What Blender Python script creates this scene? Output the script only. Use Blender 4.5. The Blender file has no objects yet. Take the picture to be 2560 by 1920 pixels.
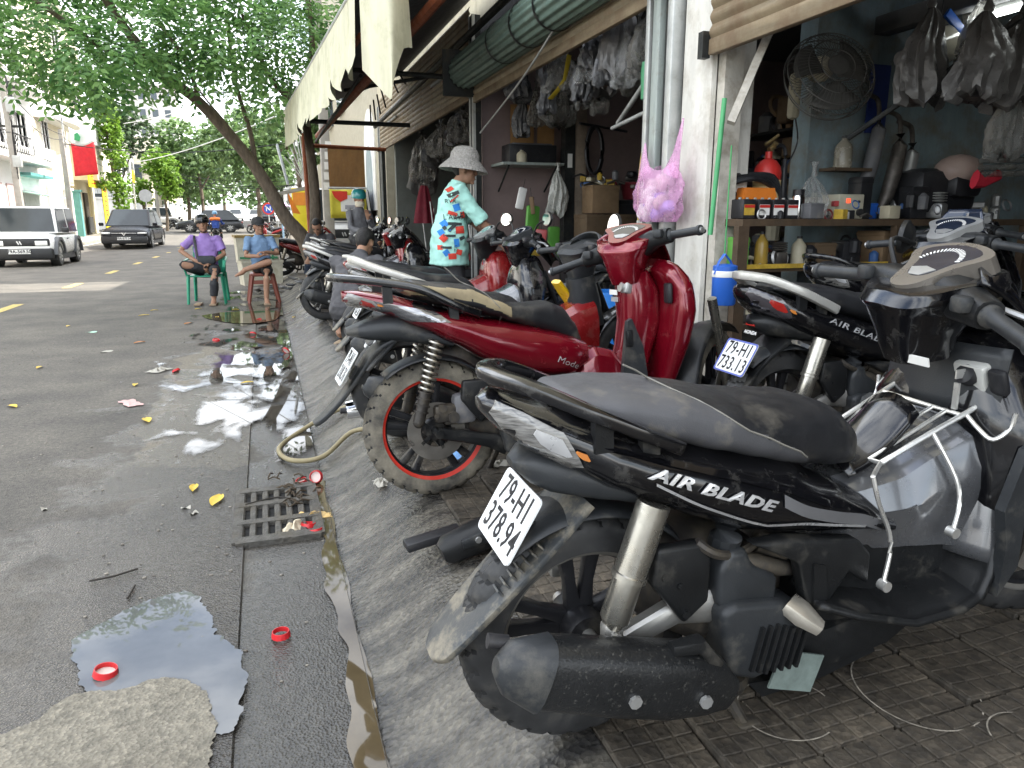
import bpy, bmesh, math, random
from mathutils import Vector as V, Matrix, noise as mnoise
from math import sin, cos, pi, radians as rad
random.seed(7)
S = bpy.context.scene
COL = S.collection
# ---------------------------------------------------------------- camera, light, exposure
cam = bpy.data.cameras.new('camera'); camo = bpy.data.objects.new('camera', cam); COL.objects.link(camo)
cam.sensor_width = 36.0; cam.lens = 36.0*1806/2560; cam.clip_start = .05; cam.clip_end = 900
YAW, PITCH, CAMH = rad(18.65), rad(12.76), 1.25
camo.location = (0, 0, CAMH); camo.rotation_euler = (pi/2-PITCH, 0, -YAW)
S.camera = camo
SUN_E = rad(52)
W = bpy.data.worlds.new('World'); S.world = W; W.use_nodes = True
nt = W.node_tree; nt.nodes.clear()
sky = nt.nodes.new('ShaderNodeTexSky'); sky.sky_type = 'NISHITA'; sky.sun_disc = False
sky.sun_elevation = SUN_E; sky.sun_rotation = rad(90); sky.dust_density = 2.5; sky.air_density = 1.0
bg = nt.nodes.new('ShaderNodeBackground'); bg.inputs[1].default_value = .15
tc = nt.nodes.new('ShaderNodeTexCoord'); mp = nt.nodes.new('ShaderNodeMapping'); mp.inputs['Scale'].default_value = (1, 1, 2.6); mp.inputs['Location'].default_value = (.35, .8, .2)
cn = nt.nodes.new('ShaderNodeTexNoise'); cn.inputs['Scale'].default_value = 2.3; cn.inputs['Detail'].default_value = 9; cn.inputs['Roughness'].default_value = .58
cr = nt.nodes.new('ShaderNodeValToRGB'); cr.color_ramp.elements[0].position = .36; cr.color_ramp.elements[1].position = .60
cm = nt.nodes.new('ShaderNodeMixRGB'); cm.inputs[2].default_value = (11, 11.3, 11.6, 1)
wo = nt.nodes.new('ShaderNodeOutputWorld')
L = nt.links.new
L(tc.outputs['Generated'], mp.inputs[0]); L(mp.outputs[0], cn.inputs['Vector']); L(cn.outputs['Fac'], cr.inputs[0])
L(cr.outputs[0], cm.inputs[0]); L(sky.outputs[0], cm.inputs[1]); L(cm.outputs[0], bg.inputs[0]); L(bg.outputs[0], wo.inputs[0])
sl = bpy.data.lights.new('sun', 'SUN'); sl.energy = 4.0; sl.angle = rad(.6); sl.color = (1, .95, .86)
so = bpy.data.objects.new('sun', sl); COL.objects.link(so); so.location = (10, 0, 30)
so.rotation_euler = (0, pi/2-SUN_E, 0)
S.view_settings.view_transform = 'Standard'; S.view_settings.look = 'None'; S.view_settings.gamma = 1
S.view_settings.exposure = 1.6
S.cycles.max_bounces = 8; S.cycles.diffuse_bounces = 4; S.cycles.glossy_bounces = 4; S.cycles.transparent_max_bounces = 12
S.cycles.sample_clamp_indirect = 6
try: S.cycles.use_denoising = True
except Exception: pass

# ---------------------------------------------------------------- materials
MATS = {}
def mat(name, col, rough=.5, metal=0., var=.12, scale=6., bump=0., bscale=60., dust=0., dcol=(.32, .28, .22), dscale=7., coat=0., trans=0., emit=0., spec=.5, streak=None, alpha=1., ior=1.45):
    if name in MATS: return MATS[name]
    m = bpy.data.materials.new(name); m.use_nodes = True; MATS[name] = m
    n = m.node_tree; N = n.nodes; K = n.links.new
    b = N['Principled BSDF']
    b.inputs['Roughness'].default_value = rough; b.inputs['Metallic'].default_value = metal
    b.inputs['Coat Weight'].default_value = coat; b.inputs['Coat Roughness'].default_value = .06
    b.inputs['Transmission Weight'].default_value = trans; b.inputs['IOR'].default_value = ior
    b.inputs['Specular IOR Level'].default_value = spec; b.inputs['Alpha'].default_value = alpha
    c = (*col, 1)
    b.inputs['Base Color'].default_value = c
    tcn = N.new('ShaderNodeTexCoord')
    vec = tcn.outputs['Object']
    if streak:
        mp = N.new('ShaderNodeMapping'); mp.inputs['Scale'].default_value = streak; K(vec, mp.inputs[0]); vec = mp.outputs[0]
    last = rsock = None
    if var > 0:
        no = N.new('ShaderNodeTexNoise'); no.inputs['Scale'].default_value = scale; no.inputs['Detail'].default_value = 6; no.inputs['Roughness'].default_value = .6
        K(vec, no.inputs['Vector'])
        r = N.new('ShaderNodeValToRGB'); e = r.color_ramp.elements
        e[0].position = .3; e[1].position = .7
        e[0].color = (*[max(0, v*(1-var)) for v in col], 1); e[1].color = (*[min(1, v*(1+var)) for v in col], 1)
        K(no.outputs['Fac'], r.inputs[0]); last = r.outputs[0]
        if rough > .1:
            n2 = N.new('ShaderNodeTexNoise'); n2.inputs['Scale'].default_value = 17; n2.inputs['Detail'].default_value = 8; n2.inputs['Roughness'].default_value = .7; K(tcn.outputs['Object'], n2.inputs['Vector'])
            rv = N.new('ShaderNodeMapRange'); rv.inputs[1].default_value = .3; rv.inputs[2].default_value = .7; rv.inputs[3].default_value = rough*.7; rv.inputs[4].default_value = min(1, rough*1.35); K(n2.outputs['Fac'], rv.inputs[0]); K(rv.outputs[0], b.inputs['Roughness']); rsock = rv.outputs[0]
    if dust > 0:
        nd = N.new('ShaderNodeTexNoise'); nd.inputs['Scale'].default_value = dscale; nd.inputs['Detail'].default_value = 10; nd.inputs['Roughness'].default_value = .68
        K(tcn.outputs['Object'], nd.inputs['Vector'])
        rd = N.new('ShaderNodeValToRGB'); rd.color_ramp.elements[0].position = .62-dust*.3; rd.color_ramp.elements[1].position = .82-dust*.2
        K(nd.outputs['Fac'], rd.inputs[0])
        mx = N.new('ShaderNodeMixRGB'); mx.inputs[1].default_value = c; mx.inputs[2].default_value = (*dcol, 1)
        mul = N.new('ShaderNodeMath'); mul.operation = 'MULTIPLY'; mul.inputs[1].default_value = min(1, .45+dust*.6); K(rd.outputs[0], mul.inputs[0])
        K(mul.outputs[0], mx.inputs[0])
        if last: K(last, mx.inputs[1])
        last = mx.outputs[0]
        mr = N.new('ShaderNodeMix'); mr.data_type = 'FLOAT'; mr.inputs[2].default_value = rough; mr.inputs[3].default_value = .85
        K(mul.outputs[0], mr.inputs[0]); K(mr.outputs[0], b.inputs['Roughness'])
        if rsock: K(rsock, mr.inputs[2])
        if coat > 0:
            mc = N.new('ShaderNodeMix'); mc.data_type = 'FLOAT'; mc.inputs[2].default_value = coat; mc.inputs[3].default_value = 0
            K(mul.outputs[0], mc.inputs[0]); K(mc.outputs[0], b.inputs['Coat Weight'])
    if last: K(last, b.inputs['Base Color'])
    if bump > 0:
        nb = N.new('ShaderNodeTexNoise'); nb.inputs['Scale'].default_value = bscale; nb.inputs['Detail'].default_value = 5
        K(vec, nb.inputs['Vector'])
        bp = N.new('ShaderNodeBump'); bp.inputs['Strength'].default_value = bump; bp.inputs['Distance'].default_value = .02
        K(nb.outputs['Fac'], bp.inputs['Height']); K(bp.outputs[0], b.inputs['Normal'])
    if emit > 0:
        b.inputs['Emission Color'].default_value = c; b.inputs['Emission Strength'].default_value = emit
    return m
def bsdf(m): return m.node_tree.nodes['Principled BSDF']

# ---------------------------------------------------------------- mesh builder
def frame(d, up=V((0, 0, 1))):
    d = d.normalized(); s = d.cross(up)
    if s.length < 1e-4: s = d.cross(V((1, 0, 0)))
    s.normalize(); return s, s.cross(d).normalized()
class MB:
    def __init__(self): self.v = []; self.f = []; self.mi = []; self.cur = 0
    def add(self, vs, fs):
        o = len(self.v); self.v += [tuple(p) for p in vs]
        for f in fs: self.f.append(tuple(i+o for i in f)); self.mi.append(self.cur)
        return self
    def box(self, c, s, rot=None, taper=(1, 1)):
        x, y, z = [k/2 for k in s]; tx, ty = taper
        P = [V(p) for p in ((-x, -y, -z), (x, -y, -z), (x, y, -z), (-x, y, -z), (-x*tx, -y*ty, z), (x*tx, -y*ty, z), (x*tx, y*ty, z), (-x*tx, y*ty, z))]
        if rot is not None:
            M = rot if isinstance(rot, Matrix) else Matrix.Rotation(rot, 3, 'Z'); P = [M @ p for p in P]
        return self.add([p+V(c) for p in P], [(0, 3, 2, 1), (4, 5, 6, 7), (0, 1, 5, 4), (1, 2, 6, 5), (2, 3, 7, 6), (3, 0, 4, 7)])
    def rbox(self, c, s, r=.01, rot=None, seg=2):
        b = bmesh.new(); bmesh.ops.create_cube(b, size=1)
        for v in b.verts: v.co = V((v.co.x*s[0], v.co.y*s[1], v.co.z*s[2]))
        bmesh.ops.bevel(b, geom=list(b.edges), offset=min(r, min(s)*.49), segments=seg, affect='EDGES', profile=.5)
        M = Matrix.Identity(3)
        if rot is not None: M = rot if isinstance(rot, Matrix) else Matrix.Rotation(rot, 3, 'Z')
        b.verts.index_update()
        self.add([M @ v.co + V(c) for v in b.verts], [[v.index for v in f.verts] for f in b.faces]); b.free(); return self
    def sweep(self, pts, rads, n=12, up=(0, 0, 1), p=2., cap=True, close=False, ups=None):
        """tube through pts; rads = r or (side, up) per point; p = superellipse exponent"""
        pts = [V(q) for q in pts]; k = len(pts); up = V(up)
        if not hasattr(rads, '__len__'): rads = [rads]*k
        rads = [(r, r) if not hasattr(r, '__len__') else r for r in rads]
        vs = []
        for i, q in enumerate(pts):
            a = pts[(i-1) % k] if (close or i > 0) else q; b = pts[(i+1) % k] if (close or i < k-1) else q
            s, u = frame(b-a, up if ups is None else V(ups[i]))
            for j in range(n):
                t = 2*pi*j/n; c, sn = cos(t), sin(t)
                x = math.copysign(abs(c)**(2/p), c); y = math.copysign(abs(sn)**(2/p), sn)
                vs.append(q + s*x*rads[i][0] + u*y*rads[i][1])
        fs = []
        for i in range(k if close else k-1):
            i2 = (i+1) % k
            for j in range(n): fs.append((i*n+j, i*n+(j+1) % n, i2*n+(j+1) % n, i2*n+j))
        if cap and not close: fs.append(tuple(range(n-1, -1, -1))); fs.append(tuple((k-1)*n+j for j in range(n)))
        return self.add(vs, fs)
    def tube(self, pts, r, n=8, smooth=0, close=False):
        if smooth: pts = catmull(pts, smooth, close)
        return self.sweep(pts, r, n, close=close)
    def cyl(self, a, b, r, r2=None, n=16): return self.sweep([a, b], [r, r if r2 is None else r2], n)
    def lathe(self, prof, n=24, M=None, close=False, arc=1.):
        """prof = [(r, h)], axis +Z, transformed by M (4x4)"""
        M = M or Matrix.Identity(4); vs = []; fs = []; k = len(prof)
        m = n if arc == 1. else n+1
        for j in range(m):
            t = 2*pi*arc*j/n
            for r, h in prof: vs.append(M @ V((r*cos(t), r*sin(t), h)))
        for j in range(n):
            j2 = (j+1) % m
            for i in range(k if close else k-1):
                i2 = (i+1) % k; fs.append((j*k+i, j2*k+i, j2*k+i2, j*k+i2))
        return self.add(vs, fs)
    def prism(self, poly, t0, t1, axis='Y', M=None):
        """poly 2D; axis Y: (x,z) extruded in y"""
        def P(a, b, t):
            q = {'Y': (a, t, b), 'Z': (a, b, t), 'X': (t, a, b)}[axis]; return (M @ V(q)) if M else q
        n = len(poly); vs = [P(a, b, t0) for a, b in poly]+[P(a, b, t1) for a, b in poly]
        fs = [tuple(range(n)), tuple(range(2*n-1, n-1, -1))]+[(i, i+n, (i+1) % n+n, (i+1) % n) for i in range(n)]
        return self.add(vs, fs)
    def bprism(self, poly, t0, t1, r=.009):
        b = bmesh.new(); n = len(poly); A = [b.verts.new((x, t0, z)) for x, z in poly]; B = [b.verts.new((x, t1, z)) for x, z in poly]
        b.faces.new(A); b.faces.new(list(reversed(B)))
        for i in range(n): b.faces.new((A[i], B[i], B[(i+1) % n], A[(i+1) % n]))
        bmesh.ops.recalc_face_normals(b, faces=b.faces)
        bmesh.ops.bevel(b, geom=list(b.edges), offset=r, segments=3, affect='EDGES', profile=.5, clamp_overlap=True)
        b.verts.index_update(); self.add([v.co.copy() for v in b.verts], [[v.index for v in f.verts] for f in b.faces]); b.free(); return self
    def ball(self, c, r, n=12, m=8):
        r = (r, r, r) if not hasattr(r, '__len__') else r; vs = []; fs = []
        for i in range(m+1):
            a = pi*i/m
            for j in range(n): vs.append((c[0]+r[0]*sin(a)*cos(2*pi*j/n), c[1]+r[1]*sin(a)*sin(2*pi*j/n), c[2]+r[2]*cos(a)))
        for i in range(m):
            for j in range(n): fs.append((i*n+j, (i+1)*n+j, (i+1)*n+(j+1) % n, i*n+(j+1) % n))
        return self.add(vs, fs)
    def grid(self, f, nu, nv):
        vs = [f(i/nu, j/nv) for j in range(nv+1) for i in range(nu+1)]
        return self.add(vs, [(j*(nu+1)+i, j*(nu+1)+i+1, (j+1)*(nu+1)+i+1, (j+1)*(nu+1)+i) for j in range(nv) for i in range(nu)])
    def mesh(self, name, mats, angle=40, merge=True):
        me = bpy.data.meshes.new(name); me.from_pydata(self.v, [], self.f)
        b = bmesh.new(); b.from_mesh(me)
        for f, k in zip(b.faces, self.mi): f.material_index = k
        if merge: bmesh.ops.remove_doubles(b, verts=b.verts, dist=1e-5)
        bmesh.ops.recalc_face_normals(b, faces=b.faces); b.to_mesh(me); b.free()
        if not hasattr(mats, '__len__'): mats = [mats]
        for m in mats: me.materials.append(m)
        if angle:
            me.polygons.foreach_set('use_smooth', [True]*len(me.polygons)); me.set_sharp_from_angle(angle=rad(angle))
        return me
    def build(self, name, m, parent=None, angle=40, sub=0, solid=0, loc=None, rot=None, merge=True):
        o = bpy.data.objects.new(name, self.mesh(name, m, angle, merge)); COL.objects.link(o)
        if parent: o.parent = parent
        if loc: o.location = loc
        if rot: o.rotation_euler = rot
        if solid: md = o.modifiers.new('s', 'SOLIDIFY'); md.thickness = solid
        if sub: md = o.modifiers.new('u', 'SUBSURF'); md.levels = sub; md.render_levels = sub
        return o
def catmull(P, k, close=False):
    P = [V(p) for p in P]; n = len(P); out = []
    rng = range(n if close else n-1)
    for i in rng:
        if close: a, b, c, d = P[i-1], P[i], P[(i+1) % n], P[(i+2) % n]
        else: a, b, c, d = P[max(i-1, 0)], P[i], P[i+1], P[min(i+2, n-1)]
        for j in range(k):
            t = j/k; out.append(.5*((2*b)+(c-a)*t+(2*a-5*b+4*c-d)*t*t+(3*b-a-3*c+d)*t**3))
    if not close: out.append(P[-1])
    return out
def tag(o, label=None, cat=None, group=None, kind=None):
    if label: o['label'] = label
    if cat: o['category'] = cat
    if group: o['group'] = group
    if kind: o['kind'] = kind
    return o
def thing(name, label, cat, loc=(0, 0, 0), rot=(0, 0, 0), group=None):
    o = bpy.data.objects.new(name, None); COL.objects.link(o); o.location = loc
    o.rotation_euler = rot if hasattr(rot, '__len__') else (0, 0, rot)
    o.empty_display_size = .1
    return tag(o, label, cat, group)
def struct(o): o['kind'] = 'structure'; return o
def copy_tree(o, parent=None):
    c = o.copy(); COL.objects.link(c); c.parent = parent
    for ch in list(o.children): copy_tree(ch, c)
    return c
def text_mb(s, size, fn, ext=.0, font_shear=0., bold=0., spacing=1.):
    """flat text as mesh; each vertex (u, v, w) goes through fn"""
    cu = bpy.data.curves.new('t', 'FONT'); cu.body = s; cu.size = size; cu.extrude = ext; cu.shear = font_shear; cu.offset = bold
    cu.align_x = 'CENTER'; cu.align_y = 'CENTER'; cu.resolution_u = 2; cu.space_character = spacing
    o = bpy.data.objects.new('t', cu); COL.objects.link(o)
    me = bpy.data.meshes.new_from_object(o)
    mb = MB(); mb.add([fn(*v.co) for v in me.vertices], [tuple(p.vertices) for p in me.polygons])
    bpy.data.objects.remove(o); bpy.data.curves.remove(cu); bpy.data.meshes.remove(me); return mb
def ground(x, y=0):
    """height of road, gutter, ramp and pavement on the shop side"""
    rise = .017*max(0, min(y, 105)-32)
    if x < -.16: z = 0.
    elif x < .19: z = -.012
    elif x < .56: t = (x-.19)/.37; z = -.012+.182*(t*t*(3-2*t)*.5+t*.5)
    else: z = .17+.048*(x-.56)
    return z+rise
# ================================================================ ground
def ground_mat(name, cols, wet=None, grain=220., bstr=.5, rough=.85, big=1.4, streak=None, zone=None, lohi=(.3, .72)):
    m = bpy.data.materials.new(name); m.use_nodes = True; n = m.node_tree; N = n.nodes; K = n.links.new; b = N['Principled BSDF']
    tcn = N.new('ShaderNodeTexCoord'); vec = tcn.outputs['Object']
    v2 = vec
    if streak:
        mp = N.new('ShaderNodeMapping'); mp.inputs['Scale'].default_value = streak; mp.inputs['Rotation'].default_value = (0, 0, .35); K(vec, mp.inputs[0]); v2 = mp.outputs[0]
    a = N.new('ShaderNodeTexNoise'); a.inputs['Scale'].default_value = big; a.inputs['Detail'].default_value = 9; a.inputs['Roughness'].default_value = .65; K(v2, a.inputs['Vector'])
    r = N.new('ShaderNodeValToRGB'); e = r.color_ramp.elements; e[0].position = lohi[0]; e[1].position = lohi[1]; e[0].color = (*cols[0], 1); e[1].color = (*cols[1], 1); K(a.outputs['Fac'], r.inputs[0])
    g = N.new('ShaderNodeTexVoronoi'); g.inputs['Scale'].default_value = grain; K(vec, g.inputs['Vector'])
    gr = N.new('ShaderNodeValToRGB'); gr.color_ramp.elements[0].color = (.55, .55, .55, 1); gr.color_ramp.elements[1].color = (1.35, 1.32, 1.28, 1); K(g.outputs['Color'], gr.inputs[0])
    mu = N.new('ShaderNodeMixRGB'); mu.blend_type = 'MULTIPLY'; mu.inputs[0].default_value = .75; K(r.outputs[0], mu.inputs[1]); K(gr.outputs[0], mu.inputs[2])
    n3 = N.new('ShaderNodeTexNoise'); n3.inputs['Scale'].default_value = 38; n3.inputs['Detail'].default_value = 8; n3.inputs['Roughness'].default_value = .7; K(vec, n3.inputs['Vector'])
    r3 = N.new('ShaderNodeValToRGB'); r3.color_ramp.elements[0].position = .32; r3.color_ramp.elements[1].position = .7; r3.color_ramp.elements[0].color = (.5, .5, .5, 1); r3.color_ramp.elements[1].color = (1.3, 1.3, 1.27, 1); K(n3.outputs['Fac'], r3.inputs[0])
    m2 = N.new('ShaderNodeMixRGB'); m2.blend_type = 'MULTIPLY'; m2.inputs[0].default_value = .8; K(mu.outputs[0], m2.inputs[1]); K(r3.outputs[0], m2.inputs[2])
    col = m2.outputs[0]
    if zone:      # an area resurfaced in another concrete, with a broken outline
        x0, x1, y0, y1, zc = zone; sx = N.new('ShaderNodeSeparateXYZ'); K(vec, sx.inputs[0])
        def bx(o, lo, hi, w):
            q = N.new('ShaderNodeMapRange'); q.inputs[1].default_value = lo-w; q.inputs[2].default_value = lo+w; K(o, q.inputs[0]); p = N.new('ShaderNodeMapRange'); p.inputs[1].default_value = hi+w; p.inputs[2].default_value = hi-w; K(o, p.inputs[0])
            mm = N.new('ShaderNodeMath'); mm.operation = 'MULTIPLY'; K(q.outputs[0], mm.inputs[0]); K(p.outputs[0], mm.inputs[1]); return mm.outputs[0]
        mm = N.new('ShaderNodeMath'); mm.operation = 'MULTIPLY'; K(bx(sx.outputs[0], x0, x1, .25), mm.inputs[0]); K(bx(sx.outputs[1], y0, y1, .6), mm.inputs[1])
        zn = N.new('ShaderNodeTexNoise'); zn.inputs['Scale'].default_value = 2.4; zn.inputs['Detail'].default_value = 9; zn.inputs['Roughness'].default_value = .62; K(vec, zn.inputs['Vector'])
        ad = N.new('ShaderNodeMath'); ad.operation = 'ADD'; K(mm.outputs[0], ad.inputs[0]); K(zn.outputs['Fac'], ad.inputs[1])
        zr = N.new('ShaderNodeValToRGB'); zr.color_ramp.elements[0].position = .93; zr.color_ramp.elements[1].position = .97; K(ad.outputs[0], zr.inputs[0])
        zx = N.new('ShaderNodeMixRGB'); zx.inputs[2].default_value = (*zc, 1); K(zr.outputs[0], zx.inputs[0]); K(r.outputs[0], zx.inputs[1])
        m3 = N.new('ShaderNodeMixRGB'); m3.blend_type = 'MULTIPLY'; m3.inputs[0].default_value = .8; K(zx.outputs[0], m3.inputs[1]); K(r3.outputs[0], m3.inputs[2])
        m4 = N.new('ShaderNodeMixRGB'); m4.blend_type = 'MULTIPLY'; m4.inputs[0].default_value = .75; K(m3.outputs[0], m4.inputs[1]); K(gr.outputs[0], m4.inputs[2]); col = m4.outputs[0]
    b.inputs['Roughness'].default_value = rough
    hmul = 1.
    if wet:
        # wet zone: x window with a ragged noise edge
        x0, x1, y0, y1, th = wet
        sx = N.new('ShaderNodeSeparateXYZ'); K(vec, sx.inputs[0])
        def rng(o, lo, hi):
            q = N.new('ShaderNodeMapRange'); q.inputs[1].default_value = lo; q.inputs[2].default_value = hi; K(o, q.inputs[0]); return q.outputs[0]
        wx = rng(sx.outputs[0], x0, x1); wy = rng(sx.outputs[1], y1, y0)
        wn = N.new('ShaderNodeTexNoise'); wn.inputs['Scale'].default_value = 2.1; wn.inputs['Detail'].default_value = 8; wn.inputs['Roughness'].default_value = .65; K(vec, wn.inputs['Vector'])
        mm = N.new('ShaderNodeMath'); mm.operation = 'MULTIPLY'; K(wx, mm.inputs[0]); K(wy, mm.inputs[1])
        ad = N.new('ShaderNodeMath'); ad.operation = 'MULTIPLY_ADD'; ad.inputs[1].default_value = .55; K(mm.outputs[0], ad.inputs[0]); K(wn.outputs['Fac'], ad.inputs[2])
        wr = N.new('ShaderNodeValToRGB'); wr.color_ramp.elements[0].position = th; wr.color_ramp.elements[1].position = th+.1; K(ad.outputs[0], wr.inputs[0])
        dk = N.new('ShaderNodeMixRGB'); dk.blend_type = 'MULTIPLY'; dk.inputs[2].default_value = (.5, .5, .52, 1); K(wr.outputs[0], dk.inputs[0]); K(col, dk.inputs[1]); col = dk.outputs[0]
        rr = N.new('ShaderNodeMix'); rr.data_type = 'FLOAT'; rr.inputs[2].default_value = rough; rr.inputs[3].default_value = .16; K(wr.outputs[0], rr.inputs[0]); K(rr.outputs[0], b.inputs['Roughness'])
    K(col, b.inputs['Base Color'])
    bp = N.new('ShaderNodeBump'); bp.inputs['Strength'].default_value = bstr; bp.inputs['Distance'].default_value = .006
    ah = N.new('ShaderNodeMath'); ah.operation = 'ADD'; K(n3.outputs['Fac'], ah.inputs[0]); K(g.outputs['Distance'], ah.inputs[1])
    K(ah.outputs[0], bp.inputs['Height']); K(bp.outputs[0], b.inputs['Normal'])
    return m
ASPH = ground_mat('asphalt', ((.075, .071, .066), (.175, .16, .138)), wet=(-1.7, -.3, 3.4, 14., .76), grain=150, zone=(-.78, .3, 4.0, 7.8, (.2, .18, .145)))
GUTT = ground_mat('gutter concrete', ((.085, .08, .07), (.15, .14, .12)), wet=(-.6, .3, 3.6, 13., .62), grain=130, bstr=.35)
RAMP = ground_mat('ramp concrete', ((.055, .054, .052), (.26, .24, .195)), wet=(-.2, .3, 3.9, 12., .6), grain=70, bstr=.6, big=2.1, lohi=(.4, .62), streak=(1.6, 4.2, 1))
CONC = ground_mat('patch concrete', ((.17, .155, .125), (.27, .25, .205)), grain=110, bstr=.45, rough=.88)
PAVE = ground_mat('far pavement', ((.24, .22, .19), (.36, .34, .3)), grain=6, bstr=.2)
TILEM = ground_mat('grimy paver', ((.016, .0135, .0105), (.115, .095, .07)), grain=60, bstr=.5, rough=.7, big=3.2)
JOINT = ground_mat('paver bed', ((.05, .043, .034), (.2, .175, .135)), grain=60, big=3)

def strip(name, xs, ys, m, zf=ground, dz=0.):
    mb = MB(); nx, ny = len(xs), len(ys)
    mb.add([(x, y, zf(x, y)+dz) for y in ys for x in xs], [(j*nx+i, j*nx+i+1, (j+1)*nx+i+1, (j+1)*nx+i) for j in range(ny-1) for i in range(nx-1)])
    o = mb.build(name, m, angle=60); struct(o); return o
YS = [-10, -4]+[i*.5 for i in range(0, 40)]+[20+i*3 for i in range(1, 40)]+[160, 240, 420]
strip('road', [-8.0, -4, -1.5, -.8, -.16], YS, ASPH, lambda x, y: ground(-1, y))
strip('gutter', [-.16, -.155, .185, .19], YS, GUTT, lambda x, y: ground(0, y) + (0 if -.158 < x < .188 else .012))
strip('kerb_ramp', [.19+.037*i for i in range(11)]+[.60], YS, RAMP, lambda x, y: ground(x, y)+.006*mnoise.noise((x*5, y*2.2, 0)))
strip('pavement', [.60, 1., 1.6, 2.2, 2.52], YS[:60]+[45, 50], JOINT, lambda x, y: ground(x, y)-.012)
strip('cross_road', [-60, -30, -8], [51, 54, 58, 64, 68], ASPH, lambda x, y: ground(-1, y)+.002)
strip('side_road', [2.5, 30, 60], [44, 50, 58, 64], ASPH, lambda x, y: ground(-1, y)+.002)
struct(strip('far_pavement', [.6, 2.0, 12], [64, 68, 90, 160, 260], PAVE, lambda x, y: ground(-1, y)+.14))
# opposite pavement with its kerb
mb = MB(); ny = [-10]+[i*2 for i in range(0, 26)]+[51]
for a, b_ in ((ny, None),):
    xs = [(-8.0, 0), (-8.0, .13), (-8.15, .14), (-12, .16)]
    mb.add([(x, y, ground(-1, y)+z) for y in ny for x, z in xs], [(j*4+i, j*4+i+1, (j+1)*4+i+1, (j+1)*4+i) for j in range(len(ny)-1) for i in range(3)])
struct(mb.build('opposite_pavement', PAVE, angle=30))
mb = MB(); ny = [68, 74, 82, 95, 120, 180, 260]
mb.add([(x, y, ground(-1, y)+z) for y in ny for x, z in xs], [(j*4+i, j*4+i+1, (j+1)*4+i+1, (j+1)*4+i) for j in range(len(ny)-1) for i in range(3)])
struct(mb.build('opposite_pavement', PAVE, angle=30))
# wide earth sheet to the horizon
mb = MB(); mb.add([(-420, -60, -.25), (420, -60, -.25), (420, 32, -.25), (-420, 32, -.25), (420, 105, .95), (-420, 105, .95), (420, 700, .95), (-420, 700, .95)], [(0, 1, 2, 3), (3, 2, 4, 5), (5, 4, 6, 7)])
struct(mb.build('ground', PAVE, angle=0))

# pavers: the nearest 300 as pieces of the pavement, the rest as one part
pav = bpy.data.objects['pavement']
tm = MB(); tm.rbox((0, 0, 0), (.196, .196, .03), .006, seg=1)
for i in range(4):
    for j in range(4): tm.rbox((-.0735+.049*i, -.0735+.049*j, .0155), (.045, .045, .006), .002, seg=1)
tmesh = tm.mesh('tile', TILEM, 30)
spots = []
for j in range(46):
    for i in range(10):
        x = .60+.1+i*.2; y = .3+j*.2
        if x < 2.62: spots.append((x, y))
spots.sort(key=lambda s: s[0]*.3+s[1]); rest = MB()
tsimple = [(-.098, -.098), (.098, -.098), (.098, .098), (-.098, .098)]
for k, (x, y) in enumerate(spots):
    z = ground(x, y)-.0135+random.uniform(-.002, .0022)
    if k < 300:
        o = bpy.data.objects.new('tile', tmesh); COL.objects.link(o); o.parent = pav; o.location = (x, y, z)
        o.rotation_euler = (random.uniform(-.008, .008), random.uniform(-.008, .008)-.048, random.choice((0, pi/2, pi))+random.uniform(-.006, .006))
    else: rest.rbox((x, y, z), (.196, .196, .036), .006, seg=1)
o = rest.build('tile_field', TILEM, pav, 30); o['kind'] = 'stuff'

# road paint
YEL = mat('worn yellow paint', (.55, .42, .13), .8, var=.3, scale=20, dust=.45, dcol=(.12, .11, .1), dscale=25)
WHT = mat('worn white paint', (.6, .58, .53), .8, var=.2, scale=20, dust=.5, dcol=(.12, .11, .1), dscale=18)
for y0 in [11.7+4.0*i for i in range(0, 9)]:
    mb = MB(); mb.add([(-3.68, y0, 0), (-3.53, y0, 0), (-3.53, y0+1.15, 0), (-3.68, y0+1.15, 0)], [(0, 1, 2, 3)])
    struct(mb.build('road_marking', YEL, angle=0, loc=(0, 0, ground(-1, y0)+.004)))
mb = MB()
mb.add([(-7.8, 31, 0), (-7.68, 31, 0), (-7.68, 50, .32), (-7.8, 50, .32)], [(0, 1, 2, 3)]); struct(mb.build('road_marking', WHT, angle=0, loc=(0, 0, .006)))

# patches of concrete and standing water
def blob(poly, k=5, amp=.02, seed=0):
    P = catmull([(x, y, 0) for x, y in poly], k, True); out = []
    for p in P:
        d = V((mnoise.noise((p.x*9, p.y*9, seed)), mnoise.noise((p.x*9, p.y*9, seed+5)), 0))*amp + V((mnoise.noise((p.x*34, p.y*34, seed)), mnoise.noise((p.x*34, p.y*34, seed+9)), 0))*amp*.5 + V((mnoise.noise((p.x*95, p.y*95, seed)), mnoise.noise((p.x*95, p.y*95, seed+9)), 0))*amp*.3
        out.append((p.x+d.x, p.y+d.y))
    return out
def sheet(name, poly, m, z, seed=0, amp=.02, k=6):
    P = blob(poly, k, amp, seed); b = bmesh.new(); f = b.faces.new([b.verts.new((x, y, z)) for x, y in P])
    bmesh.ops.triangulate(b, faces=[f]); me = bpy.data.meshes.new(name); b.to_mesh(me); b.free(); me.materials.append(m)
    o = bpy.data.objects.new(name, me); COL.objects.link(o); return struct(o)
WATER = mat('puddle water', (.14, .142, .14), .015, var=.25, scale=3, spec=.7, ior=1.5)  # base colour raised to stand in for bright reflected sky
WATERB = mat('muddy water', (.085, .064, .035), .03, var=.25, scale=5, spec=.6)
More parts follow.
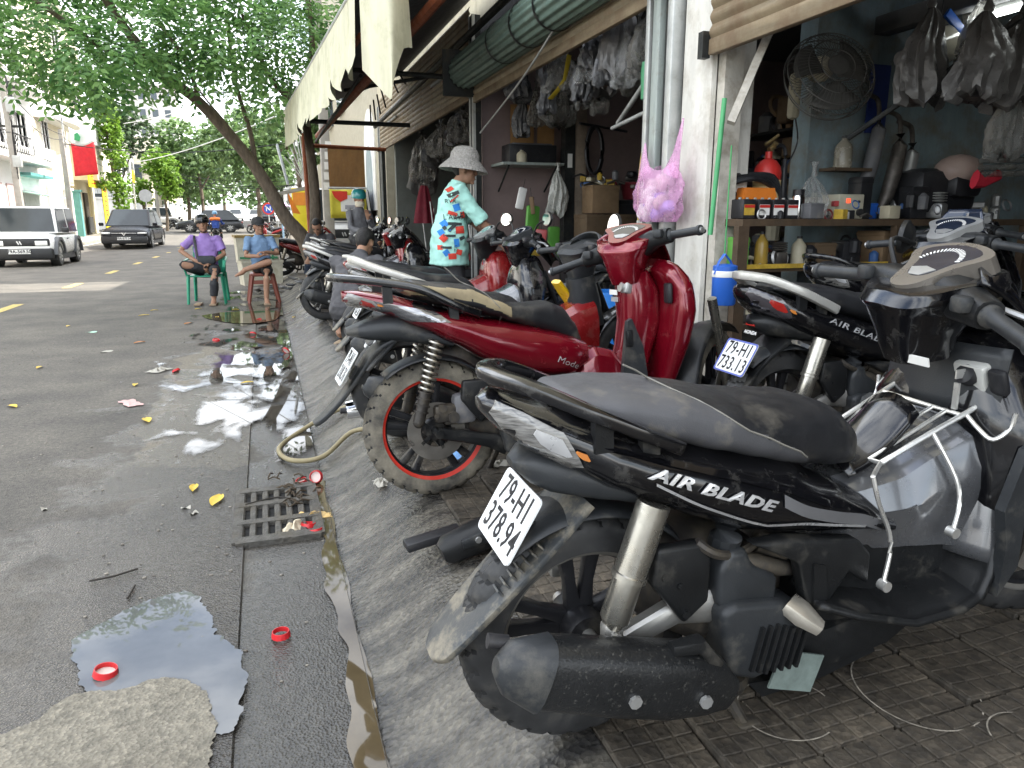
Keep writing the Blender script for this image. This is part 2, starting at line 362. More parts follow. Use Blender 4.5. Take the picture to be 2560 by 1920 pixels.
CON1 = [(-0.809, 1.823), (-0.704, 1.872), (-0.618, 1.934), (-0.578, 1.996), (-0.462, 1.983), (-0.362, 1.997), (-0.309, 1.985), (-0.243, 1.909), (-0.204, 1.807), (-0.208, 1.704), (-0.205, 1.6), (-0.209, 1.4), (-0.85, 1.4)]
CON2 = [(-0.779, 7.66), (-0.462, 7.823), (-0.176, 7.545), (-0.165, 6.142), (-0.165, 4.812), (-0.17, 3.999), (-0.341, 3.932), (-0.485, 3.956), (-0.712, 4.186), (-0.729, 4.414), (-0.586, 4.679), (-0.715, 5.007), (-0.802, 5.357), (-0.741, 6.229)]
sheet('concrete_patch', CON1, CONC, .008, 1, .02, 18)
PUD = [[(-0.634, 2.277), (-0.606, 2.352), (-0.549, 2.405), (-0.489, 2.461), (-0.406, 2.515), (-0.332, 2.511), (-0.267, 2.387), (-0.241, 2.246), (-0.193, 2.144), (-0.15, 2.031), (-0.135, 1.868), (-0.144, 1.747), (-0.19, 1.70), (-0.235, 1.78), (-0.28, 1.88), (-0.33, 1.95), (-0.362, 1.95), (-0.42, 1.95), (-0.47, 1.95), (-0.515, 1.98), (-0.554, 2.035), (-0.594, 2.139)],
 [(-0.842, 4.512), (-0.808, 4.754), (-0.706, 4.858), (-0.578, 4.676), (-0.624, 4.438), (-0.745, 4.419), (-0.727, 4.191), (-0.788, 4.211)],
 [(-0.582, 4.485), (-0.416, 4.622), (-0.147, 4.853), (-0.151, 4.466), (-0.169, 4.111), (-0.296, 4.21), (-0.431, 4.373)],
 [(-0.123, 5.59), (0.056, 5.631), (0.122, 5.131), (0.075, 4.594), (-0.074, 4.791), (-0.13, 5.046)],
 [(-0.702, 5.453), (-0.65, 5.718), (-0.325, 5.76), (-0.394, 5.487), (-0.61, 5.292)],
 [(-0.613, 3.857), (-0.567, 3.935), (-0.369, 3.917), (-0.322, 3.853), (-0.426, 3.749), (-0.488, 3.704)],
 [(-0.144, 6.957), (0.091, 7.034), (0.117, 6.18), (-0.004, 5.923), (-0.116, 6.258)],
 [(-0.835, 10.38), (-0.443, 10.747), (0.101, 10.563), (0.048, 9.627), (-0.403, 9.497)],
 [(-0.762, 8.115), (-0.54, 8.24), (-0.355, 7.978), (-0.453, 7.638), (-0.675, 7.713)],
 [(-.1, 8.9), (.12, 9.1), (.15, 8.2), (.05, 7.6), (-.12, 8.0)],
 [(-.4, 12.4), (.1, 13.2), (.15, 12.2), (-.1, 11.6), (-.5, 11.7)],
 [(-.95, 8.9), (-.7, 9.3), (-.5, 9.0), (-.7, 8.6)]]
def film_mat(name, th, sc):
    m = bpy.data.materials.new(name); m.use_nodes = True; n = m.node_tree; N = n.nodes; K = n.links.new; b = N['Principled BSDF']
    b.inputs['Base Color'].default_value = (.05, .046, .038, 1); b.inputs['Roughness'].default_value = .02; b.inputs['IOR'].default_value = 1.4
    tcn = N.new('ShaderNodeTexCoord'); no = N.new('ShaderNodeTexNoise'); no.inputs['Scale'].default_value = sc; no.inputs['Detail'].default_value = 7; no.inputs['Roughness'].default_value = .55; no.inputs['Distortion'].default_value = .4
    mp = N.new('ShaderNodeMapping'); mp.inputs['Scale'].default_value = (1.2, .62, 1); K(tcn.outputs['Object'], mp.inputs[0]); K(mp.outputs[0], no.inputs['Vector'])
    sx = N.new('ShaderNodeSeparateXYZ'); K(tcn.outputs['Object'], sx.inputs[0])
    q = N.new('ShaderNodeMapRange'); q.inputs[1].default_value = -1.05; q.inputs[2].default_value = -.25; K(sx.outputs[0], q.inputs[0])
    q2 = N.new('ShaderNodeMapRange'); q2.inputs[1].default_value = 3.6; q2.inputs[2].default_value = 4.6; K(sx.outputs[1], q2.inputs[0])
    mm = N.new('ShaderNodeMath'); mm.operation = 'MULTIPLY'; K(q.outputs[0], mm.inputs[0]); K(q2.outputs[0], mm.inputs[1])
    ad = N.new('ShaderNodeMath'); ad.operation = 'MULTIPLY_ADD'; ad.inputs[1].default_value = .22; K(mm.outputs[0], ad.inputs[0]); K(no.outputs['Fac'], ad.inputs[2])
    r = N.new('ShaderNodeValToRGB'); r.color_ramp.elements[0].position = th-.045; r.color_ramp.elements[1].position = th+.06; K(ad.outputs[0], r.inputs[0]); K(r.outputs[0], b.inputs['Alpha'])
    return m
FILM = film_mat('shallow water film', .695, 3.1)
mb = MB(); mb.add([(-1.15, 3.6, .006), (.187, 3.6, .006), (.187, 14., .006), (-1.15, 14., .006)], [(0, 1, 2, 3)]); struct(mb.build('shallow_water', FILM, angle=0))
for i, p in enumerate(PUD):
    if i in (0, 7): sheet('puddle', p, WATERB if i in (5, 7) else WATER, .0045 if i < 2 else .013, i*3, .03 if i else .022, 18)
# runnel of brown water along the kerb
P = []
for i in range(24): y = 1.2+i*.1; P.append((.135+.012*sin(y*7)+.01*sin(y*23)-.03*max(0, (1.9-y)), y))
for i in range(24): y = 3.5-i*.1; P.append((.196+.006*sin(y*11), y))
sheet('runnel', P, WATERB, -.004, 4, .003, 4)
# drain grate
IRON = mat('drain iron', (.1, .095, .085), .6, .5, var=.3, scale=30, bump=.4, bscale=90, dust=.5, dcol=(.12, .1, .07))
gr = thing('drain_grate', 'square slotted iron drain grate set in the gutter', 'drain', (-.025, 3.15, -.010))
mb = MB(); mb.box((-.165, 0, .004), (.03, .6, .03)).box((.165, 0, .004), (.03, .6, .03))
for y in (-.285, -.1, .1, .285): mb.box((0, y, .006), (.33, .045 if abs(y) < .2 else .06, .03))
mb.build('frame', IRON, gr)
for j in range(7):
    for k, y in enumerate((-.185, 0, .185)):
        mb = MB(); mb.rbox((-.15+.05*j, y, .004), (.028, .17, .028), .006, seg=1); mb.build('bar', IRON, gr)
mb = MB(); mb.box((0, 0, -.01), (.33, .58, .021)); mb.build('pit_shade', mat('drain shade', (.006, .006, .006), .9), gr)  # thin black slab paints the shade of the hole under the bars
# ================================================================ the repair shop row
PLAST = mat('dirty white plaster', (.62, .6, .54), .85, var=.18, scale=2.2, streak=(3, 3, .6), dust=.42, dcol=(.24, .19, .12), dscale=3.2, bump=.25, bscale=25)
PLASTY = mat('stained cream plaster', (.5, .45, .33), .85, var=.2, scale=2, dust=.35, dcol=(.2, .16, .1), dscale=3)
BLUEW = mat('peeling blue wall', (.2, .265, .285), .85, var=.2, scale=2.5, streak=(2, 2, .5), dust=.6, dcol=(.16, .12, .075), dscale=4.5, bump=.2, bscale=20)
PINKW = mat('pinkish wall', (.21, .155, .145), .85, var=.15, scale=2, dust=.3, dcol=(.18, .14, .12))
GREYW = mat('grey green wall', (.15, .16, .145), .85, var=.2, scale=2, dust=.3, dcol=(.12, .11, .09))
DARKW = mat('dark wall', (.04, .042, .042), .85, var=.3, scale=2)  # near-black base with random tone
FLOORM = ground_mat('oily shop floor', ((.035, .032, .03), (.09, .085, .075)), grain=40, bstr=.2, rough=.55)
STEELD = mat('dark steel', (.035, .037, .036), .5, .6, var=.25, scale=10, dust=.25, dcol=(.15, .12, .08))
STEELG = mat('grey green steel', (.3, .335, .31), .55, .2, var=.15, scale=6, streak=(4, 4, .5), dust=.3, dcol=(.16, .13, .09))
STEELL = mat('light steel trim', (.45, .46, .44), .45, .5, var=.15, scale=8, dust=.25, dcol=(.2, .17, .12))
RUST = mat('rusty shutter tan', (.27, .225, .15), .62, .15, var=.25, scale=3, streak=(1, .6, 6), dust=.5, dcol=(.2, .1, .05), dscale=4.5, bump=.15, bscale=30)
RUSTB = mat('rusty shutter brown', (.2, .155, .095), .65, .15, var=.3, scale=3, streak=(1, .6, 6), dust=.6, dcol=(.13, .075, .04), dscale=4)
GREENR = mat('green shutter paint', (.15, .215, .175), .5, .15, var=.2, scale=4, streak=(1, .5, 5), dust=.4, dcol=(.12, .12, .1), dscale=5)
ORANGE = mat('red oxide steel', (.3, .085, .035), .6, .1, var=.25, scale=8, dust=.3, dcol=(.1, .06, .04))
WOODP = mat('old painted wood', (.45, .42, .36), .8, var=.25, scale=6, dust=.5, dcol=(.15, .12, .08))
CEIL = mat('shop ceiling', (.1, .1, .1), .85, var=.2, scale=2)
bd = thing('shop_building', 'tall plain upper storeys over the row of motorbike repair shops', 'building', (2.5, 0, 0))
mb = MB(); mb.box((3.6, 3.6, 8.1), (7.0, 22.8, 9.1)); mb.build('upper_storeys', PLASTY, bd)
mb = MB(); mb.box((3.6, 16.0, 5.2), (7.0, 1.98, 3.3)); mb.build('low_wing', PLASTY, bd)
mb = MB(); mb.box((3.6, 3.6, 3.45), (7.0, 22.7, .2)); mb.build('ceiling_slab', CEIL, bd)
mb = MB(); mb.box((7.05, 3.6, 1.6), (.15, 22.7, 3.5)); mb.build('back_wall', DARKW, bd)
mb = MB(); mb.box((2.6, 4.13, 1.8), (4.2, .16, 3.2)); mb.build('party_wall', BLUEW, bd, loc=(.4, 0, 0))
mb = MB(); mb.box((3.1, 8.9, 1.8), (6., .14, 3.2)); mb.build('party_wall', PINKW, bd)
mb = MB(); mb.box((3.1, 15.0, 1.8), (6., .14, 3.2)); mb.build('party_wall', GREYW, bd)
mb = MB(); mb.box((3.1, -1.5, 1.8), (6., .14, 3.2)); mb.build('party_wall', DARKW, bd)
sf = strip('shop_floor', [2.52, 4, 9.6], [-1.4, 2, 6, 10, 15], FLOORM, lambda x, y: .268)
# column and the steel jambs beside it
co = thing('shop_column', 'flaking white plaster column between the two shop openings', 'column', (2.5, 3.99, .26))
mb = MB(); mb.rbox((.15, 0, 1.6), (.3, .32, 3.3), .02); mb.build('shaft', PLAST, co)
mb = MB(); mb.box((.1, -.2, 1.55), (.12, .07, 3.2)); mb.build('shutter_guide', WOODP, co)
mb = MB(); mb.box((.06, -.150, 1.5), (.05, .02, 3.1)); mb.build('guide_slot', STEELD, co)
jb = thing('shutter_jamb', 'pale green steel shutter jamb left of the white column', 'door frame', (2.48, 4.33, .26))
for y, w, m, x in ((-.12, .07, STEELL, .0), (-.04, .06, STEELD, .03), (.05, .09, STEELG, 0), (.13, .05, STEELD, .03), (.18, .05, STEELL, .01)):
    mb = MB(); mb.rbox((x, y, 1.55), (.09, w, 3.2), .008); mb.build('channel', m, jb)
def post(y, m1, m2, label, x=2.5, w=.13, h=3.3):
    t = thing('steel_post', label, 'post', (x, y, .26))
    mb = MB(); mb.box((0, 0, h/2), (.1, w, h)); mb.build('shaft', m1, t)
    mb = MB(); mb.box((-.04, -w*.5, h/2), (.035, .03, h)); mb.build('trim', m2, t)
    mb = MB(); mb.box((-.04, w*.5, h/2), (.035, .03, h)); mb.build('trim', m2, t)
    mb = MB(); mb.rbox((-.062, 0, 2.45), (.03, w*1.25, .09), .005); mb.build('bracket', STEELD, t)
    return t
post(8.76, STEELD, STEELL, 'dark steel shutter post behind the man in the mint shirt')
post(16.0, STEELD, STEELL, 'dark steel post at the far end of the shops', w=.22)
# slats of the rolling shutters: curved strips, one mesh per length
def slat_mesh(L, m, p=.078, b=.022):
    mb = MB(); pr = [(-b*sin(pi*i/6)-.004*(i in (0, 6)), p*(i/6-.5)*1.02) for i in range(7)]
    pr += [(x+.004, z) for x, z in reversed(pr)]
    mb.prism(pr, -L/2, L/2); return mb.mesh('slat', m, 50)
def shutter(name, label, y0, y1, z0, n, m, m2, x=2.47, rail=RUSTB):
    t = thing(name, label, 'shutter', (x, (y0+y1)/2, z0)); L = y1-y0; me = slat_mesh(L, m); me2 = slat_mesh(L, m2)
    for i in range(n):
        o = bpy.data.objects.new('slat', me2 if i < 3 else me); COL.objects.link(o); o.parent = t
        o.location = (random.uniform(-.002, .002), 0, .12+i*.078); o.rotation_euler = (0, random.uniform(-.03, .03), 0)
    mb = MB(); mb.rbox((0, 0, .04), (.045, L, .085), .008); mb.build('bottom_rail', rail, t)
    return t
s1 = shutter('rolling_shutter', 'rusty brown rolling shutter half open above the nearest shop', -1.4, 3.80, 2.16, 13, RUSTB, RUSTB)
mb = MB(); mb.box((-.03, 2.63, .055), (.05, .05, .14)); mb.build('latch', STEELD, s1)
s2 = shutter('rolling_shutter', 'tan shutter curtain hanging under the green roll', 4.50, 8.70, 2.60, 4, RUST, RUST)
s3 = shutter('rolling_shutter', 'long corrugated tan shutter of the farthest shop', 8.84, 15.9, 2.66, 12, RUST, RUST)
for y, z, l in ((-2.2, .45, 1.2), (-6.0+3.2, .28, .0), (1.9, .42, 1.1)):
    if l:
        mb = MB(); mb.box((-.045, y, z), (.03, l, .035)); mb.build('lamp_batten', STEELL, s3, rot=None)
dr = thing('shutter_roll', 'rolled up green corrugated shutter drum over the middle shop', 'shutter', (2.34, 6.45, 2.93))
pr = []
for i in range(144):
    a = 2*pi*i/144; q_ = .185+.008*sin(18*a); pr += [(q_*cos(a), q_*sin(a))]
mb = MB(); mb.prism(pr, -2.2, 2.2); mb.build('roll', GREENR, dr, 50)
for y in (-2.24, 2.24): mb = MB(); mb.box((.0, y, -.02), (.5, .03, .5)); mb.build('end_plate', STEELD, dr)
for y in (-.6, 0., .7): mb = MB(); mb.lathe([(.197, -.02), (.201, 0), (.197, .02)], 26, Matrix.Translation((0, y, 0)) @ Matrix.Rotation(pi/2, 4, 'X')); mb.build('strap', STEELD, dr)
# steel header, brackets and cables above
fr = thing('awning_frame', 'dark and red oxide steel frame carrying the awning', 'frame', (0, 0, 0))
def bar(p, q, r, m, nm='bar', n=8, par=None): mb = MB(); mb.cyl(p, q, r, n=n); return mb.build(nm, m, par or fr)
bar((1.55, 5.2, 3.05), (1.05, 14.0, 2.72), .05, ORANGE); bar((.95, 7.0, 2.85), (.55, 13.5, 2.85), .03, ORANGE)
bar((2.35, 5.0, 3.35), (2.3, 15.5, 3.1), .04, STEELD); bar((2.38, 8.9, 2.9), (1.1, 9.6, 3.05), .03, STEELD)
bar((2.38, 12.2, 2.75), (.7, 12.6, 2.8), .035, STEELD); bar((2.38, 14.8, 2.6), (.8, 13.9, 2.55), .035, ORANGE)
bar((2.38, 10.5, 3.2), (1.2, 10.8, 3.0), .025, STEELD); bar((1.25, 9.4, 2.95), (1.0, 13.8, 2.6), .022, STEELD)
bar((.82, 13.9, .2), (.80, 13.9, 2.75), .04, ORANGE, 'post')
for i in range(7): bar((1.6+.02*i, 9.0+.5*i, 3.0), (1.75, 9.2+.5*i, 2.85-.02*i), .012, STEELD, 'strut', 6)
# ---------------------------------------------------------------- awning
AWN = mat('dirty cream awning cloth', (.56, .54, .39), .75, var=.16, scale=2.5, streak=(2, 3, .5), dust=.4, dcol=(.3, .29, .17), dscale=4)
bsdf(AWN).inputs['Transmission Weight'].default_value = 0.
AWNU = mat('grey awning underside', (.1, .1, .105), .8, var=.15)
aw = thing('shop_awning', 'cream fabric awning with a scalloped dirty valance', 'awning', (0, 0, 0))
F0, F1 = V((.49, 13.5, 3.02)), V((.83, 6.3, 3.02)); B0, B1 = V((2.44, 13.5, 3.72)), V((2.44, 6.0, 3.72))
def awf(u, v):
    a = F0.lerp(F1, u); b = B0.lerp(B1, u); p = a.lerp(b, v); p.z += -.06*sin(pi*v)+.02*sin(u*40)*(1-v); return p
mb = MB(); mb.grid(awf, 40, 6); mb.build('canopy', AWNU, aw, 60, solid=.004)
NS = 13
def valf(u, v):
    p = F0.lerp(F1, u); s = (u*NS) % 1.; drop = .50+.14*abs(sin(pi*s))**.6
    w = .03*sin(u*95)*v+.02*sin(u*41+1)*v
    return V((p.x-.012+w-.02*v, p.y, p.z+.02-drop*v))
mb = MB(); mb.grid(valf, NS*10, 6); mb.build('valance', AWN, aw, 60)
def sidef(u, v):     # loose flap folding round the near end
    p = F1+V((.02+.36*u, -.02-.30*sin(pi*u*.9), .03+.17*u)); d = .62+.34*sin(pi*min(1, u*1.15))
    return p+V((.05*sin(u*7)*v, -.10*v*sin(u*pi), -d*v))
mb = MB(); mb.grid(sidef, 14, 8); mb.build('loose_flap', AWN, aw, 60)
mb = MB(); mb.tube([F0+V((0, .05, .03)), F1+V((0, -.05, .03))], .022); mb.build('front_bar', STEELL, aw)
# ---------------------------------------------------------------- contents of the nearest shop
WOODB = mat('brown bench wood', (.07, .045, .025), .75, var=.3, scale=8, dust=.3, dcol=(.06, .05, .04))
BLACKP = mat('black plastic', (.018, .018, .02), .42, var=.2, dust=.2, dcol=(.1, .09, .08))
YELP = mat('yellow shelf edge', (.5, .33, .04), .6, var=.3, scale=20, dust=.4, dcol=(.1, .08, .05))
wb = thing('work_bench', 'brown wooden work bench with shelves along the blue wall', 'bench', (2.55, 3.56, .268))
mb = MB(); mb.box((1.2, .24, .97), (2.3, .44, .04)); mb.build('top', WOODB, wb)
mb = MB(); mb.box((1.2, .24, .70), (2.3, .40, .03)); mb.build('shelf', WOODB, wb); mb = MB(); mb.box((1.2, .24, .36), (2.3, .40, .03)); mb.build('shelf', WOODB, wb)
mb = MB(); mb.box((.35, .035, .718), (.6, .012, .026)); mb.build('yellow_edging', YELP, wb)
mb = MB(); mb.box((1.0, .035, .718), (.3, .012, .026)); mb.build('yellow_edging', YELP, wb)
for x in (.05, 1.2, 2.3):
    mb = MB(); mb.box((x, .03, .475), (.07, .05, .95)); mb.build('leg', WOODB, wb)
T = 1.26   # bench top height
rd_ = random.Random(3)
WHITEP = mat('white label', (.75, .74, .7), .6, var=.1); REDP = mat('red paint', (.5, .03, .025), .35, var=.2, dust=.2, dcol=(.2, .1, .08))
for i, x in enumerate((2.68, 2.785, 2.885, 2.985)):
    b = thing('battery', ['black battery with a yellow sticker, leftmost on the bench', 'black battery with a white and red label, second on the bench', 'black battery with a white and red label, third on the bench', 'black battery standing right beside the steel flask'][i], 'battery', (x, 3.7, T), group='batteries on the bench')
    mb = MB(); mb.rbox((0, 0, .055), (.085, .12, .11), .006); mb.build('case', BLACKP, b)
    mb = MB(); mb.rbox((-.025, 0, .115), (.015, .015, .012), .003).rbox((.025, 0, .115), (.015, .015, .012), .003); mb.build('terminal', STEELL, b)
    mb = MB(); mb.box((0, -.0605, .05), (.07, .002, .06)); mb.build('sticker', YELP if i == 0 else WHITEP, b)
    mb = MB(); mb.box((0, -.0625, .07), (.07, .002, .016)); mb.build('sticker_band', REDP, b)
fx = thing('fire_extinguisher', 'dusty red fire extinguisher standing against the blue wall', 'fire extinguisher', (2.97, 3.88, T))
mb = MB(); mb.lathe([(.0, 0), (.078, 0), (.083, .01), (.083, .27), (.075, .31), (.05, .345), (.022, .36), (.022, .40), (0, .40)], 24); mb.build('cylinder', REDP, fx)
mb = MB(); mb.lathe([(.0838, .12), (.0845, .12), (.0845, .23), (.0838, .23)], 24); mb.build('label', mat('aged label', (.55, .42, .2), .6, var=.2, scale=15), fx)
mb = MB(); mb.sweep([(0, 0, .41), (.03, 0, .43), (.03, -.02, .45)], .018, 8).sweep([(-.03, 0, .44), (.02, 0, .47), (.06, 0, .50)], .01, 6); mb.build('valve_handle', mat('brass', (.3, .22, .1), .5, .7), fx)
mb = MB(); mb.tube([(.03, 0, .43), (.09, 0, .44), (.12, 0, .40), (.12, 0, .30)], .012, 8, 5).cyl((.12, 0, .31), (.125, 0, .05), .02, .03); mb.build('hose', BLACKP, fx)
th = thing('steel_flask', 'shiny steel flask on the bench beside the batteries', 'flask', (3.05, 3.68, T))
mb = MB(); mb.lathe([(0, 0), (.036, 0), (.038, .01), (.038, .12), (.034, .135)], 20); mb.build('body', mat('polished steel', (.6, .6, .6), .18, 1., var=.05), th)
mb = MB(); mb.lathe([(.034, .13), (.034, .17), (.0, .172)], 20); mb.build('cap', BLACKP, th)
ot = thing('orange_tray', 'orange plastic tray with black hoses behind the batteries', 'tray', (2.83, 3.86, T+.09))
mb = MB(); mb.box((0, -.05, .04), (.26, .14, .10), taper=(.8, .8)); mb.build('tray', mat('orange plastic', (.6, .17, .02), .5), ot)
mb = MB()
for k in range(4): mb.tube([(-.2+.02*k, -.05, .1+.02*k), (-.05, -.1+.03*k, .14+.01*k), (.12, -.06, .10+.02*k), (.2, -.05, .03)], .014, 6, 5)
mb.build('hose', BLACKP, ot)
tb = thing('battery_tester', 'cream charger box with a red digit display on the bench', 'charger', (3.52, 3.83, T))
mb = MB(); mb.rbox((0, 0, .075), (.19, .16, .15), .006); mb.build('case', mat('cream enamel', (.5, .47, .36), .5, var=.15), tb)
mb = MB(); mb.box((-.03, -.081, .11), (.03, .003, .025)); mb.build('display', mat('red digits', (.9, .05, .02), .4, emit=1.2), tb)
mb = MB(); mb.cyl((.06, -.08, .04), (.06, -.1, .04), .022).cyl((.05, -.08, .105), (.05, -.09, .105), .008); mb.build('knob', BLACKP, tb)
PLAS = mat('clear plastic bag', (.75, .75, .72), .12, var=.1, trans=.75, alpha=.45, ior=1.3, bump=.5, bscale=14)
PLASD = mat('dusty plastic bag', (.2, .195, .18), .2, var=.25, scale=9, trans=.35, alpha=.6, ior=1.3, bump=.8, bscale=14, dust=.3)
GREYB = mat('grey plastic sack', (.1, .096, .092), .32, var=.2, scale=8, bump=.8, bscale=10)
def bag(name, label, cat, loc, w, d, h, m, seed, group=None, knot=True, yaw=0.):
    """crumpled bag hanging from a tied neck at loc"""
    t = thing(name, label, cat, loc, yaw, group); rr = random.Random(seed); mb = MB()
    ph = [rr.uniform(0, 6) for _ in range(6)]
    def f(u, v):
        a = 2*pi*u; k = .12+.88*(sin(pi*min(1, v*.62))**.8) if v < .97 else .6
        cx, cy = cos(a), sin(a)
        fold = 1+.2*(abs(sin(4.5*a+ph[0]+v*2.2))-.5)*(1-.3*v)+.12*sin(11*a+ph[1]+3*v)+.3*mnoise.noise((cx*1.6+ph[4], cy*1.6, v*2.4+seed))+.16*mnoise.noise((cx*5, cy*5+ph[5], v*7+seed))
        return V((w*.5*k*cx*fold+.06*w*sin(v*7+ph[2]), d*.5*k*cy*fold, -h*v*(1+.07*sin(3*a+ph[3])+.08*mnoise.noise((cx*3, cy*3, seed)))))
    mb.grid(f, 44, 24); base = 24*45
    mb.f.append(tuple(base+i for i in range(44))); mb.mi.append(0)
    mb.build('sack', m, t, 32)
    if knot:
        mb = MB(); mb.lathe([(.02, -.0), (w*.09, .02), (w*.05, .05), (w*.14, .09)], 10); mb.build('knot', m, t, 70)
    return t
bag('plastic_bag', 'clear plastic bag of parts on the bench by the charger', 'bag', (3.22, 3.76, T+.25), .2, .16, .25, PLAS, 1)
def bottle(name, label, loc, h, r, m, capm, group=None):
    t = thing(name, label, 'bottle', loc, group=group)
    mb = MB(); mb.lathe([(0, 0), (r, 0), (r*1.03, h*.05), (r, h*.6), (r*.85, h*.72), (r*.35, h*.87), (r*.33, h*.93)], 16); mb.build('body', m, t)
    mb = MB(); mb.lathe([(r*.38, h*.92), (r*.38, h), (0, h)], 12); mb.build('cap', capm, t); return t
AMB = mat('cloudy bottle', (.35, .32, .25), .25, trans=.3, var=.2)
bottle('bottle', 'cloudy plastic bottle with a cream label on the high ledge', (3.58, 3.93, 1.58), .2, .055, AMB, BLACKP)
bx = MB(); bx.box((0, 0, 0), (.3, .14, .02)); o = bx.build('wall_ledge', WOODB, loc=(3.62, 3.94, 1.57)); tag(o, 'small dark ledge on the blue wall holding a bottle', 'shelf')
fan = thing('wall_fan', 'big dusty black wall fan tilted over the bench', 'fan', (3.22, 4.03, 2.03))
CREAM = mat('yellowed plastic', (.42, .38, .27), .5, var=.15, dust=.3)
mb = MB(); mb.rbox((0, -.03, -.02), (.07, .07, .28), .03); mb.build('base', CREAM, fan)
mb = MB(); mb.cyl((0, -.05, .1), (0, -.20, .1), .022).ball((0, -.24, .1), (.075, .09, .075)); mb.build('motor', CREAM, fan)
FANM = Matrix.Translation((-.02, -.36, .05)) @ Matrix.Rotation(rad(-28), 4, 'Y') @ Matrix.Rotation(rad(62), 4, 'X')
FDK = mat('dusty black wire', (.05, .048, .042), .6, var=.3)
mb = MB()
for r, h in ((.26, 0), (.26, -.05), (.23, .055), (.17, .075), (.1, .085), (.24, -.09)): mb.lathe([(r+.004, h), (r, h+.004), (r-.004, h), (r, h-.004)], 40, FANM, close=True)
for k in range(60):
    a = 2*pi*k/60; d = V((cos(a), sin(a), 0))
    for s in (1, -1): mb.sweep([FANM @ (d*.05+V((0, 0, .09*s))), FANM @ (d*.17+V((0, 0, .078*s))), FANM @ (d*.25+V((0, 0, .03*s))), FANM @ (d*.262)], .0016, 4, cap=False)
mb.build('cage', FDK, fan)
mb = MB(); mb.lathe([(0, .095), (.06, .09), (.062, .08), (0, .08)], 20, FANM); mb.build('badge', FDK, fan)
for k in range(3):
    a0 = 2*pi*k/3
    def bl(u, v, a0=a0): r = .05+.18*u; a = a0+(v-.5)*(1.1+.3*u); return FANM @ V((r*cos(a), r*sin(a), .04*(v-.5)))
    mb = MB(); mb.grid(bl, 6, 6); mb.build('blade', FDK, fan, solid=.003)
mb = MB(); mb.tube([(.03, -.02, -.15), (.05, -.03, -.3), (-.02, -.02, -.5), (.03, -.03, -.7)], .005, 6, 6); mb.build('cord', BLACKP, fan)
tl = thing('tube_light', 'lit fluorescent tube under the shop ceiling', 'lamp', (3.92, 2.85, 2.36))
mb = MB(); mb.cyl((0, -.6, 0), (0, .56, 0), .016, n=12); mb.build('tube', mat('lit tube', (.95, 1., .97), .3, var=0, emit=5.), tl)
mb = MB(); mb.rbox((.03, 0, .045), (.05, 1.26, .04), .006); mb.box((0, .585, .0), (.03, .03, .06)).box((0, -.62, 0), (.03, .03, .06)); mb.build('batten', STEELL, tl)
for i, (x, z) in enumerate(((3.85, 2.46), (3.3, 2.72), (4.6, 2.62), (2.95, 2.85))):
    mb = MB(); mb.rbox((x, 1.4, z), (.12, 5.2, .11), .01); o = mb.build('ceiling_beam', CEIL); tag(o, ['low grey ceiling beam above the tube light', 'grey ceiling beam behind the rusty shutter', 'deep grey ceiling beam furthest inside the shop', 'grey ceiling beam nearest the rusty shutter'][i], 'beam')
mb = MB(); mb.cyl((2.42, 3.5, 1.76), (2.67, 3.55, 2.26), .03, n=4); o = mb.build('wood_brace', WOODP); tag(o, 'whitish wooden brace slanting up to the rusty shutter', 'brace')
mb = MB(); mb.cyl((2.40, 3.60, 1.17), (2.44, 3.60, 1.9), .014, n=10); o = mb.build('green_pipe', mat('green pipe', (.07, .33, .13), .45)); tag(o, 'thin green pipe running up beside the white column', 'pipe')
mb = MB(); mb.cyl((3.30, 3.6, 1.72), (4.0, 2.7, 2.5), .016, n=8); o = mb.build('slanting_rod', STEELD); tag(o, 'dark rod slanting up under the tube light', 'rod')
jg = thing('water_jug', 'blue water jug with a white band hanging by the column', 'jug', (2.41, 3.45, .79))
BLUEP = mat('blue plastic', (.025, .12, .5), .35, var=.1)
mb = MB(); mb.lathe([(0, 0), (.06, 0), (.066, .01), (.068, .16), (.06, .165)], 24); mb.build('body', BLUEP, jg)
mb = MB(); mb.lathe([(.069, .155), (.07, .16), (.07, .185), (.066, .19)], 24); mb.build('band', WHITEP, jg)
mb = MB(); mb.lathe([(.067, .185), (.066, .215), (.04, .225), (0, .225)], 24); mb.build('lid', BLUEP, jg)
mb = MB(); mb.sweep([(-.07, 0, .17), (-.05, -.01, .24), (-.01, 0, .28), (.03, 0, .24), (.07, 0, .17)], [(.012, .004)]*5, 6); mb.build('handle', BLUEP, jg)
mb = MB(); mb.cyl((-.01, 0, .27), (-.01, 0, .85), .004, n=6); mb.build('cord', mat('green cord', (.06, .3, .1), .6), jg)
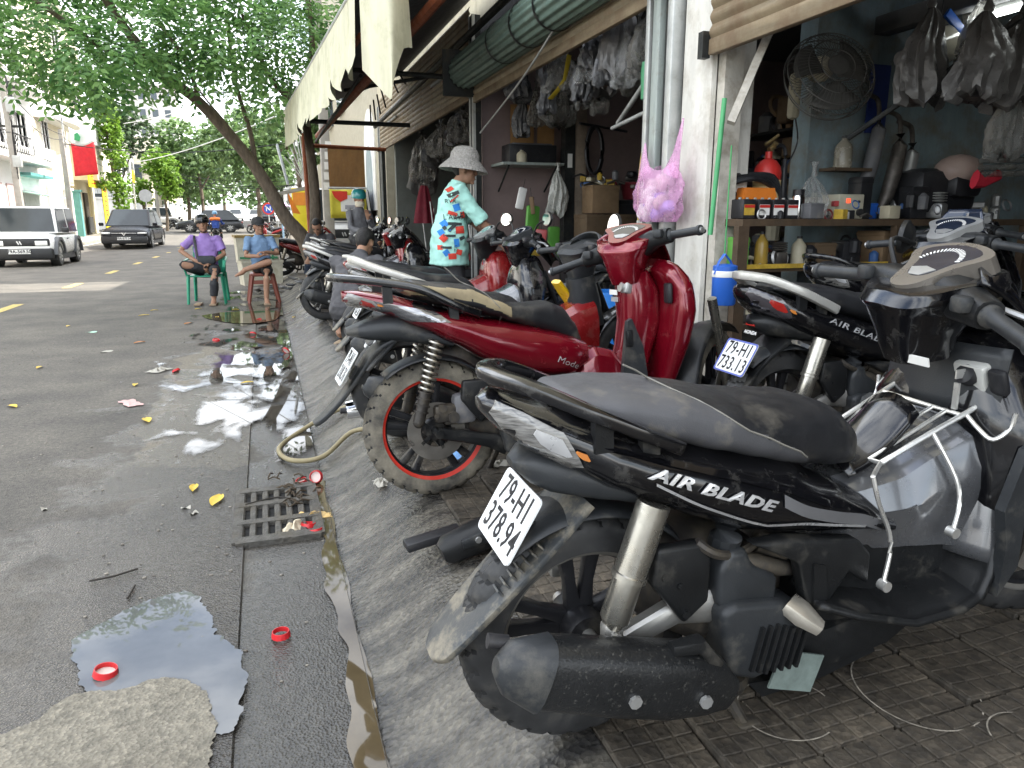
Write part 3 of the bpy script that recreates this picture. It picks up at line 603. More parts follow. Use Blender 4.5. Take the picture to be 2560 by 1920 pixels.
# small workshop clutter on bench, shelves and floor: every piece its own thing
def crate_like(name, label, cat, loc, s, m, yaw=0, m2=None, group=None):
    t = thing(name, label, cat, loc, yaw, group); mb = MB(); mb.rbox((0, 0, s[2]/2), s, .006); mb.build('case', m, t)
    mb = MB(); mb.rbox((0, 0, s[2]*.9), (s[0]*1.03, s[1]*1.03, s[2]*.12), .003); mb.build('lid', m2 or m, t); return t
CARD = mat('cardboard', (.2, .13, .07), .85, var=.15, scale=10); CARDD = mat('dull cardboard', (.12, .08, .045), .85, var=.2)
GRNP = mat('green plastic', (.12, .36, .06), .4); GREYP = mat('grey plastic', (.12, .12, .125), .5, var=.2, dust=.3); SILV = mat('grey alloy', (.42, .42, .41), .4, .7, var=.2, dust=.25)
OILY = mat('oily metal', (.09, .08, .07), .45, .5, var=.4, scale=20, dust=.3)
cl = [('toolbox', 'dark toolbox at the column end of the bench', 'box', (2.66, 3.88, T), (.1, .14, .16), BLACKP),
      ('parts_box', 'black parts box behind the steel flask', 'box', (3.12, 3.64, T), (.1, .1, .09), GREYP),
      ('parts_box', 'dark carton with a white front on the bench right of the charger', 'box', (3.66, 3.84, T), (.09, .12, .26), BLACKP),
      ('small_meter', 'small pale yellow meter on the bench', 'meter', (3.74, 3.66, T+.0), (.09, .08, .08), CREAM),
      ('parts_box', 'blue parts box behind the pale yellow meter', 'box', (3.73, 3.85, T), (.1, .1, .1), BLUEP),
      ('parts_box', 'tall black box on the bench with a silver edge', 'box', (3.98, 3.72, T), (.12, .12, .2), BLACKP),
      ('parts_box', 'grimy grey box at the dark end of the bench', 'box', (4.4, 3.8, T), (.2, .16, .15), GREYP),
      ('green_can', 'light green can on the middle shelf', 'can', (2.68, 3.72, .985), (.1, .08, .17), GRNP),
      ('parts_box', 'brown carton on the middle shelf', 'box', (3.3, 3.75, .985), (.16, .12, .13), CARDD),
      ('parts_box', 'dark carton with yellow lettering side on the middle shelf', 'box', (3.5, 3.74, .985), (.13, .12, .14), BLACKP),
      ('parts_box', 'wide cardboard carton deep on the middle shelf', 'box', (3.85, 3.78, .985), (.3, .2, .2), CARD),
      ('parts_box', 'oily metal box on the lowest shelf', 'box', (2.8, 3.76, .645), (.2, .2, .12), OILY),
      ('parts_box', 'grey box of scrap on the lowest shelf', 'box', (3.2, 3.76, .645), (.24, .2, .14), GREYP)]
for n_, l_, c_, p_, s_, m_ in cl: crate_like(n_, l_, c_, p_, s_, m_, rd_.uniform(-.15, .15))
bottle('bottle', 'bottle of amber oil on the middle shelf', (2.83, 3.7, .985), .2, .04, mat('amber oil', (.4, .26, .05), .2, trans=.2), BLACKP)
bottle('bottle', 'pale plastic oil bottle on the middle shelf near the brown carton', (3.12, 3.72, .985), .17, .045, CREAM, BLACKP)
def engine_part(label, loc, k, m):
    t = thing('engine_part', label, 'engine part', loc, rd_.uniform(0, 3)); mb = MB(); mb.rbox((0, 0, .05*k), (.13*k, .1*k, .1*k), .02*k); mb.build('block', m, t)
    for i in range(4): mb = MB(); mb.lathe([(.062*k, 0), (.066*k, .004), (.062*k, .008)], 16, Matrix.Translation((0, 0, (.11+.016*i)*k))); mb.ball((0, 0, (.11+.016*i)*k), (.05*k, .05*k, .007)); mb.build('fin', m, t)
    mb = MB(); mb.cyl((.04*k, 0, .05*k), (.11*k, .02*k, .07*k), .025*k); mb.build('pipe', m, t)
engine_part('oily engine block on the middle shelf beside the oil bottle', (2.97, 3.72, .985), .8, OILY)
engine_part('grey engine part on the bench right of the silver edge', (4.15, 3.7, T), 1., SILV)
engine_part('oily engine part at the back of the lowest shelf', (3.5, 3.78, .645), 1.1, OILY)
for i, (x, y, z, l, lab) in enumerate(((3.9, 3.86, 1.3, .5, 'grey exhaust pipe leaning in the dark alcove'), (4.05, 3.9, 1.3, .45, 'silver exhaust muffler leaning in the dark alcove'), (3.78, 3.93, 1.36, .55, 'dusty exhaust pipe nearest the blue wall edge'))):
    t = thing('exhaust_pipe', lab, 'exhaust', (x, y, z), group='exhausts in the alcove'); mb = MB()
    mb.sweep([(-.05, 0, 0), (0, 0, .1), (.04, 0, l*.5), (.07, 0, l*.85), (.06, 0, l)], [.025, .045, .05, .045, .03], 12); mb.build('muffler', (OILY, SILV, GREYP)[i], t)
    mb = MB(); mb.tube([(.06, 0, l), (.03, 0, l+.1), (-.08, 0, l+.13)], .015, 8, 4); mb.build('pipe', OILY, t)
# stored seats and helmet
t = thing('stored_helmet', 'pale dusty helmet shell on a dark heap', 'helmet', (4.33, 3.72, 1.56)); mb = MB(); mb.ball((0, 0, 0), (.16, .14, .11)); mb.build('shell', mat('dusty rose shell', (.3, .22, .19), .5, dust=.4), t); mb = MB(); mb.rbox((0, 0, -.09), (.24, .22, .16), .05); mb.build('padding', BLACKP, t)
mb = MB(); mb.rbox((0, 0, 0), (.5, .35, .3), .08); o = mb.build('seat_heap', BLACKP, loc=(4.25, 3.85, T+.17)); tag(o, 'black heap of old seats under the dusty helmet', 'seats')
mb = MB()
for k in range(3): mb.cyl((0, 0, .04*k), (.7, -.1, .02+.04*k), .018)
o = mb.build('wrapped_tubes', PLASD, loc=(4.25, 3.5, 1.53)); tag(o, 'plastic wrapped silver tubes lying across the back', 'tubes')
mb = MB(); mb.sweep([(0, 0, 0), (.08, 0, -.02), (.2, 0, .03)], [(.03, .06), (.02, .03), (.02, .035)], 8); o = mb.build('red_rag', mat('red rag', (.5, .02, .04), .8), loc=(4.22, 3.5, 1.5)); tag(o, 'red and pink rag on the wrapped tubes', 'rag')
# things hanging from the ceiling
HL = mat('headlamp glass', (.55, .52, .42), .12, trans=.4, var=.15)
t = thing('hanging_headlamp', 'plastic wrapped headlamp hanging in front of the blue poster', 'headlamp', (3.68, 3.4, 2.2))
mb = MB(); mb.sweep([(-.24, 0, -.06), (-.12, 0, 0), (.05, 0, .02), (.2, 0, .03)], [(.02, .02), (.07, .09), (.08, .11), (.03, .05)], 14); mb.build('lens', HL, t)
mb = MB(); mb.sweep([(-.2, .06, -.06), (0, .07, -.02), (.2, .06, .02)], [.04, .1, .05], 10); mb.build('housing', GREYP, t)
mb = MB(); mb.cyl((0, 0, .1), (.02, 0, .5), .003, n=5); mb.build('string', BLACKP, t)
mb = MB(); mb.rbox((0, 0, 0), (.05, .02, .3), .004, rot=Matrix.Rotation(rad(-55), 3, 'Y')); o = mb.build('blue_strap', BLUEP, loc=(3.80, 3.36, 2.29)); tag(o, 'blue patterned strap dangling above the headlamp', 'strap')
mb = MB(); mb.box((0, 0, 0), (.16, .01, .42)); o = mb.build('wall_poster', mat('navy poster', (.015, .03, .13), .5, var=.3), loc=(3.86, 3.98, 2.02)); tag(o, 'dark blue poster high on the wall behind the headlamp', 'poster')
for i, (x, y, z, w, h, lab) in enumerate(((3.56, 3.0, 2.28, .3, .42, 'big grey plastic sack hanging in front, left of two'), (3.84, 3.02, 2.3, .36, .46, 'big grey plastic sack hanging in front, right of two'), (3.8, 3.0, 1.92, .2, .34, 'clear wrapped part hanging under the grey sacks'))):
    bag('hanging_sack', lab, 'bag', (x, y, z), w, w*.7, h, GREYB if i < 2 else PLASD, 20+i, 'sacks hanging under the ceiling')
ORD = ['first', 'second', 'third', 'fourth', 'fifth', 'sixth', 'seventh', 'eighth', 'ninth', 'tenth', 'eleventh', 'twelfth', 'thirteenth', 'fourteenth']
# ================================================================ middle and far shop contents
hb = [(2.75, 4.9, .34, .5), (2.95, 5.25, .3, .42), (2.72, 5.5, .3, .62), (3.1, 5.7, .34, .5), (2.78, 6.0, .36, .4), (3.0, 6.3, .3, .62), (2.72, 6.6, .3, .36), (3.15, 6.8, .36, .5), (2.8, 7.15, .3, .42), (3.05, 7.5, .34, .52), (2.74, 7.9, .32, .36), (3.3, 8.1, .34, .5), (3.4, 8.3, .3, .45), (3.5, 8.5, .3, .4)]
PLDK = mat('dark wrapped parts', (.07, .07, .072), .16, var=.5, scale=12, bump=1., bscale=22, spec=.8)
YSTR = mat('yellow strap', (.55, .4, .03), .5)
for i, (x, y, w, h) in enumerate(hb):
    bag('parts_bag', ORD[i]+' crumpled parts bag from the steel jamb inside the middle shop', 'bag', (x, y, 2.78+.1*(i % 3)), w, w*.75, h, (PLDK, PLASD, GREYB)[(i*2+1) % 3], 40+i, 'plastic bags hanging inside the middle shop', yaw=i)
hb2 = [(2.8, 9.3, .4, .5), (3.0, 9.8, .4, .45), (2.75, 10.3, .45, .42), (2.9, 11.0, .5, .4), (2.8, 11.8, .5, .5), (2.95, 12.6, .5, .6), (2.8, 13.4, .55, .8), (3.0, 14.2, .5, .95)]
for i, (x, y, w, h) in enumerate(hb2):
    bag('parts_bag', ORD[i]+' crumpled parts bag past the man in mint, farthest shop', 'bag', (x, y, 2.74), w, w*.7, h, (PLASD, PLDK, PLASD, GREYB)[i % 4], 70+i, 'plastic bags hanging inside the farthest shop', yaw=i*1.3)
mb = MB(); mb.sweep([(2.72, 6.45, 2.7), (2.70, 6.5, 2.5), (2.66, 6.55, 2.42), (2.64, 6.7, 2.36)], [(.03, .005)]*4, 6); o = mb.build('yellow_strap', YSTR); tag(o, 'yellow strap dangling among the hanging bags', 'strap')
mb = MB(); mb.tube([(2.3, 5.0, 3.0), (2.36, 6.6, 2.55), (2.42, 8.3, 2.22)], .01, 6, 6); o = mb.build('slack_cable', STEELL); tag(o, 'slack grey cable crossing the front of the middle shop', 'cable')
mb = MB(); mb.cyl((2.62, 4.55, 2.35), (2.9, 5.8, 2.05), .02).cyl((2.62, 4.55, 2.02), (2.75, 5.6, 1.98), .016); o = mb.build('hanging_rack', STEELL); tag(o, 'pale metal bars hanging beside the jamb', 'rack')
mb = MB(); mb.lathe([(0, 0), (.05, .02), (.055, .2), (.05, .26), (.0, .27)], 14); o = mb.build('green_cylinder', mat('green canister', (.06, .25, .12), .4), loc=(2.6, 4.75, 2.05)); tag(o, 'green canister hanging at the edge of the jamb', 'canister')
# inner pillar
t = thing('inner_pillar', 'dark steel and peeling plaster pillar inside the middle shop', 'pillar', (3.62, 8.45, .268))
mb = MB(); mb.box((-.07, -.04, 1.4), (.13, .13, 2.8)); mb.build('steel', STEELD, t); mb = MB(); mb.rbox((.08, 0, 1.4), (.15, .18, 2.8), .015); mb.build('plaster', mat('peeling beige plaster', (.3, .24, .18), .85, var=.2, dust=.6, dcol=(.11, .08, .06), dscale=4), t)
mb = MB(); mb.box((-.07, -.108, 1.68), (.06, .004, .16)); mb.build('sticker', WHITEP, t)
for (x0, x1, z0, z1, m, l) in ((2.95, 3.25, 2.0, 2.62, mat('amber board', (.34, .19, .075), .8, var=.2), 'amber cardboard sheet high on the pink wall, left'), (3.3, 3.52, 1.95, 2.5, mat('amber board', (.34, .19, .075)), 'amber cardboard sheet high on the pink wall, right')):
    mb = MB(); mb.box(((x0+x1)/2, 8.80, (z0+z1)/2), (x1-x0, .02, z1-z0)); o = mb.build('card_sheet', m); tag(o, l, 'cardboard')
t = thing('wall_shelf', 'tilted grey wall shelf carrying a black box', 'shelf', (3.08, 8.55, 1.9))
mb = MB(); mb.box((0, 0, 0), (.76, .5, .03)); mb.build('board', STEELG, t); mb = MB(); mb.cyl((-.3, .2, -.3), (-.3, -.2, -.02), .012).cyl((.3, .2, -.3), (.3, -.2, -.02), .012); mb.build('bracket', STEELD, t)
t = thing('black_box', 'long black box with a white can on the wall shelf', 'box', (3.12, 8.6, 1.916)); mb = MB(); mb.rbox((0, 0, .11), (.6, .3, .21), .01); mb.build('case', BLACKP, t); mb = MB(); mb.rbox((0, 0, .222), (.5, .25, .02), .005); mb.build('top', GREYP, t)
bottle('can', 'whitish can standing in front of the black box', (2.95, 8.38, 1.916), .15, .06, CREAM, BLACKP)
# goods hanging by the pillar
bag('white_bag', 'white translucent bag hanging by the inner pillar', 'bag', (3.36, 8.25, 1.82), .24, .2, .5, mat('milky bag', (.6, .6, .55), .3, trans=.3, bump=.5, bscale=12, var=.1), 5)
for i, (x, y, z, s, m, l) in enumerate(((3.02, 8.2, 1.25, (.18, .05, .34), GRNP, 'green packet hanging under the wall shelf'), (3.3, 8.22, .98, (.16, .06, .4), GRNP, 'lime green packet hanging low by the pillar'), (3.12, 8.18, 1.08, (.15, .05, .14), mat('red packet', (.5, .1, .1), .4), 'red packet hanging between the green ones'), (3.05, 8.25, .9, (.2, .05, .12), YELP, 'yellow packet hanging lowest under the shelf'), (3.0, 8.15, 1.42, (.05, .02, .2), CARD, 'cardboard tag hanging over the green packet'), (2.88, 8.2, 1.5, (.1, .04, .25), WHITEP, 'silver white packet hanging left under the shelf'))):
    t = thing('packet', l, 'packet', (x, y, z), (0, rd_.uniform(-.3, .3), rd_.uniform(-.4, .4))); mb = MB(); mb.rbox((0, 0, 0), s, min(s)*.45); mb.build('wrapper', m, t); mb = MB(); mb.cyl((0, 0, s[2]*.5), (0, 0, s[2]*.5+.1), .004, n=5); mb.build('hanger', BLACKP, t)
for i, (x, z, s, m, l) in enumerate(((3.8, 1.33, (.34, .3, .32), CARD, 'square cardboard carton on top of the stack'), (3.72, 1.02, (.36, .3, .30), CARDD, 'cardboard carton with a faint print under the top one'), (4.05, 1.02, (.3, .3, .3), CARDD, 'dull cardboard carton right of the stack'))):
    crate_like('carton', l, 'carton', (x, 8.0, z), s, m, .1*i)
crate_like('cabinet', 'low dark cabinet holding up the cartons', 'cabinet', (3.85, 8.05, .268), (.85, .45, .75), BLACKP)
t = thing('red_basket', 'dark red basket piled with parts behind the cartons', 'basket', (4.35, 8.2, 1.5)); mb = MB(); mb.lathe([(.12, 0), (.17, .2), (.175, .2), (.13, 0)], 18); mb.build('basket', mat('dark red plastic', (.22, .02, .03), .5), t)
for i in range(5): mb = MB(); mb.rbox((rd_.uniform(-.1, .1), rd_.uniform(-.1, .1), .2+.03*i), (.14, .1, .08), .03, rot=rd_.uniform(0, 3)); mb.build('part', (BLACKP, GREYP, OILY)[i % 3], t)
crate_like('cabinet', 'dark cabinet under the red basket', 'cabinet', (4.4, 8.3, .268), (.6, .4, 1.22), BLACKP)
t = thing('inner_tubes', 'bundle of black inner tubes hanging on a rod', 'inner tubes', (3.72, 8.0, 2.32))
for i in range(5): mb = MB(); mb.tube([(.1*cos(a)+.02*i-.05, .03*i-.06, -.28+.26*sin(a)) for a in [2*pi*k/16 for k in range(16)]], .016, 6, close=True); mb.build('tube', BLACKP, t)
mb = MB(); mb.cyl((-.25, -.1, 0), (.5, .2, -.03), .014); mb.build('rod', BLACKP, t)
t = thing('red_can', 'red can with a white cap on the floor rack', 'can', (3.75, 6.6, .9)); mb = MB(); mb.rbox((0, 0, .12), (.12, .09, .24), .02); mb.build('body', REDP, t); mb = MB(); mb.cyl((0, 0, .24), (0, 0, .28), .03); mb.build('cap', WHITEP, t)
crate_like('tool_chest', 'dark tool chest under the red can', 'chest', (3.8, 6.6, .268), (.6, .5, .63), BLACKP)
t = thing('air_hose', 'yellow air hose hanging beside the steel jamb', 'hose', (2.62, 4.62, 2.0)); mb = MB(); mb.tube([(0, 0, 0), (-.03, .12, -.15), (-.03, .2, -.5), (-.02, .2, -.75)], .009, 6, 6); mb.build('hose', mat('yellow hose', (.5, .36, .08), .5), t); mb = MB(); mb.cyl((-.02, .2, -.75), (-.02, .2, -.82), .014).cyl((-.02, .2, -.82), (-.02, .19, -1.05), .006); mb.build('nozzle', SILV, t)
# pink carrier bag on the column
PINKB = mat('pink carrier film', (.78, .42, .66), .25, var=.12, trans=.3, alpha=.5, ior=1.15, bump=.6, bscale=12)
t = thing('pink_bag', 'translucent pink carrier bag full of rubbish hung on the column', 'bag', (2.40, 4.17, 1.22))
def pf(u, v):
    a = 2*pi*u; k = sin(pi*(.18+.62*(1-v)))**.7; f = 1+.1*(abs(sin(5*a+v*3))-.5)+.2*mnoise.noise((cos(a)*2, sin(a)*2, v*3))+.1*mnoise.noise((cos(a)*6, sin(a)*6, v*8))
    return V((-.02+.085*k*cos(a)*f, .27*k*sin(a)*f*(1-.1*v), .02+.33*v+.02*sin(3*a)*v))
mb = MB(); mb.grid(pf, 48, 22); mb.f.append(tuple(range(47, -1, -1))); mb.mi.append(0); mb.build('sack', PINKB, t, 70)
for s, top in ((1, .52), (-1, .62)):
    mb = MB(); mb.sweep([(-.03, s*.16, .3), (-.02, s*.2, .42), (0, s*.225, top)], [(.085, .03), (.04, .012), (.006, .006)], 10, up=(1, 0, 0)); mb.build('strap', PINKB, t, 70)
rr = random.Random(8)
for i in range(16):
    mb = MB(); mb.rbox((-.02+rr.uniform(-.03, .03), rr.uniform(-.17, .17), .06+rr.uniform(0, .2)), (.06, .1, .07), .02, rot=Matrix.Rotation(rr.uniform(0, 3), 3, 'X')); mb.build('rubbish', (WHITEP, mat('pale paper', (.6, .5, .5), .8), mat('lilac film', (.25, .22, .6), .4))[i % 3], t)
t = thing('blue_bin', 'blue plastic bin standing by the column foot', 'bin', (2.28, 4.52, .255)); mb = MB(); mb.lathe([(0, 0), (.14, 0), (.165, .5), (.165, .52), (.15, .52), (.13, .02), (0, .02)], 20); mb.build('body', mat('bright blue plastic', (.02, .16, .5), .35), t); mb = MB(); mb.lathe([(.166, .38), (.172, .385), (.172, .41), (.166, .415)], 20); mb.build('rim', mat('bright blue plastic', (.02, .16, .5)), t)
# far shop
t = thing('red_raincoat', 'dark red raincoat hanging inside the farthest shop', 'raincoat', (2.75, 13.0, 1.2))
def rc(u, v): a = 2*pi*u; k = .05+.12*v**.7; f = 1+.2*sin(7*a); return V((k*cos(a)*f, k*.8*sin(a)*f*1.2, .65*(1-v)))
mb = MB(); mb.grid(rc, 30, 10); mb.build('cloth', mat('wine red cloth', (.2, .015, .03), .7), t, 70); mb = MB(); mb.cyl((0, 0, .6), (0, 0, .9), .006, n=5); mb.build('hook', BLACKP, t)
for (x, y, z, s, l) in ((2.9, 11.2, 2.0, (.02, .7, 1.0), 'brown board wall panel behind the hat man'), (2.95, 11.9, 2.1, (.02, .5, .7), 'brown board panel farther left inside the shop')):
    mb = MB(); mb.box((x+.6, y, z), s); o = mb.build('board_panel', CARD); tag(o, l, 'panel')
mb = MB(); mb.box((3.2, 11.6, 1.75), (.02, .3, .5)); o = mb.build('green_picture', mat('dark green print', (.03, .09, .07), .4, var=.5, scale=12)); tag(o, 'dark green poster on the brown panel', 'poster')
mb = MB(); mb.box((3.6, 12.4, 1.6), (.12, .12, 2.7)); o = mb.build('green_pole', mat('pale green paint', (.35, .42, .33), .6, var=.2)); tag(o, 'pale green pillar inside the farthest shop', 'pillar')
for i, (x, y) in enumerate(((2.9, 12.6), (3.0, 13.9), (2.95, 10.4))):
    t = thing('handlebar_stack', ['chrome pipes leaning inside the farthest shop by the raincoat', 'chrome pipes leaning deep in the farthest shop', 'chrome pump stand inside the farthest shop'][i], 'pipes', (x, y, .27)); mb = MB(); mb.cyl((0, 0, 0), (-.1, .15, 1.3), .014).cyl((.05, .1, 0), (.1, -.1, 1.2), .012); mb.build('pipe', SILV, t); mb = MB(); mb.rbox((0, .05, .03), (.2, .3, .06), .01); mb.build('foot', BLACKP, t)
# floor clutter at the back of the nearest shop
for i, (x, y, s, m, l) in enumerate(((4.9, 2.9, (.5, .6, .8), GREYP, 'grey cabinet deep inside the nearest shop'), (5.6, 1.9, (.5, .9, 1.3), BLACKP, 'tall black cabinet deep inside the nearest shop'), (4.5, .6, (.5, .6, 1.0), DARKW, 'dark cupboard at the right inside the nearest shop'))):
    crate_like('cabinet', l, 'cabinet', (x, y, .268), s, m)
ORD2 = ['first', 'second', 'third', 'fourth', 'fifth', 'sixth', 'seventh', 'eighth', 'ninth', 'tenth', 'eleventh', 'twelfth', 'thirteenth', 'fourteenth', 'fifteenth', 'sixteenth']
# ================================================================ heaps of small parts nobody could count
def heap(name, label, box, n, mats, seed, smin=.02, smax=.09, flat=True):
    """box = x0, x1, y0, y1, z; small boxes, tubes, coils and cylinders lying on a surface"""
    rr = random.Random(seed); mb = MB(); x0, x1, y0, y1, z = box
    for i in range(n):
        mb.cur = rr.randrange(len(mats)); x, y = rr.uniform(x0, x1), rr.uniform(y0, y1); s = rr.uniform(smin, smax); k = rr.random(); zz = z+(0 if rr.random() < .65 else rr.uniform(0, smax*.9))
        if k < .4: mb.rbox((x, y, zz+s*.35), (s*rr.uniform(.6, 1.6), s*rr.uniform(.5, 1), s*rr.uniform(.5, 1.2)), s*.08, rot=rr.uniform(0, 3), seg=1)
        elif k < .62: mb.lathe([(0, 0), (s*.4, 0), (s*.42, s*.9), (s*.3, s), (s*.14, s*1.15), (0, s*1.15)], 10, Matrix.Translation((x, y, zz)))
        elif k < .8: a = rr.uniform(0, 6); mb.sweep([(x, y, zz+s*.2), (x+s*cos(a), y+s*.4*sin(a), zz+s*.5), (x+2*s*cos(a), y+s*.6*sin(a), zz+s*.2)], s*.12, 6)
        else: mb.lathe([(s*.5, 0), (s*.6, s*.1), (s*.5, s*.2), (s*.4, s*.1)], 14, Matrix.Translation((x, y, zz+s*.4)) @ Matrix.Rotation(rr.uniform(.9, 1.6), 4, 'X'), close=True)
    o = mb.build(name, mats, None, 35); tag(o, label, 'parts', kind='stuff'); return o
MIX = [BLACKP, GREYP, OILY, SILV, BLACKP, OILY, CREAM, mat('faded red plastic', (.3, .03, .03), .5), YELP, mat('dull blue plastic', (.04, .1, .25), .5)]
heap('parts_heap', 'small parts scattered along the bench top', (2.65, 4.8, 3.6, 3.98, T), 90, MIX, 1)
heap('parts_heap', 'small bottles and parts packed on the middle shelf', (2.65, 4.8, 3.62, 3.95, .985), 90, MIX, 2, .03, .11)
heap('parts_heap', 'oily scrap parts packed on the lowest shelf', (2.65, 4.8, 3.62, 3.95, .645), 80, MIX, 3, .03, .11)
heap('parts_heap', 'scrap parts on the shop floor under the bench', (2.65, 4.8, 3.5, 3.95, .268), 70, MIX, 4, .04, .14)
heap('parts_heap', 'piled parts against the pink wall of the middle shop', (2.75, 6.0, 8.1, 8.75, .268), 150, MIX, 5, .05, .2)
heap('parts_heap', 'parts stacked on the cartons of the middle shop', (3.5, 5.2, 7.9, 8.4, 1.62), 60, MIX, 6, .04, .13)
heap('parts_heap', 'parts piled at the back of the farthest shop', (3.3, 6.0, 12.0, 14.6, .268), 120, MIX, 7, .08, .3)
heap('parts_heap', 'dark tools and parts deep inside the nearest shop', (4.4, 6.2, .5, 3.4, .268), 90, [BLACKP, OILY, GREYP, SILV], 8, .08, .3)
# steel racks deep in the shops, with shelves of parts
for i, (x, y0, y1, lab) in enumerate(((6.0, 5.0, 8.3, 'steel rack of parts at the back of the middle shop'), (6.2, 9.6, 14., 'steel rack of parts at the back of the farthest shop'), (6.4, 0, 3.9, 'steel rack of parts at the back of the nearest shop'))):
    t = thing('steel_rack', lab, 'rack', (x, (y0+y1)/2, .268)); L_ = y1-y0
    for z in (.5, 1.0, 1.5, 2.0): mb = MB(); mb.box((0, 0, z), (.45, L_, .03)); mb.build('shelf', STEELD, t)
    for y in (-L_/2, 0, L_/2): mb = MB(); mb.box((-.2, y, 1.15), (.04, .04, 2.3)); mb.build('upright', STEELD, t)
    for k, z in enumerate((.785, 1.285, 1.785, 2.285)): heap('rack_parts', ['lowest', 'second', 'third', 'top'][k]+' shelf of boxed parts on the '+lab.replace('steel rack of parts at the ', ''), (x-.18, x+.15, y0+.1, y1-.1, z), 46, [BLACKP, CARDD, GREYP, CARD, OILY, CREAM, mat('dull blue plastic', (.04, .1, .25))], 30+4*i+k, .1, .3)
# extra wrapped parts hung close together under the ceilings
rr = random.Random(77)
for i in range(16):
    x, y = 2.66+.5*rr.random(), 4.8+3.6*(i+.5)/16
    bag('wrapped_part', ORD2[i]+' small wrapped part along the rail inside the middle shop', 'wrapped part', (x, y, 2.62+.06*rr.random()), .16+.1*rr.random(), .14, .22+.2*rr.random(), (PLDK, PLASD, PLAS)[i % 3], 120+i, 'wrapped parts along the rail of the middle shop', yaw=i)
for i in range(9):
    bag('wrapped_part', ORD2[i]+' wrapped part hanging deep in the nearest shop', 'wrapped part', (3.5+.26*i*.7, 3.3-.22*i*.7, 2.36+.05*rr.random()), .18+.12*rr.random(), .16, .25+.25*rr.random(), (GREYB, PLASD, PLDK)[i % 3], 150+i, 'wrapped parts hanging deep in the nearest shop', yaw=i)
# ================================================================ motorbikes
GLK = mat('gloss black paint', (.004, .004, .005), .2, var=.1, coat=.6, dust=.2, dcol=(.1, .095, .085), dscale=22)
GLKD = mat('dusty black paint', (.006, .006, .0075), .18, var=.2, coat=.7, dust=.3, dcol=(.14, .13, .115), dscale=8)
MTK = mat('matt black plastic', (.011, .0115, .012), .36, var=.2, spec=.35, scale=10, dust=.24, dcol=(.12, .11, .09), dscale=8, bump=.08, bscale=300)
MTG = mat('grey black plastic', (.025, .027, .029), .4, var=.18, spec=.4, scale=8, dust=.3, dcol=(.17, .155, .125), dscale=7, bump=.06, bscale=300)
MUDG = mat('muddy grey plastic', (.04, .043, .045), .42, var=.2, scale=8, dust=.5, dcol=(.36, .31, .22), dscale=14, bump=.06, bscale=200)
SEATD = mat('dark seat vinyl', (.013, .0135, .0155), .45, var=.2, scale=5, dust=.3, dcol=(.15, .135, .105), dscale=6, bump=.1, bscale=420)
SEATL = mat('grey seat vinyl', (.075, .075, .08), .5, var=.12, scale=5, dust=.3, dcol=(.26, .23, .17), dscale=8, bump=.12, bscale=420)
SEATT = mat('tan seat vinyl', (.27, .22, .13), .55, var=.2, scale=8, dust=.3, dcol=(.15, .12, .08), bump=.1, bscale=420)
TYRE = mat('tyre rubber', (.026, .026, .026), .5, var=.3, scale=18, dust=.3, dcol=(.12, .105, .08), dscale=9)
TYRED = mat('muddy tyre rubber', (.05, .047, .042), .8, var=.3, scale=14, dust=.8, dcol=(.3, .265, .2), dscale=5)
RIMK = mat('black rim', (.018, .018, .02), .35, .3, var=.2, dust=.3, dcol=(.2, .18, .14))
CHROME = mat('chrome', (.75, .75, .75), .08, 1., var=.05)
STEELP = mat('stainless rod', (.85, .84, .8), .32, .85, var=.08, scale=20)
SHOCKM = mat('aged shock sleeve', (.42, .4, .35), .28, .9, var=.15, scale=12, dust=.25, dcol=(.28, .25, .18), dscale=16)
ALLOY = mat('cast alloy', (.38, .37, .345), .42, .75, var=.15, dust=.35, dcol=(.2, .17, .12), dscale=12)
ENGM = mat('engine metal', (.055, .05, .045), .5, .5, var=.4, scale=20, dust=.55, dcol=(.17, .14, .095), dscale=12)
RAILS = mat('silver rail paint', (.55, .54, .5), .35, .5, var=.12, dust=.3, dcol=(.2, .18, .14))
TANKM = mat('graphite metallic', (.15, .153, .16), .24, .6, var=.08, coat=.8, dust=.15, dcol=(.2, .19, .17))
TLENS = mat('smoked tail lens', (.17, .165, .155), .12, var=.75, scale=3, streak=(8, 8, 60), coat=1., dust=.25, dcol=(.2, .18, .14))
REDLENS = mat('red tail lens', (.3, .02, .015), .12, var=.1, coat=1.)
AMBL = mat('amber lens', (.5, .17, .03), .15, coat=1.)
PLATE = mat('plate enamel', (.74, .75, .74), .45, var=.05, dust=.18, dcol=(.45, .4, .3)); INK = mat('plate ink', (.012, .012, .014), .6)
GLASSK = mat('gauge glass', (.015, .02, .035), .05, coat=1.); MIRR = mat('mirror glass', (.9, .9, .9), .01, 1., var=0)
REDM = mat('candy red metallic', (.17, .003, .011), .22, .35, var=.1, coat=1., dust=.08, dcol=(.2, .1, .09), dscale=12)
REDF = mat('red paint bike', (.19, .008, .009), .25, .1, var=.12, coat=.8, dust=.2, dcol=(.15, .1, .08))
REDRIM = mat('red rim stripe', (.55, .035, .02), .4, var=.15, dust=.3, dcol=(.3, .2, .14))
SILVERM = mat('silver decal', (.62, .62, .62), .3, .6, var=.1)

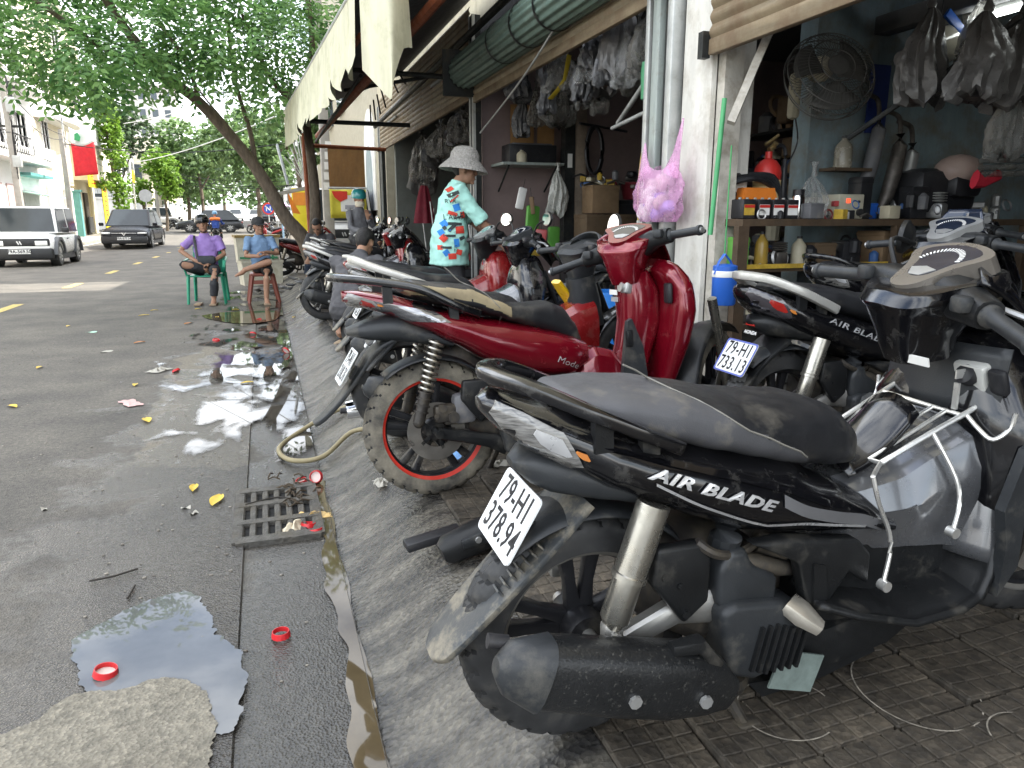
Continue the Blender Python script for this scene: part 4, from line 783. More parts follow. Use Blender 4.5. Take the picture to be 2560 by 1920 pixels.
def interp(T, x):
    if x <= T[0][0]: return T[0][1:]
    for a, b in zip(T, T[1:]):
        if x <= b[0]:
            t = (x-a[0])/(b[0]-a[0]); t = t*t*(3-2*t)*.4+t*.6
            return tuple(p+(q-p)*t for p, q in zip(a[1:], b[1:]))
    return T[-1][1:]
class Hull:
    """side-on body: table x -> (ztop, zbot, half width); superellipse sections"""
    def __init__(s, T, p=2.6): s.T, s.p = T, p
    def y(s, x, z):
        zt, zb, hw = interp(s.T, x); t = min(1, abs((z-(zt+zb)/2)/((zt-zb)/2))); return hw*(1-t**s.p)**(1/s.p)
    def mb(s, n=28, k=34):
        mb = MB(); x0, x1 = s.T[0][0], s.T[-1][0]; vs = []; fs = []
        for i in range(k+1):
            x = x0+(x1-x0)*i/k; zt, zb, hw = interp(s.T, x); zc, hh = (zt+zb)/2, (zt-zb)/2
            for j in range(n):
                a = 2*pi*j/n; c, q = cos(a), sin(a)
                vs.append((x, hw*math.copysign(abs(c)**(2/s.p), c), zc+hh*math.copysign(abs(q)**(2/s.p), q)))
        for i in range(k):
            for j in range(n): fs.append((i*n+j, i*n+(j+1) % n, (i+1)*n+(j+1) % n, (i+1)*n+j))
        fs.append(tuple(range(n))); fs.append(tuple(k*n+j for j in range(n)))
        return mb.add(vs, fs)
    def patch(s, poly, off=.004, th=.006, side=-1, cuts=3):
        """curved panel laid on one side of the hull"""
        b = bmesh.new(); f = b.faces.new([b.verts.new((x, 0, z)) for x, z in poly]); bmesh.ops.triangulate(b, faces=[f])
        for _ in range(cuts):
            es = [e for e in b.edges if e.calc_length() > .022]
            if es: bmesh.ops.subdivide_edges(b, edges=es, cuts=1); bmesh.ops.triangulate(b, faces=b.faces)
        b.verts.index_update(); b.verts.ensure_lookup_table()
        F = [tuple(v.index for v in f.verts) for f in b.faces]; n = len(b.verts); mb = MB()
        out = [(v.co.x, side*(s.y(v.co.x, v.co.z)+off), v.co.z) for v in b.verts]; inn = [(x, y-side*(-th)*-1 if False else y-side*th, z) for x, y, z in out]
        bd = [(e.verts[0].index, e.verts[1].index) for e in b.edges if len(e.link_faces) == 1]
        mb.add(out+inn, F+[tuple(i+n for i in reversed(f)) for f in F]+[(a, c, c+n, a+n) for a, c in bd]); b.free(); return mb
def ring(r, w, x, z, M=None): return Matrix.Translation((x, 0, z)) @ Matrix.Rotation(pi/2, 4, 'X')
def wheel(root, x, z, R, tw, rr, tm=TYRE, rm=RIMK, spokes=5, stripe=None, disc=0, groove=30, name='wheel', steer=0., detail=True):
    w = bpy.data.objects.new(name, None); COL.objects.link(w); w.parent = root; w.location = (x, 0, z); w.rotation_euler = (0, 0, steer)
    n = 180 if detail else 36; prof = []
    K = 18
    for i in range(K+1):
        a = pi*(i/K); h = -tw*cos(a); r = rr+(R-rr)*(sin(a)**.62 if 0 < i < K else 0); prof.append((r, h))
    mb = MB(); M = Matrix.Rotation(pi/2, 4, 'X'); vs = []; fs = []; k = len(prof)
    for j in range(n):
        t = 2*pi*j/n
        for i, (r, h) in enumerate(prof):
            s = h/tw
            if detail and r > rr+(R-rr)*.75:
                ph = (j/n*groove+.55*abs(s)) % 1.
                if ph < .2 and .1 < abs(s) < .9: r -= .007
                if abs(s) < .07: r -= .004
            vs.append(M @ V((r*cos(t), r*sin(t), h)))
    gm = []
    for j in range(n):
        for i in range(k-1):
            fs.append((j*k+i, (j+1) % n*k+i, (j+1) % n*k+i+1, j*k+i+1)); sm = (prof[i][1]+prof[i+1][1])/2/tw
            gm.append(1 if detail and (prof[i][0]+prof[i+1][0])/2 > rr+(R-rr)*.7 and (j/n*groove+.55*abs(sm)) % 1. < .16 and .1 < abs(sm) < .9 else 0)
    mb.add(vs, fs); mb.mi = gm; mb.build('tyre', [tm, mat('shaded groove rubber', (.008, .008, .008), .7, var=.2)], w, 30)  # darker groove faces paint shade into the tread
    mb = MB(); q = tw*.82
    mb.lathe([(rr+.006, -q), (rr+.008, -q+.006), (rr-.014, -q+.012), (rr-.02, -q*.5), (rr-.02, q*.5), (rr-.014, q-.012), (rr+.008, q-.006), (rr+.006, q)], 60, M)
    rim = mb.build('rim', rm, w, 30)
    if stripe:
        for s in (-1, 1): mb = MB(); mb.lathe([(rr+.009, s*(q+.002)), (rr-.012, s*(q-.004)), (rr-.012, s*(q-.006)), (rr+.009, s*(q-.001))], 60, M, close=True); mb.build('rim_stripe', stripe, w)
    for s in range(spokes):
        a = 2*pi*s/spokes+.3; mb = MB(); d = V((cos(a), 0, sin(a))); e = V((-sin(a), 0, cos(a)))
        for sg in (-1, 1): mb.sweep([d*.035+e*.012*sg, d*(rr*.55)+e*.02*sg, d*(rr-.012)+e*.032*sg], [(.02, .018), (.014, .014), (.018, .018)], 8, up=(0, 1, 0), p=3)
        mb.build('spoke', rm, w)
    mb = MB(); mb.lathe([(0, -.055), (.04, -.055), (.048, -.04), (.048, .04), (.04, .055), (0, .055)], 24, M); mb.build('hub', rm, w)
    if disc:
        Y = disc; mb = MB(); D = Matrix.Translation((0, Y, 0)) @ M
        mb.lathe([(.062, -.002), (.115, -.002), (.115, .002), (.062, .002)], 48, D, close=True); mb.build('brake_disc', mat('brake disc', (.32, .3, .27), .35, .9, var=.2, dust=.4, dcol=(.2, .17, .12)), w)
        mb = MB()
        for i in range(5): a = 2*pi*i/5; mb.box((.055*cos(a), Y, .055*sin(a)), (.04, .004, .014), rot=Matrix.Rotation(-a, 3, 'Y'))
        mb.build('disc_carrier', MTK, w)
    return w
def plate(root, c, up, lines, w=.19, h=.14, yaw=0., edge=None):
    """number plate: c centre, up vector in xz; reads from behind"""
    u = V(up).normalized(); r = V((0, -1, 0)); n = r.cross(u).normalized()
    if n.x > 0: n = -n
    C = V(c)
    P = lambda a, b, d=0.: C+r*a+u*b+n*d
    pts = []; q = .012
    for sx, sy, a0 in ((1, 1, 0), (-1, 1, 1), (-1, -1, 2), (1, -1, 3)):
        for k in range(4): a = pi/2*(a0+k/3); pts.append((sx*(w/2-q)+q*cos(a), sy*(h/2-q)+q*sin(a)))
    mb = MB(); k = len(pts); mb.add([P(a, b, 0) for a, b in pts]+[P(a, b, .0025) for a, b in pts], [tuple(range(k)), tuple(range(2*k-1, k-1, -1))]+[(i, (i+1) % k, (i+1) % k+k, i+k) for i in range(k)])
    pl = mb.build('number_plate', PLATE, root)
    mb = MB(); I = [(a*.93, b*.91) for a, b in pts]
    mb.add([P(a, b, .0027) for a, b in pts]+[P(a, b, .0042) for a, b in pts]+[P(a, b, .0042) for a, b in I]+[P(a, b, .0027) for a, b in I], [t for i in range(k) for j in ((i+1) % k,) for t in ((i, j, j+k, i+k), (i+k, j+k, j+2*k, i+2*k), (i+2*k, j+2*k, j+3*k, i+3*k))])
    mb.build('rim', edge or PLATE, pl, 30)
    for s, oy, sz in ((lines[0], h*.225, .082), (lines[1], -h*.225, .082)):
        text_mb(s, sz, lambda a, b, d, oy=oy: P(a*.70, oy+b*.93, .0032+d), ext=.0006, bold=.0006, spacing=1.08).build('characters', INK, pl, 0)
    return pl
def mir(mb):
    """add the mirrored copy (y -> -y)"""
    o = MB(); o.v = list(mb.v); o.f = list(mb.f); o.mi = list(mb.mi); o.add([(x, -y, z) for x, y, z in mb.v], [tuple(reversed(f)) for f in mb.f]); return o
def two(mb, name, m, par, *a, **k):
    """the same piece on both sides, each its own part"""
    mb.build(name, m, par, *a, **k); o = MB(); o.add([(x, -y, z) for x, y, z in mb.v], [tuple(reversed(f)) for f in mb.f]); o.build(name, m, par, *a, **k)
def bolt(mb, p, r=.008, d=(0, -1, 0), l=.006): p = V(p); d = V(d); mb.sweep([p, p+d*l, p+d*l*1.02], [r, r, r*.6], 8); return mb

B1BODY = [(-.19, .772, .748, .025), (-.165, .785, .715, .06), (-.1, .765, .665, .105), (-.04, .745, .625, .135), (.03, .712, .585, .158), (.1, .685, .553, .17), (.2, .662, .50, .178), (.3, .63, .452, .18), (.4, .60, .43, .175), (.5, .55, .41, .165), (.6, .50, .395, .155), (.7, .42, .375, .13)]
B1SEAT = [(-.07, .768, .755, .055), (-.03, .778, .735, .1), (.05, .775, .70, .13), (.15, .762, .665, .148), (.25, .738, .632, .155), (.35, .712, .60, .15), (.42, .703, .575, .14), (.5, .695, .553, .125), (.56, .675, .54, .112), (.61, .635, .532, .09), (.636, .585, .54, .055)]
B2BODY = [(-.30, .842, .80, .03), (-.25, .84, .78, .08), (-.155, .825, .745, .12), (-.03, .785, .68, .145), (.086, .74, .612, .158), (.25, .695, .515, .165), (.4, .66, .455, .165), (.5, .63, .435, .16), (.58, .60, .435, .15), (.64, .57, .47, .12)]
B2SEAT = [(-.085, .84, .82, .07), (-.05, .868, .80, .115), (.055, .848, .76, .135), (.166, .832, .725, .14), (.26, .785, .70, .14), (.34, .745, .67, .135), (.42, .738, .64, .125), (.5, .74, .61, .11), (.56, .715, .58, .095), (.61, .65, .555, .08), (.64, .585, .545, .05)]

def scooter(label, loc, P):
    """P: body, seat, paint, plastic, rail, wheels, bars ... ; root at the rear tyre's contact, nose towards +x"""
    g = P.get; root = thing(g('name', 'motorbike'), label, 'motorbike', loc, (rad(g('lean', 0)), -.048+g('pitch', 0), rad(g('yaw', 0))), 'motorbikes parked outside the shops')
    det = g('detail', True); R = g('R', .258); rr = g('rr', .182); tw = g('tw', .05); wb = g('wb', 1.27); RF = g('RF', R)
    paint, pl = g('paint', GLK), g('plastic', MTK)
    wheel(root, 0, R, R, tw, rr, g('tyre', TYRE), g('rim', RIMK), g('spokes', 5), g('stripe'), g('disc', 0), name='rear_wheel', detail=det)
    steer = rad(g('steer', 0))
    st = bpy.data.objects.new('handlebar', None); COL.objects.link(st); st.parent = root; st.location = (g('hx', .86), 0, .55); st.rotation_euler = (0, 0, steer)
    S0 = V(st.location)
    fe = bpy.data.objects.new('front_end', None); COL.objects.link(fe); fe.parent = root; fe.location = (wb-.08, 0, RF); fe.rotation_euler = (0, 0, steer)
    wheel(fe, .08, 0, RF, tw*.85, rr, g('tyre', TYRE), g('rim', RIMK), g('spokes', 5), g('stripe'), -.07 if det else 0, name='front_wheel', detail=det)
    for s in (-1, 1): mb = MB(); mb.cyl((.08, s*.085, 0), (-.10, s*.085, .42), .02, n=12); mb.cyl((.07, s*.085, .02), (.01, s*.085, .2), .027, n=12); mb.build('fork', SHOCKM if det else MTK, fe)
    def ff(u, v):
        a = rad(-20+150*u); y = (v-.5)*.13; r = RF+.03-.9*y*y*3; return V((.08-r*cos(a), y, r*sin(a)))
    mb = MB(); mb.grid(ff, 14, 6); mb.build('front_fender', g('fender', paint), fe, 60, solid=.004)
    # body and seat
    B = Hull(g('body', B1BODY), g('bp', 2.6)); bo = B.mb().build('body', paint, root, 50)
    T = g('seat', B1SEAT); Q = Hull(T, 3.0); mbs = Q.mb(84, 120) if det else Q.mb(28, 40)
    line = g('twotone')
    if line:
        for i, f in enumerate(mbs.f):
            x = sum(mbs.v[k][0] for k in f)/len(f); z = sum(mbs.v[k][2] for k in f)/len(f)
            if g('band'):
                zt = interp(T, x)[0]
                if x < line[-1][0]+.02 and g('band')[0] < zt-z < g('band')[1]: mbs.mi[i] = 1
            elif x < line[0][0] or (x < line[-1][0] and z < interp([(a, b) for a, b in line], x)[0]): mbs.mi[i] = 1
    so_ = mbs.build('seat', [g('seatm', SEATD), g('seatm2', SEATL)], root, 60)
    if line:
        pts = []
        for i in range(15):
            x = line[0][0]+(line[-1][0]-line[0][0])*i/14; z = interp([(a, b) for a, b in line], x)[0]; pts.append((x, -(Q.y(x, z)+.001), z))
        mb = MB(); mb.sweep(pts, .002, 5); two(mb, 'seam', mat('seat thread', (.2, .19, .165), .7), so_)
    # grab rail
    rp = g('railp', [(.14, -.162, .676), (.087, -.162, .702), (.043, -.16, .724), (-.036, -.148, .764), (-.117, -.10, .803), (-.155, -.05, .814), (-.17, 0, .817)])
    c = catmull(rp, 4); full = c+[V((p.x, -p.y, p.z)) for p in reversed(c[:-1])]
    mb = MB(); mb.sweep(full, [(.010+.012*sin(pi*i/(len(full)-1))**.5, g('railt', .013)) for i in range(len(full))], 10, p=3.); ra = mb.build('grab_rail', g('rail', GLK), root)
    for s in (-1, 1):
        for x, z in ((rp[1][0], rp[1][2]), (rp[3][0]+.03, rp[3][2]-.02)): mb = MB(); mb.box((x, s*abs(rp[1][1])*.85, z-.03), (.035, .02, .06)); mb.build('rail_bracket', pl, ra)
    # tail lamp
    tp = g('tail', [(-.182, .752), (-.17, .775), (-.076, .733), (-.04, .657), (-.057, .651), (-.115, .676), (-.156, .71)])
    for s in (-1, 1):
        tlm = B.patch(tp, .006, .012, s).build('tail_lamp', g('lens', TLENS), root, 50)
        q = [(sum(a for a, _ in tp)/len(tp)+(x-sum(a for a, _ in tp)/len(tp))*.42+.022, sum(b for _, b in tp)/len(tp)+(z-sum(b for _, b in tp)/len(tp))*.42-.006) for x, z in tp]
        B.patch(q, .0085, .003, s).build('reflector', g('lens2', SILVERM), tlm, 50)
        q2 = [(a+.035, b-.022) for a, b in [((x-q[0][0])*.4+q[3][0]-.03, (z-q[0][1])*.4+q[3][1]+.03) for x, z in q]]
        if det: B.patch(q2, .0095, .003, s).build('indicator', AMBL, tlm, 50)
    # undertail, mudguard flap and plate
    ut = g('under', [(-.135, .645, .63, .02), (-.11, .662, .60, .06), (-.06, .662, .575, .085), (.03, .63, .555, .105), (.1, .59, .54, .11), (.17, .55, .53, .1)])
    Hull(ut, 3).mb(20, 10).build('undertail', g('flapm', MTG), root, 40)
    fp = g('flap', [(.0, .555), (-.06, .497), (-.12, .441), (-.18, .386), (-.24, .331), (-.29, .284), (-.312, .263)]); fwid = g('flapw', [.085, .085, .083, .08, .074, .062, .03])
    pts = [(x, 0, z) for x, z in fp]; cc = catmull(pts, 5); ww = [interp([(i/(len(fwid)-1), w) for i, w in enumerate(fwid)], i/(len(cc)-1))[0] for i in range(len(cc))]
    mb = MB(); mb.sweep(cc, [(w, .011) for w in ww], 20, p=4); fl = mb.build('mudguard_flap', g('flapm2', MUDG), root, 40)
    mb = MB(); 
    for k in range(6): i = int(len(cc)*(.35+.05*k)); 
    pc, pu = g('platec', (-.128, .520)), g('plateu', (.53, .85))
    if g('plate'):
        plate(root, (pc[0]-.012, 0, pc[1]+.008), (pu[0], 0, pu[1]), g('plate'), edge=g('plateedge'))
        mb = MB(); mb.box((pc[0]+.03, 0, pc[1]-.03), (.06, .06, .05), rot=Matrix.Rotation(rad(32), 3, 'Y')); mb.build('plate_bracket', pl, root)
    # running gear
    fz = g('fend', True)
    if fz:
        def rf(u, v): a = rad(52+100*u); y = (v-.5)*.15; r = R+.022-2.2*y*y; return V((-r*cos(a)*-1*-1, y, R+r*sin(a)))
        mb = MB(); mb.grid(rf, 16, 6); mb.build('inner_fender', g('innerm', MTG), root, 60, solid=.004)
    sx = g('shock', ((.10, .565), (.013, .325)))
    for s in (-1, 1):
        a = V((sx[0][0], s*g('shy', .135), sx[0][1])); b = V((sx[1][0], s*g('shy', .135), sx[1][1])); d = b-a; mb = MB()
        if g('coil'):
            n = 9; L = d.length; ax = d/L; e1, e2 = frame(ax); pts = []
            for i in range(n*12): t = i/(n*12); pts.append(a+d*(.62*t)+(e1*cos(2*pi*n*t)+e2*sin(2*pi*n*t))*.028)
            mb.sweep(pts, .0055, 6); mb.build('shock_spring', SHOCKM, root)
            mb = MB(); mb.cyl(a, b, .013, n=10).cyl(a+d*.62, b, .023, n=12)
            for t in (.62, .7, .78, .86): mb.cyl(a+d*t, a+d*(t+.015), .029, n=14)
            mb.ball(b, .022); mb.build('shock_absorber', ENGM, root)
        else:
            mb.sweep([a, a+d*.55, a+d*.56, a+d*.60, a+d*.605, a+d*.93, a+d*.95, b], [.032, .032, .0345, .0345, .029, .029, .025, .018], 20); mb.build('shock_absorber', SHOCKM, root)
            mb = MB(); mb.rbox(b+V((0, 0, -.01)), (.045, .03, .05), .012); bolt(mb, b+V((0, s*.015, -.012)), .011, (0, s, 0), .012); mb.build('shock_mount', ALLOY, root)
    sw = g('swing', [(.0, R), (.07, .285), (.16, .315), (.25, .31)])
    mb = MB(); mb.sweep([(x, -.115, z) for x, z in sw], [(.016, .022), (.018, .024), (.02, .028), (.02, .04)][:len(sw)] if len(sw) == 4 else [(.018, .022)]*len(sw), 10, p=3.5); mb.cyl((0, -.125, R), (0, .1, R), .016); bolt(mb, (0, -.128, R), .017, l=.014); mb.build('swingarm', g('swingm', ALLOY), root, 40)
    if g('caliper'):
        mb = MB(); mb.rbox((.035, -.105, R+.075), (.09, .045, .07), .014).cyl((.06, -.12, R+.06), (.06, -.14, R+.06), .022).cyl((.02, -.12, R+.1), (.02, -.14, R+.1), .016).rbox((.10, -.1, R+.04), (.14, .02, .03), .008)
        bolt(mb, (-.005, -.128, R+.07), .011); bolt(mb, (.1, -.11, R+.04), .011); mb.build('brake_caliper', ENGM, root)
    mb = MB(); mb.sweep([(.14, 0, .35), (.25, 0, .33), (.36, 0, .29), (.46, 0, .27)], [(.1, .09), (.12, .13), (.12, .11), (.06, .06)], 14, p=4); mb.build('engine', ENGM, root)
    if det:
        mb = MB(); mb.bprism([(.103, .474), (.20, .47), (.222, .43), (.219, .339), (.165, .30), (.092, .40)], -.150, -.118); bolt(mb, (.118, -.150, .415)); bolt(mb, (.165, -.150, .325)); bolt(mb, (.15, -.150, .39), .006); mb.build('airbox_cover', pl, root, 30)
        mb = MB(); mb.bprism([(.238, .40), (.26, .44), (.30, .44), (.315, .40), (.38, .36), (.375, .30), (.26, .29), (.236, .33)], -.155, -.06, .014); mb.sweep([(.272, -.11, .43), (.276, -.115, .455), (.276, -.115, .475)], [.032, .032, .022], 12); mb.build('coolant_tank', MTG, root, 30)
        mb = MB(); mb.bprism([(.232, .32), (.265, .335), (.36, .32), (.44, .285), (.452, .22), (.41, .165), (.32, .145), (.255, .17)], -.175, -.08, .016); co_ = mb.build('radiator_cover', MTG, root, 30)
        for k in range(7): x = .315+.018*k; mb = MB(); mb.box((x, -.178, .225-.004*k), (.007, .012, .11-.006*abs(k-2)), rot=Matrix.Rotation(rad(14), 3, 'Y')); mb.build('rib', MTK, co_)
        mb = MB(); mb.sweep([(.30, -.12, .40), (.34, -.13, .39), (.40, -.12, .36), (.45, -.1, .34)], .018, 10).cyl((.36, -.1, .42), (.42, -.12, .40), .024); mb.tube([(.19, -.14, .47), (.23, -.15, .44), (.30, -.13, .42), (.38, -.1, .43)], .01, 8, 5); mb.build('hoses', ENGM, root)
    mf = g('muffler', [(-.232, .338, .014, .012), (-.212, .332, .036, .04), (-.15, .306, .046, .066), (0, .253, .05, .073), (.12, .214, .05, .076), (.19, .188, .044, .064), (.24, .155, .03, .036)])
    if mf:
        my = g('muffy', -.185)
        mb = MB(); mb.sweep([(x, my, z) for x, z, _, _ in mf], [(a, b) for _, _, a, b in mf], 22, p=2.8); mu = mb.build('muffler', g('muffm', MTK), root, 40)
        mb = MB(); h = mf[:3]; mb.sweep([(x-.003, my-.002, z) for x, z, _, _ in h], [(a+.004, b+.004) for _, _, a, b in h], 22, p=2.8); mb.build('end_cap', MTG, mu, 40)
        mb = MB(); x, z = mf[3][0], mf[3][1]; bolt(mb, (x+.01, my-mf[3][2], z-.02), .013); bolt(mb, (mf[4][0]+.04, my-mf[4][2]+.002, mf[4][1]-.025), .013, l=.008); mb.build('bolt', SILV, mu)
        mb = MB(); mb.cyl((-.20, my+.035, .355), (-.236, my+.04, .365), .014, n=10); mb.build('outlet', BLACKP, mu)
        mb = MB(); mb.tube([(.225, my+.01, .165), (.3, -.14, .12), (.36, -.06, .12), (.38, 0, .2)], .02, 8, 5); mb.build('exhaust_pipe', ENGM, root)
    # lower side panels, floorboards, tunnel, front shield
    if g('floor', True):
        mb = MB(); mb.bprism([(.30, .452), (.38, .450), (.565, .412), (.60, .372), (.60, .30), (.545, .34), (.475, .25), (.452, .24), (.44, .30), (.416, .388), (.36, .42)], -.168, -.13); mb.prism([(.445, .385), (.475, .375), (.485, .29), (.455, .245)], -.175, -.168); two(mb, 'side_trim', MTK, root, 30)
        fbp = [(.45, -.20, .285), (.53, -.225, .255), (.67, -.238, .212), (.80, -.236, .212), (.87, -.225, .225), (.905, -.215, .27), (.925, -.20, .33)]
        def fb(u, v):
            t = u*(len(fbp)-1); i = min(int(t), len(fbp)-2); p = V(fbp[i]).lerp(V(fbp[i+1]), t-i); y = p.y+(abs(p.y)-.095)*v; return V((p.x, y, p.z+.018*v+(.012 if v < .08 else 0)))
        mb = MB(); mb.grid(fb, 24, 8); two(mb, 'floorboard', g('floorm', MTK), root, 40, solid=.014)
        mb = MB(); mb.prism([(.46, .36), (.60, .36), (.75, .35), (.9, .34), (.93, .30), (.88, .2), (.7, .17), (.5, .2), (.46, .27)], -.11, .11); mb.build('inner_wall', MTK, root, 30)
        if det:
            mb = MB()
            for i in range(12): mb.sweep([fb(.18+.05*i, .18)+V((0, 0, .006)), fb(.2+.05*i, .5)+V((0, 0, .008)), fb(.17+.05*i, .82)+V((0, 0, .006))], .004, 5)
            mb.build('tread_ribs', mat('scuffed rubber', (.03, .03, .03), .5, dust=.6, dcol=(.5, .47, .4), dscale=14), root)
        mb = MB(); mb.sweep([(.40, 0, .13), (.55, 0, .12), (.72, 0, .14), (.9, 0, .2)], [(.09, .05), (.12, .07), (.12, .07), (.09, .07)], 12, p=4); mb.build('belly_pan', MTK, root, 40)
    tu = g('tunnel', [(.54, .50, .36, .09), (.62, .515, .35, .118), (.72, .53, .34, .13), (.82, .575, .33, .14), (.92, .615, .31, .15), (1.0, .63, .3, .15)])
    if tu:
        mb = MB(); vs = []; m_ = 9; kk = 24
        for i in range(kk+1):
            x = tu[0][0]+(tu[-1][0]-tu[0][0])*i/kk; zt, zb_, hw = interp(tu, x)
            half = [(0, zt), (hw*.45, zt-.004), (hw*.80, zt-.035), (hw*.98, zt-.10), (hw, zt-.5*(zt-zb_)), (hw*.9, zb_)]
            vs += [(x, y, z) for y, z in half]+[(x, -y, z) for y, z in reversed(half[1:])]
        m_ = 11; mb.add(vs, [(i*m_+j, i*m_+(j+1) % m_, (i+1)*m_+(j+1) % m_, (i+1)*m_+j) for i in range(kk) for j in range(m_)]+[tuple(range(m_)), tuple(kk*m_+j for j in range(m_))])
        mb.build('tunnel', g('tunnelm', TANKM), root, 24)
    sh = g('shield', [(.98, .20, .12, .05), (.985, .27, .19, .07), (.985, .40, .215, .085), (.995, .52, .225, .10), (1.005, .60, .215, .11), (1.015, .68, .17, .105), (1.02, .75, .11, .08), (1.02, .785, .06, .05)])
    if sh:
        k = catmull([(x, 0, z) for x, z, _, _ in sh], 3); m = len(k)
        rs = [interp([(i/(len(sh)-1), a, b) for i, (_, _, a, b) in enumerate(sh)], j/(m-1)) for j in range(m)]
        mb = MB(); mb.sweep(k, [(a, b) for a, b in rs], 36, up=(1, 0, 0), p=g('shp', 2.9)); mb.build('front_shield', g('shieldm', paint), root, 40)
    # handlebar
    if g('head', True):
        hd = g('headT', [(-.01, .735, .055, .06), (-.015, .79, .07, .075), (-.01, .845, .095, .10), (.0, .895, .125, .125), (.015, .925, .135, .13), (.018, .932, .12, .115)])
        off = S0
        k = catmull([(x, 0, z-off.z) for x, z, _, _ in hd], 3); m = len(k); rs = [interp([(i/(len(hd)-1), a, b) for i, (_, _, a, b) in enumerate(hd)], j/(m-1)) for j in range(m)]
        mb = MB(); mb.sweep(k, rs, 32, up=(1, 0, 0), p=3.2); z0_, z1_ = k[0].z, k[-1].z
        mb.v = [(x, y, z+g('slant', .5)*(x-interp([(q.z, q.x) for q in k], z)[0])*max(0, (z-z0_)/(z1_-z0_))**2-.25*abs(y)**1.5*max(0, (z-z0_)/(z1_-z0_))) for x, y, z in mb.v]
        hb_ = mb.build('handlebar_cowl', g('headm', paint), st, 35)
        hx, hz = hd[3][0], hd[3][1]-off.z; roll = g('roll', 0.); gl = g('grip', .37)
        for s in (-1, 1):
            dz = -s*roll; mb = MB(); mb.sweep([(hx+.01, s*.07, hz-.01), (hx, s*.13, hz-.01+dz*.4), (hx-.01, s*.2, hz-.015+dz*.6)], [(.05, .045), (.04, .038), (.03, .03)], 12, p=2.6); mb.build('switch_cowl', g('switchm', MTK), st)
            mb = MB(); mb.rbox((hx-.045, s*.165, hz+.002+dz*.5), (.03, .04, .035), .008); mb.build('switch', BLACKP if not det else MTG, st)
            e0 = V((hx-.01, s*.2, hz-.015+dz*.6)); e1 = V((hx-.055, s*gl, hz-.03+dz))
            mb = MB(); mb.sweep([e0, e0.lerp(e1, .05), e0.lerp(e1, .1), e0.lerp(e1, .5), e0.lerp(e1, .92), e0.lerp(e1, .93), e1], [.024, .024, .017, .0165, .017, .021, .02], 14); gr_ = mb.build('grip', MTG, st)
            mb = MB(); mb.cyl(e1, e1.lerp(e0, -.06), .012, n=10); mb.build('bar_end', SILV, gr_)
            mb = MB(); mb.sweep([(hx+.035, s*.17, hz-.01+dz*.5), (hx+.05, s*.25, hz-.02+dz*.7), (hx+.02, s*(gl-.02), hz-.035+dz)], [(.008, .006)]*3, 6); mb.ball((hx+.02, s*(gl-.02), hz-.035+dz), .009); mb.build('brake_lever', SILV if g('silverlever', True) else MTK, st)
        # dash
        if g('dash', True):
            dm = Matrix.Translation((hx-.005+g('dashx', 0), 0, hz+.048+g('dashz', 0))) @ Matrix.Rotation(rad(-27), 4, 'Y') @ Matrix.Scale(g('dashs', .88), 4)
            o2 = [(-.125, 0), (-.105, -.05), (-.03, -.085), (.03, -.135), (.065, -.10), (.085, 0), (.065, .10), (.03, .135), (-.03, .085), (-.105, .05)]
            mb = MB(); mb.prism([(p.x, p.y) for p in catmull([(a, b, 0) for a, b in o2], 3, True)], -.03, .012, 'Z', dm); da = mb.build('dash_surround', g('dashm', SILV), st, 40)
            o3 = [(a*.70+.01, b*.74) for a, b in o2]; mb = MB(); mb.prism([(p.x, p.y) for p in catmull([(a, b, 0) for a, b in o3], 3, True)], .011, .0135, 'Z', dm); mb.build('gauge', GLASSK, da, 40)
            mb = None
            n = 20
            for i in range(n+1):
                a = rad(-80+160*i/n); q = dm @ Matrix.Translation((-.012+.056*cos(a), .068*sin(a), .015)) @ Matrix.Rotation(a, 4, 'Z'); mb = mb or MB(); mb.add([q @ V(p) for p in ((-.007, -.002, 0), (.007, -.002, 0), (.007, .002, 0), (-.007, .002, 0))], [(0, 1, 2, 3)])
            mb.build('dial_marks', WHITEP, da, 0)
            mb = MB(); mb.prism([(-.075, -.02), (-.045, -.045), (-.035, 0), (-.045, .045), (-.075, .02)], .0137, .0150, 'Z', dm); mb.build('fuel_window', SILV, da)
        if g('hood', True):
            def hdf(u, v): y = (u-.5)*2; w = .15*(1-.35*v); return V((hx+.06+.22*v-.05*abs(y)**2*(1-v), y*w, hz+.075-.10*v-.13*v*v-.05*abs(y)**2.5))
            mb = MB(); mb.grid(hdf, 16, 10); mb.build('front_hood', g('headm', paint), st, 60, solid=.008)
        if g('screen'):
            def sc(u, v): y = (u-.5)*.26*(1-.45*v); return V((hx+.06+.03*v-abs(y)*.3, y, hz+.03+.09*v))
            mb = MB(); mb.grid(sc, 12, 5); mb.build('windscreen', GLASSK, st, 60, solid=.003)
        if g('headlamp', True):
            mb = MB(); mb.ball((hx+.10, 0, hz-.01), (.05, .09, .05), 16, 8); mb.build('headlamp', HL, st)
        for s in g('mirrors', (-1, 1)):
            y0 = s*.14; mx = g('mx', .04); mz = g('mz', .12); mb = MB(); mb.tube([(hx+.02, y0, hz+.01), (hx+.03, s*.19, hz+.09), (hx+mx, s*.26, hz+mz)], .006, 8, 4); ms = mb.build('mirror_stalk', MTK if not g('chromem') else CHROME, st)
            f = g('mirf', None); c0 = V((hx+mx, s*.315, hz+mz+.015)); nrm = V((-1, g('mtilt', -.12)*s if f is None else f, .12)).normalized()
            e1, e2 = frame(nrm); rx, rz = g('mrx', .075), g('mrz', .045); n = 20
            mb = MB(); mb.sweep([c0, c0-nrm*.012, c0-nrm*.03], [1, 1.04, .55], 4)
            mb = MB(); vs = []; 
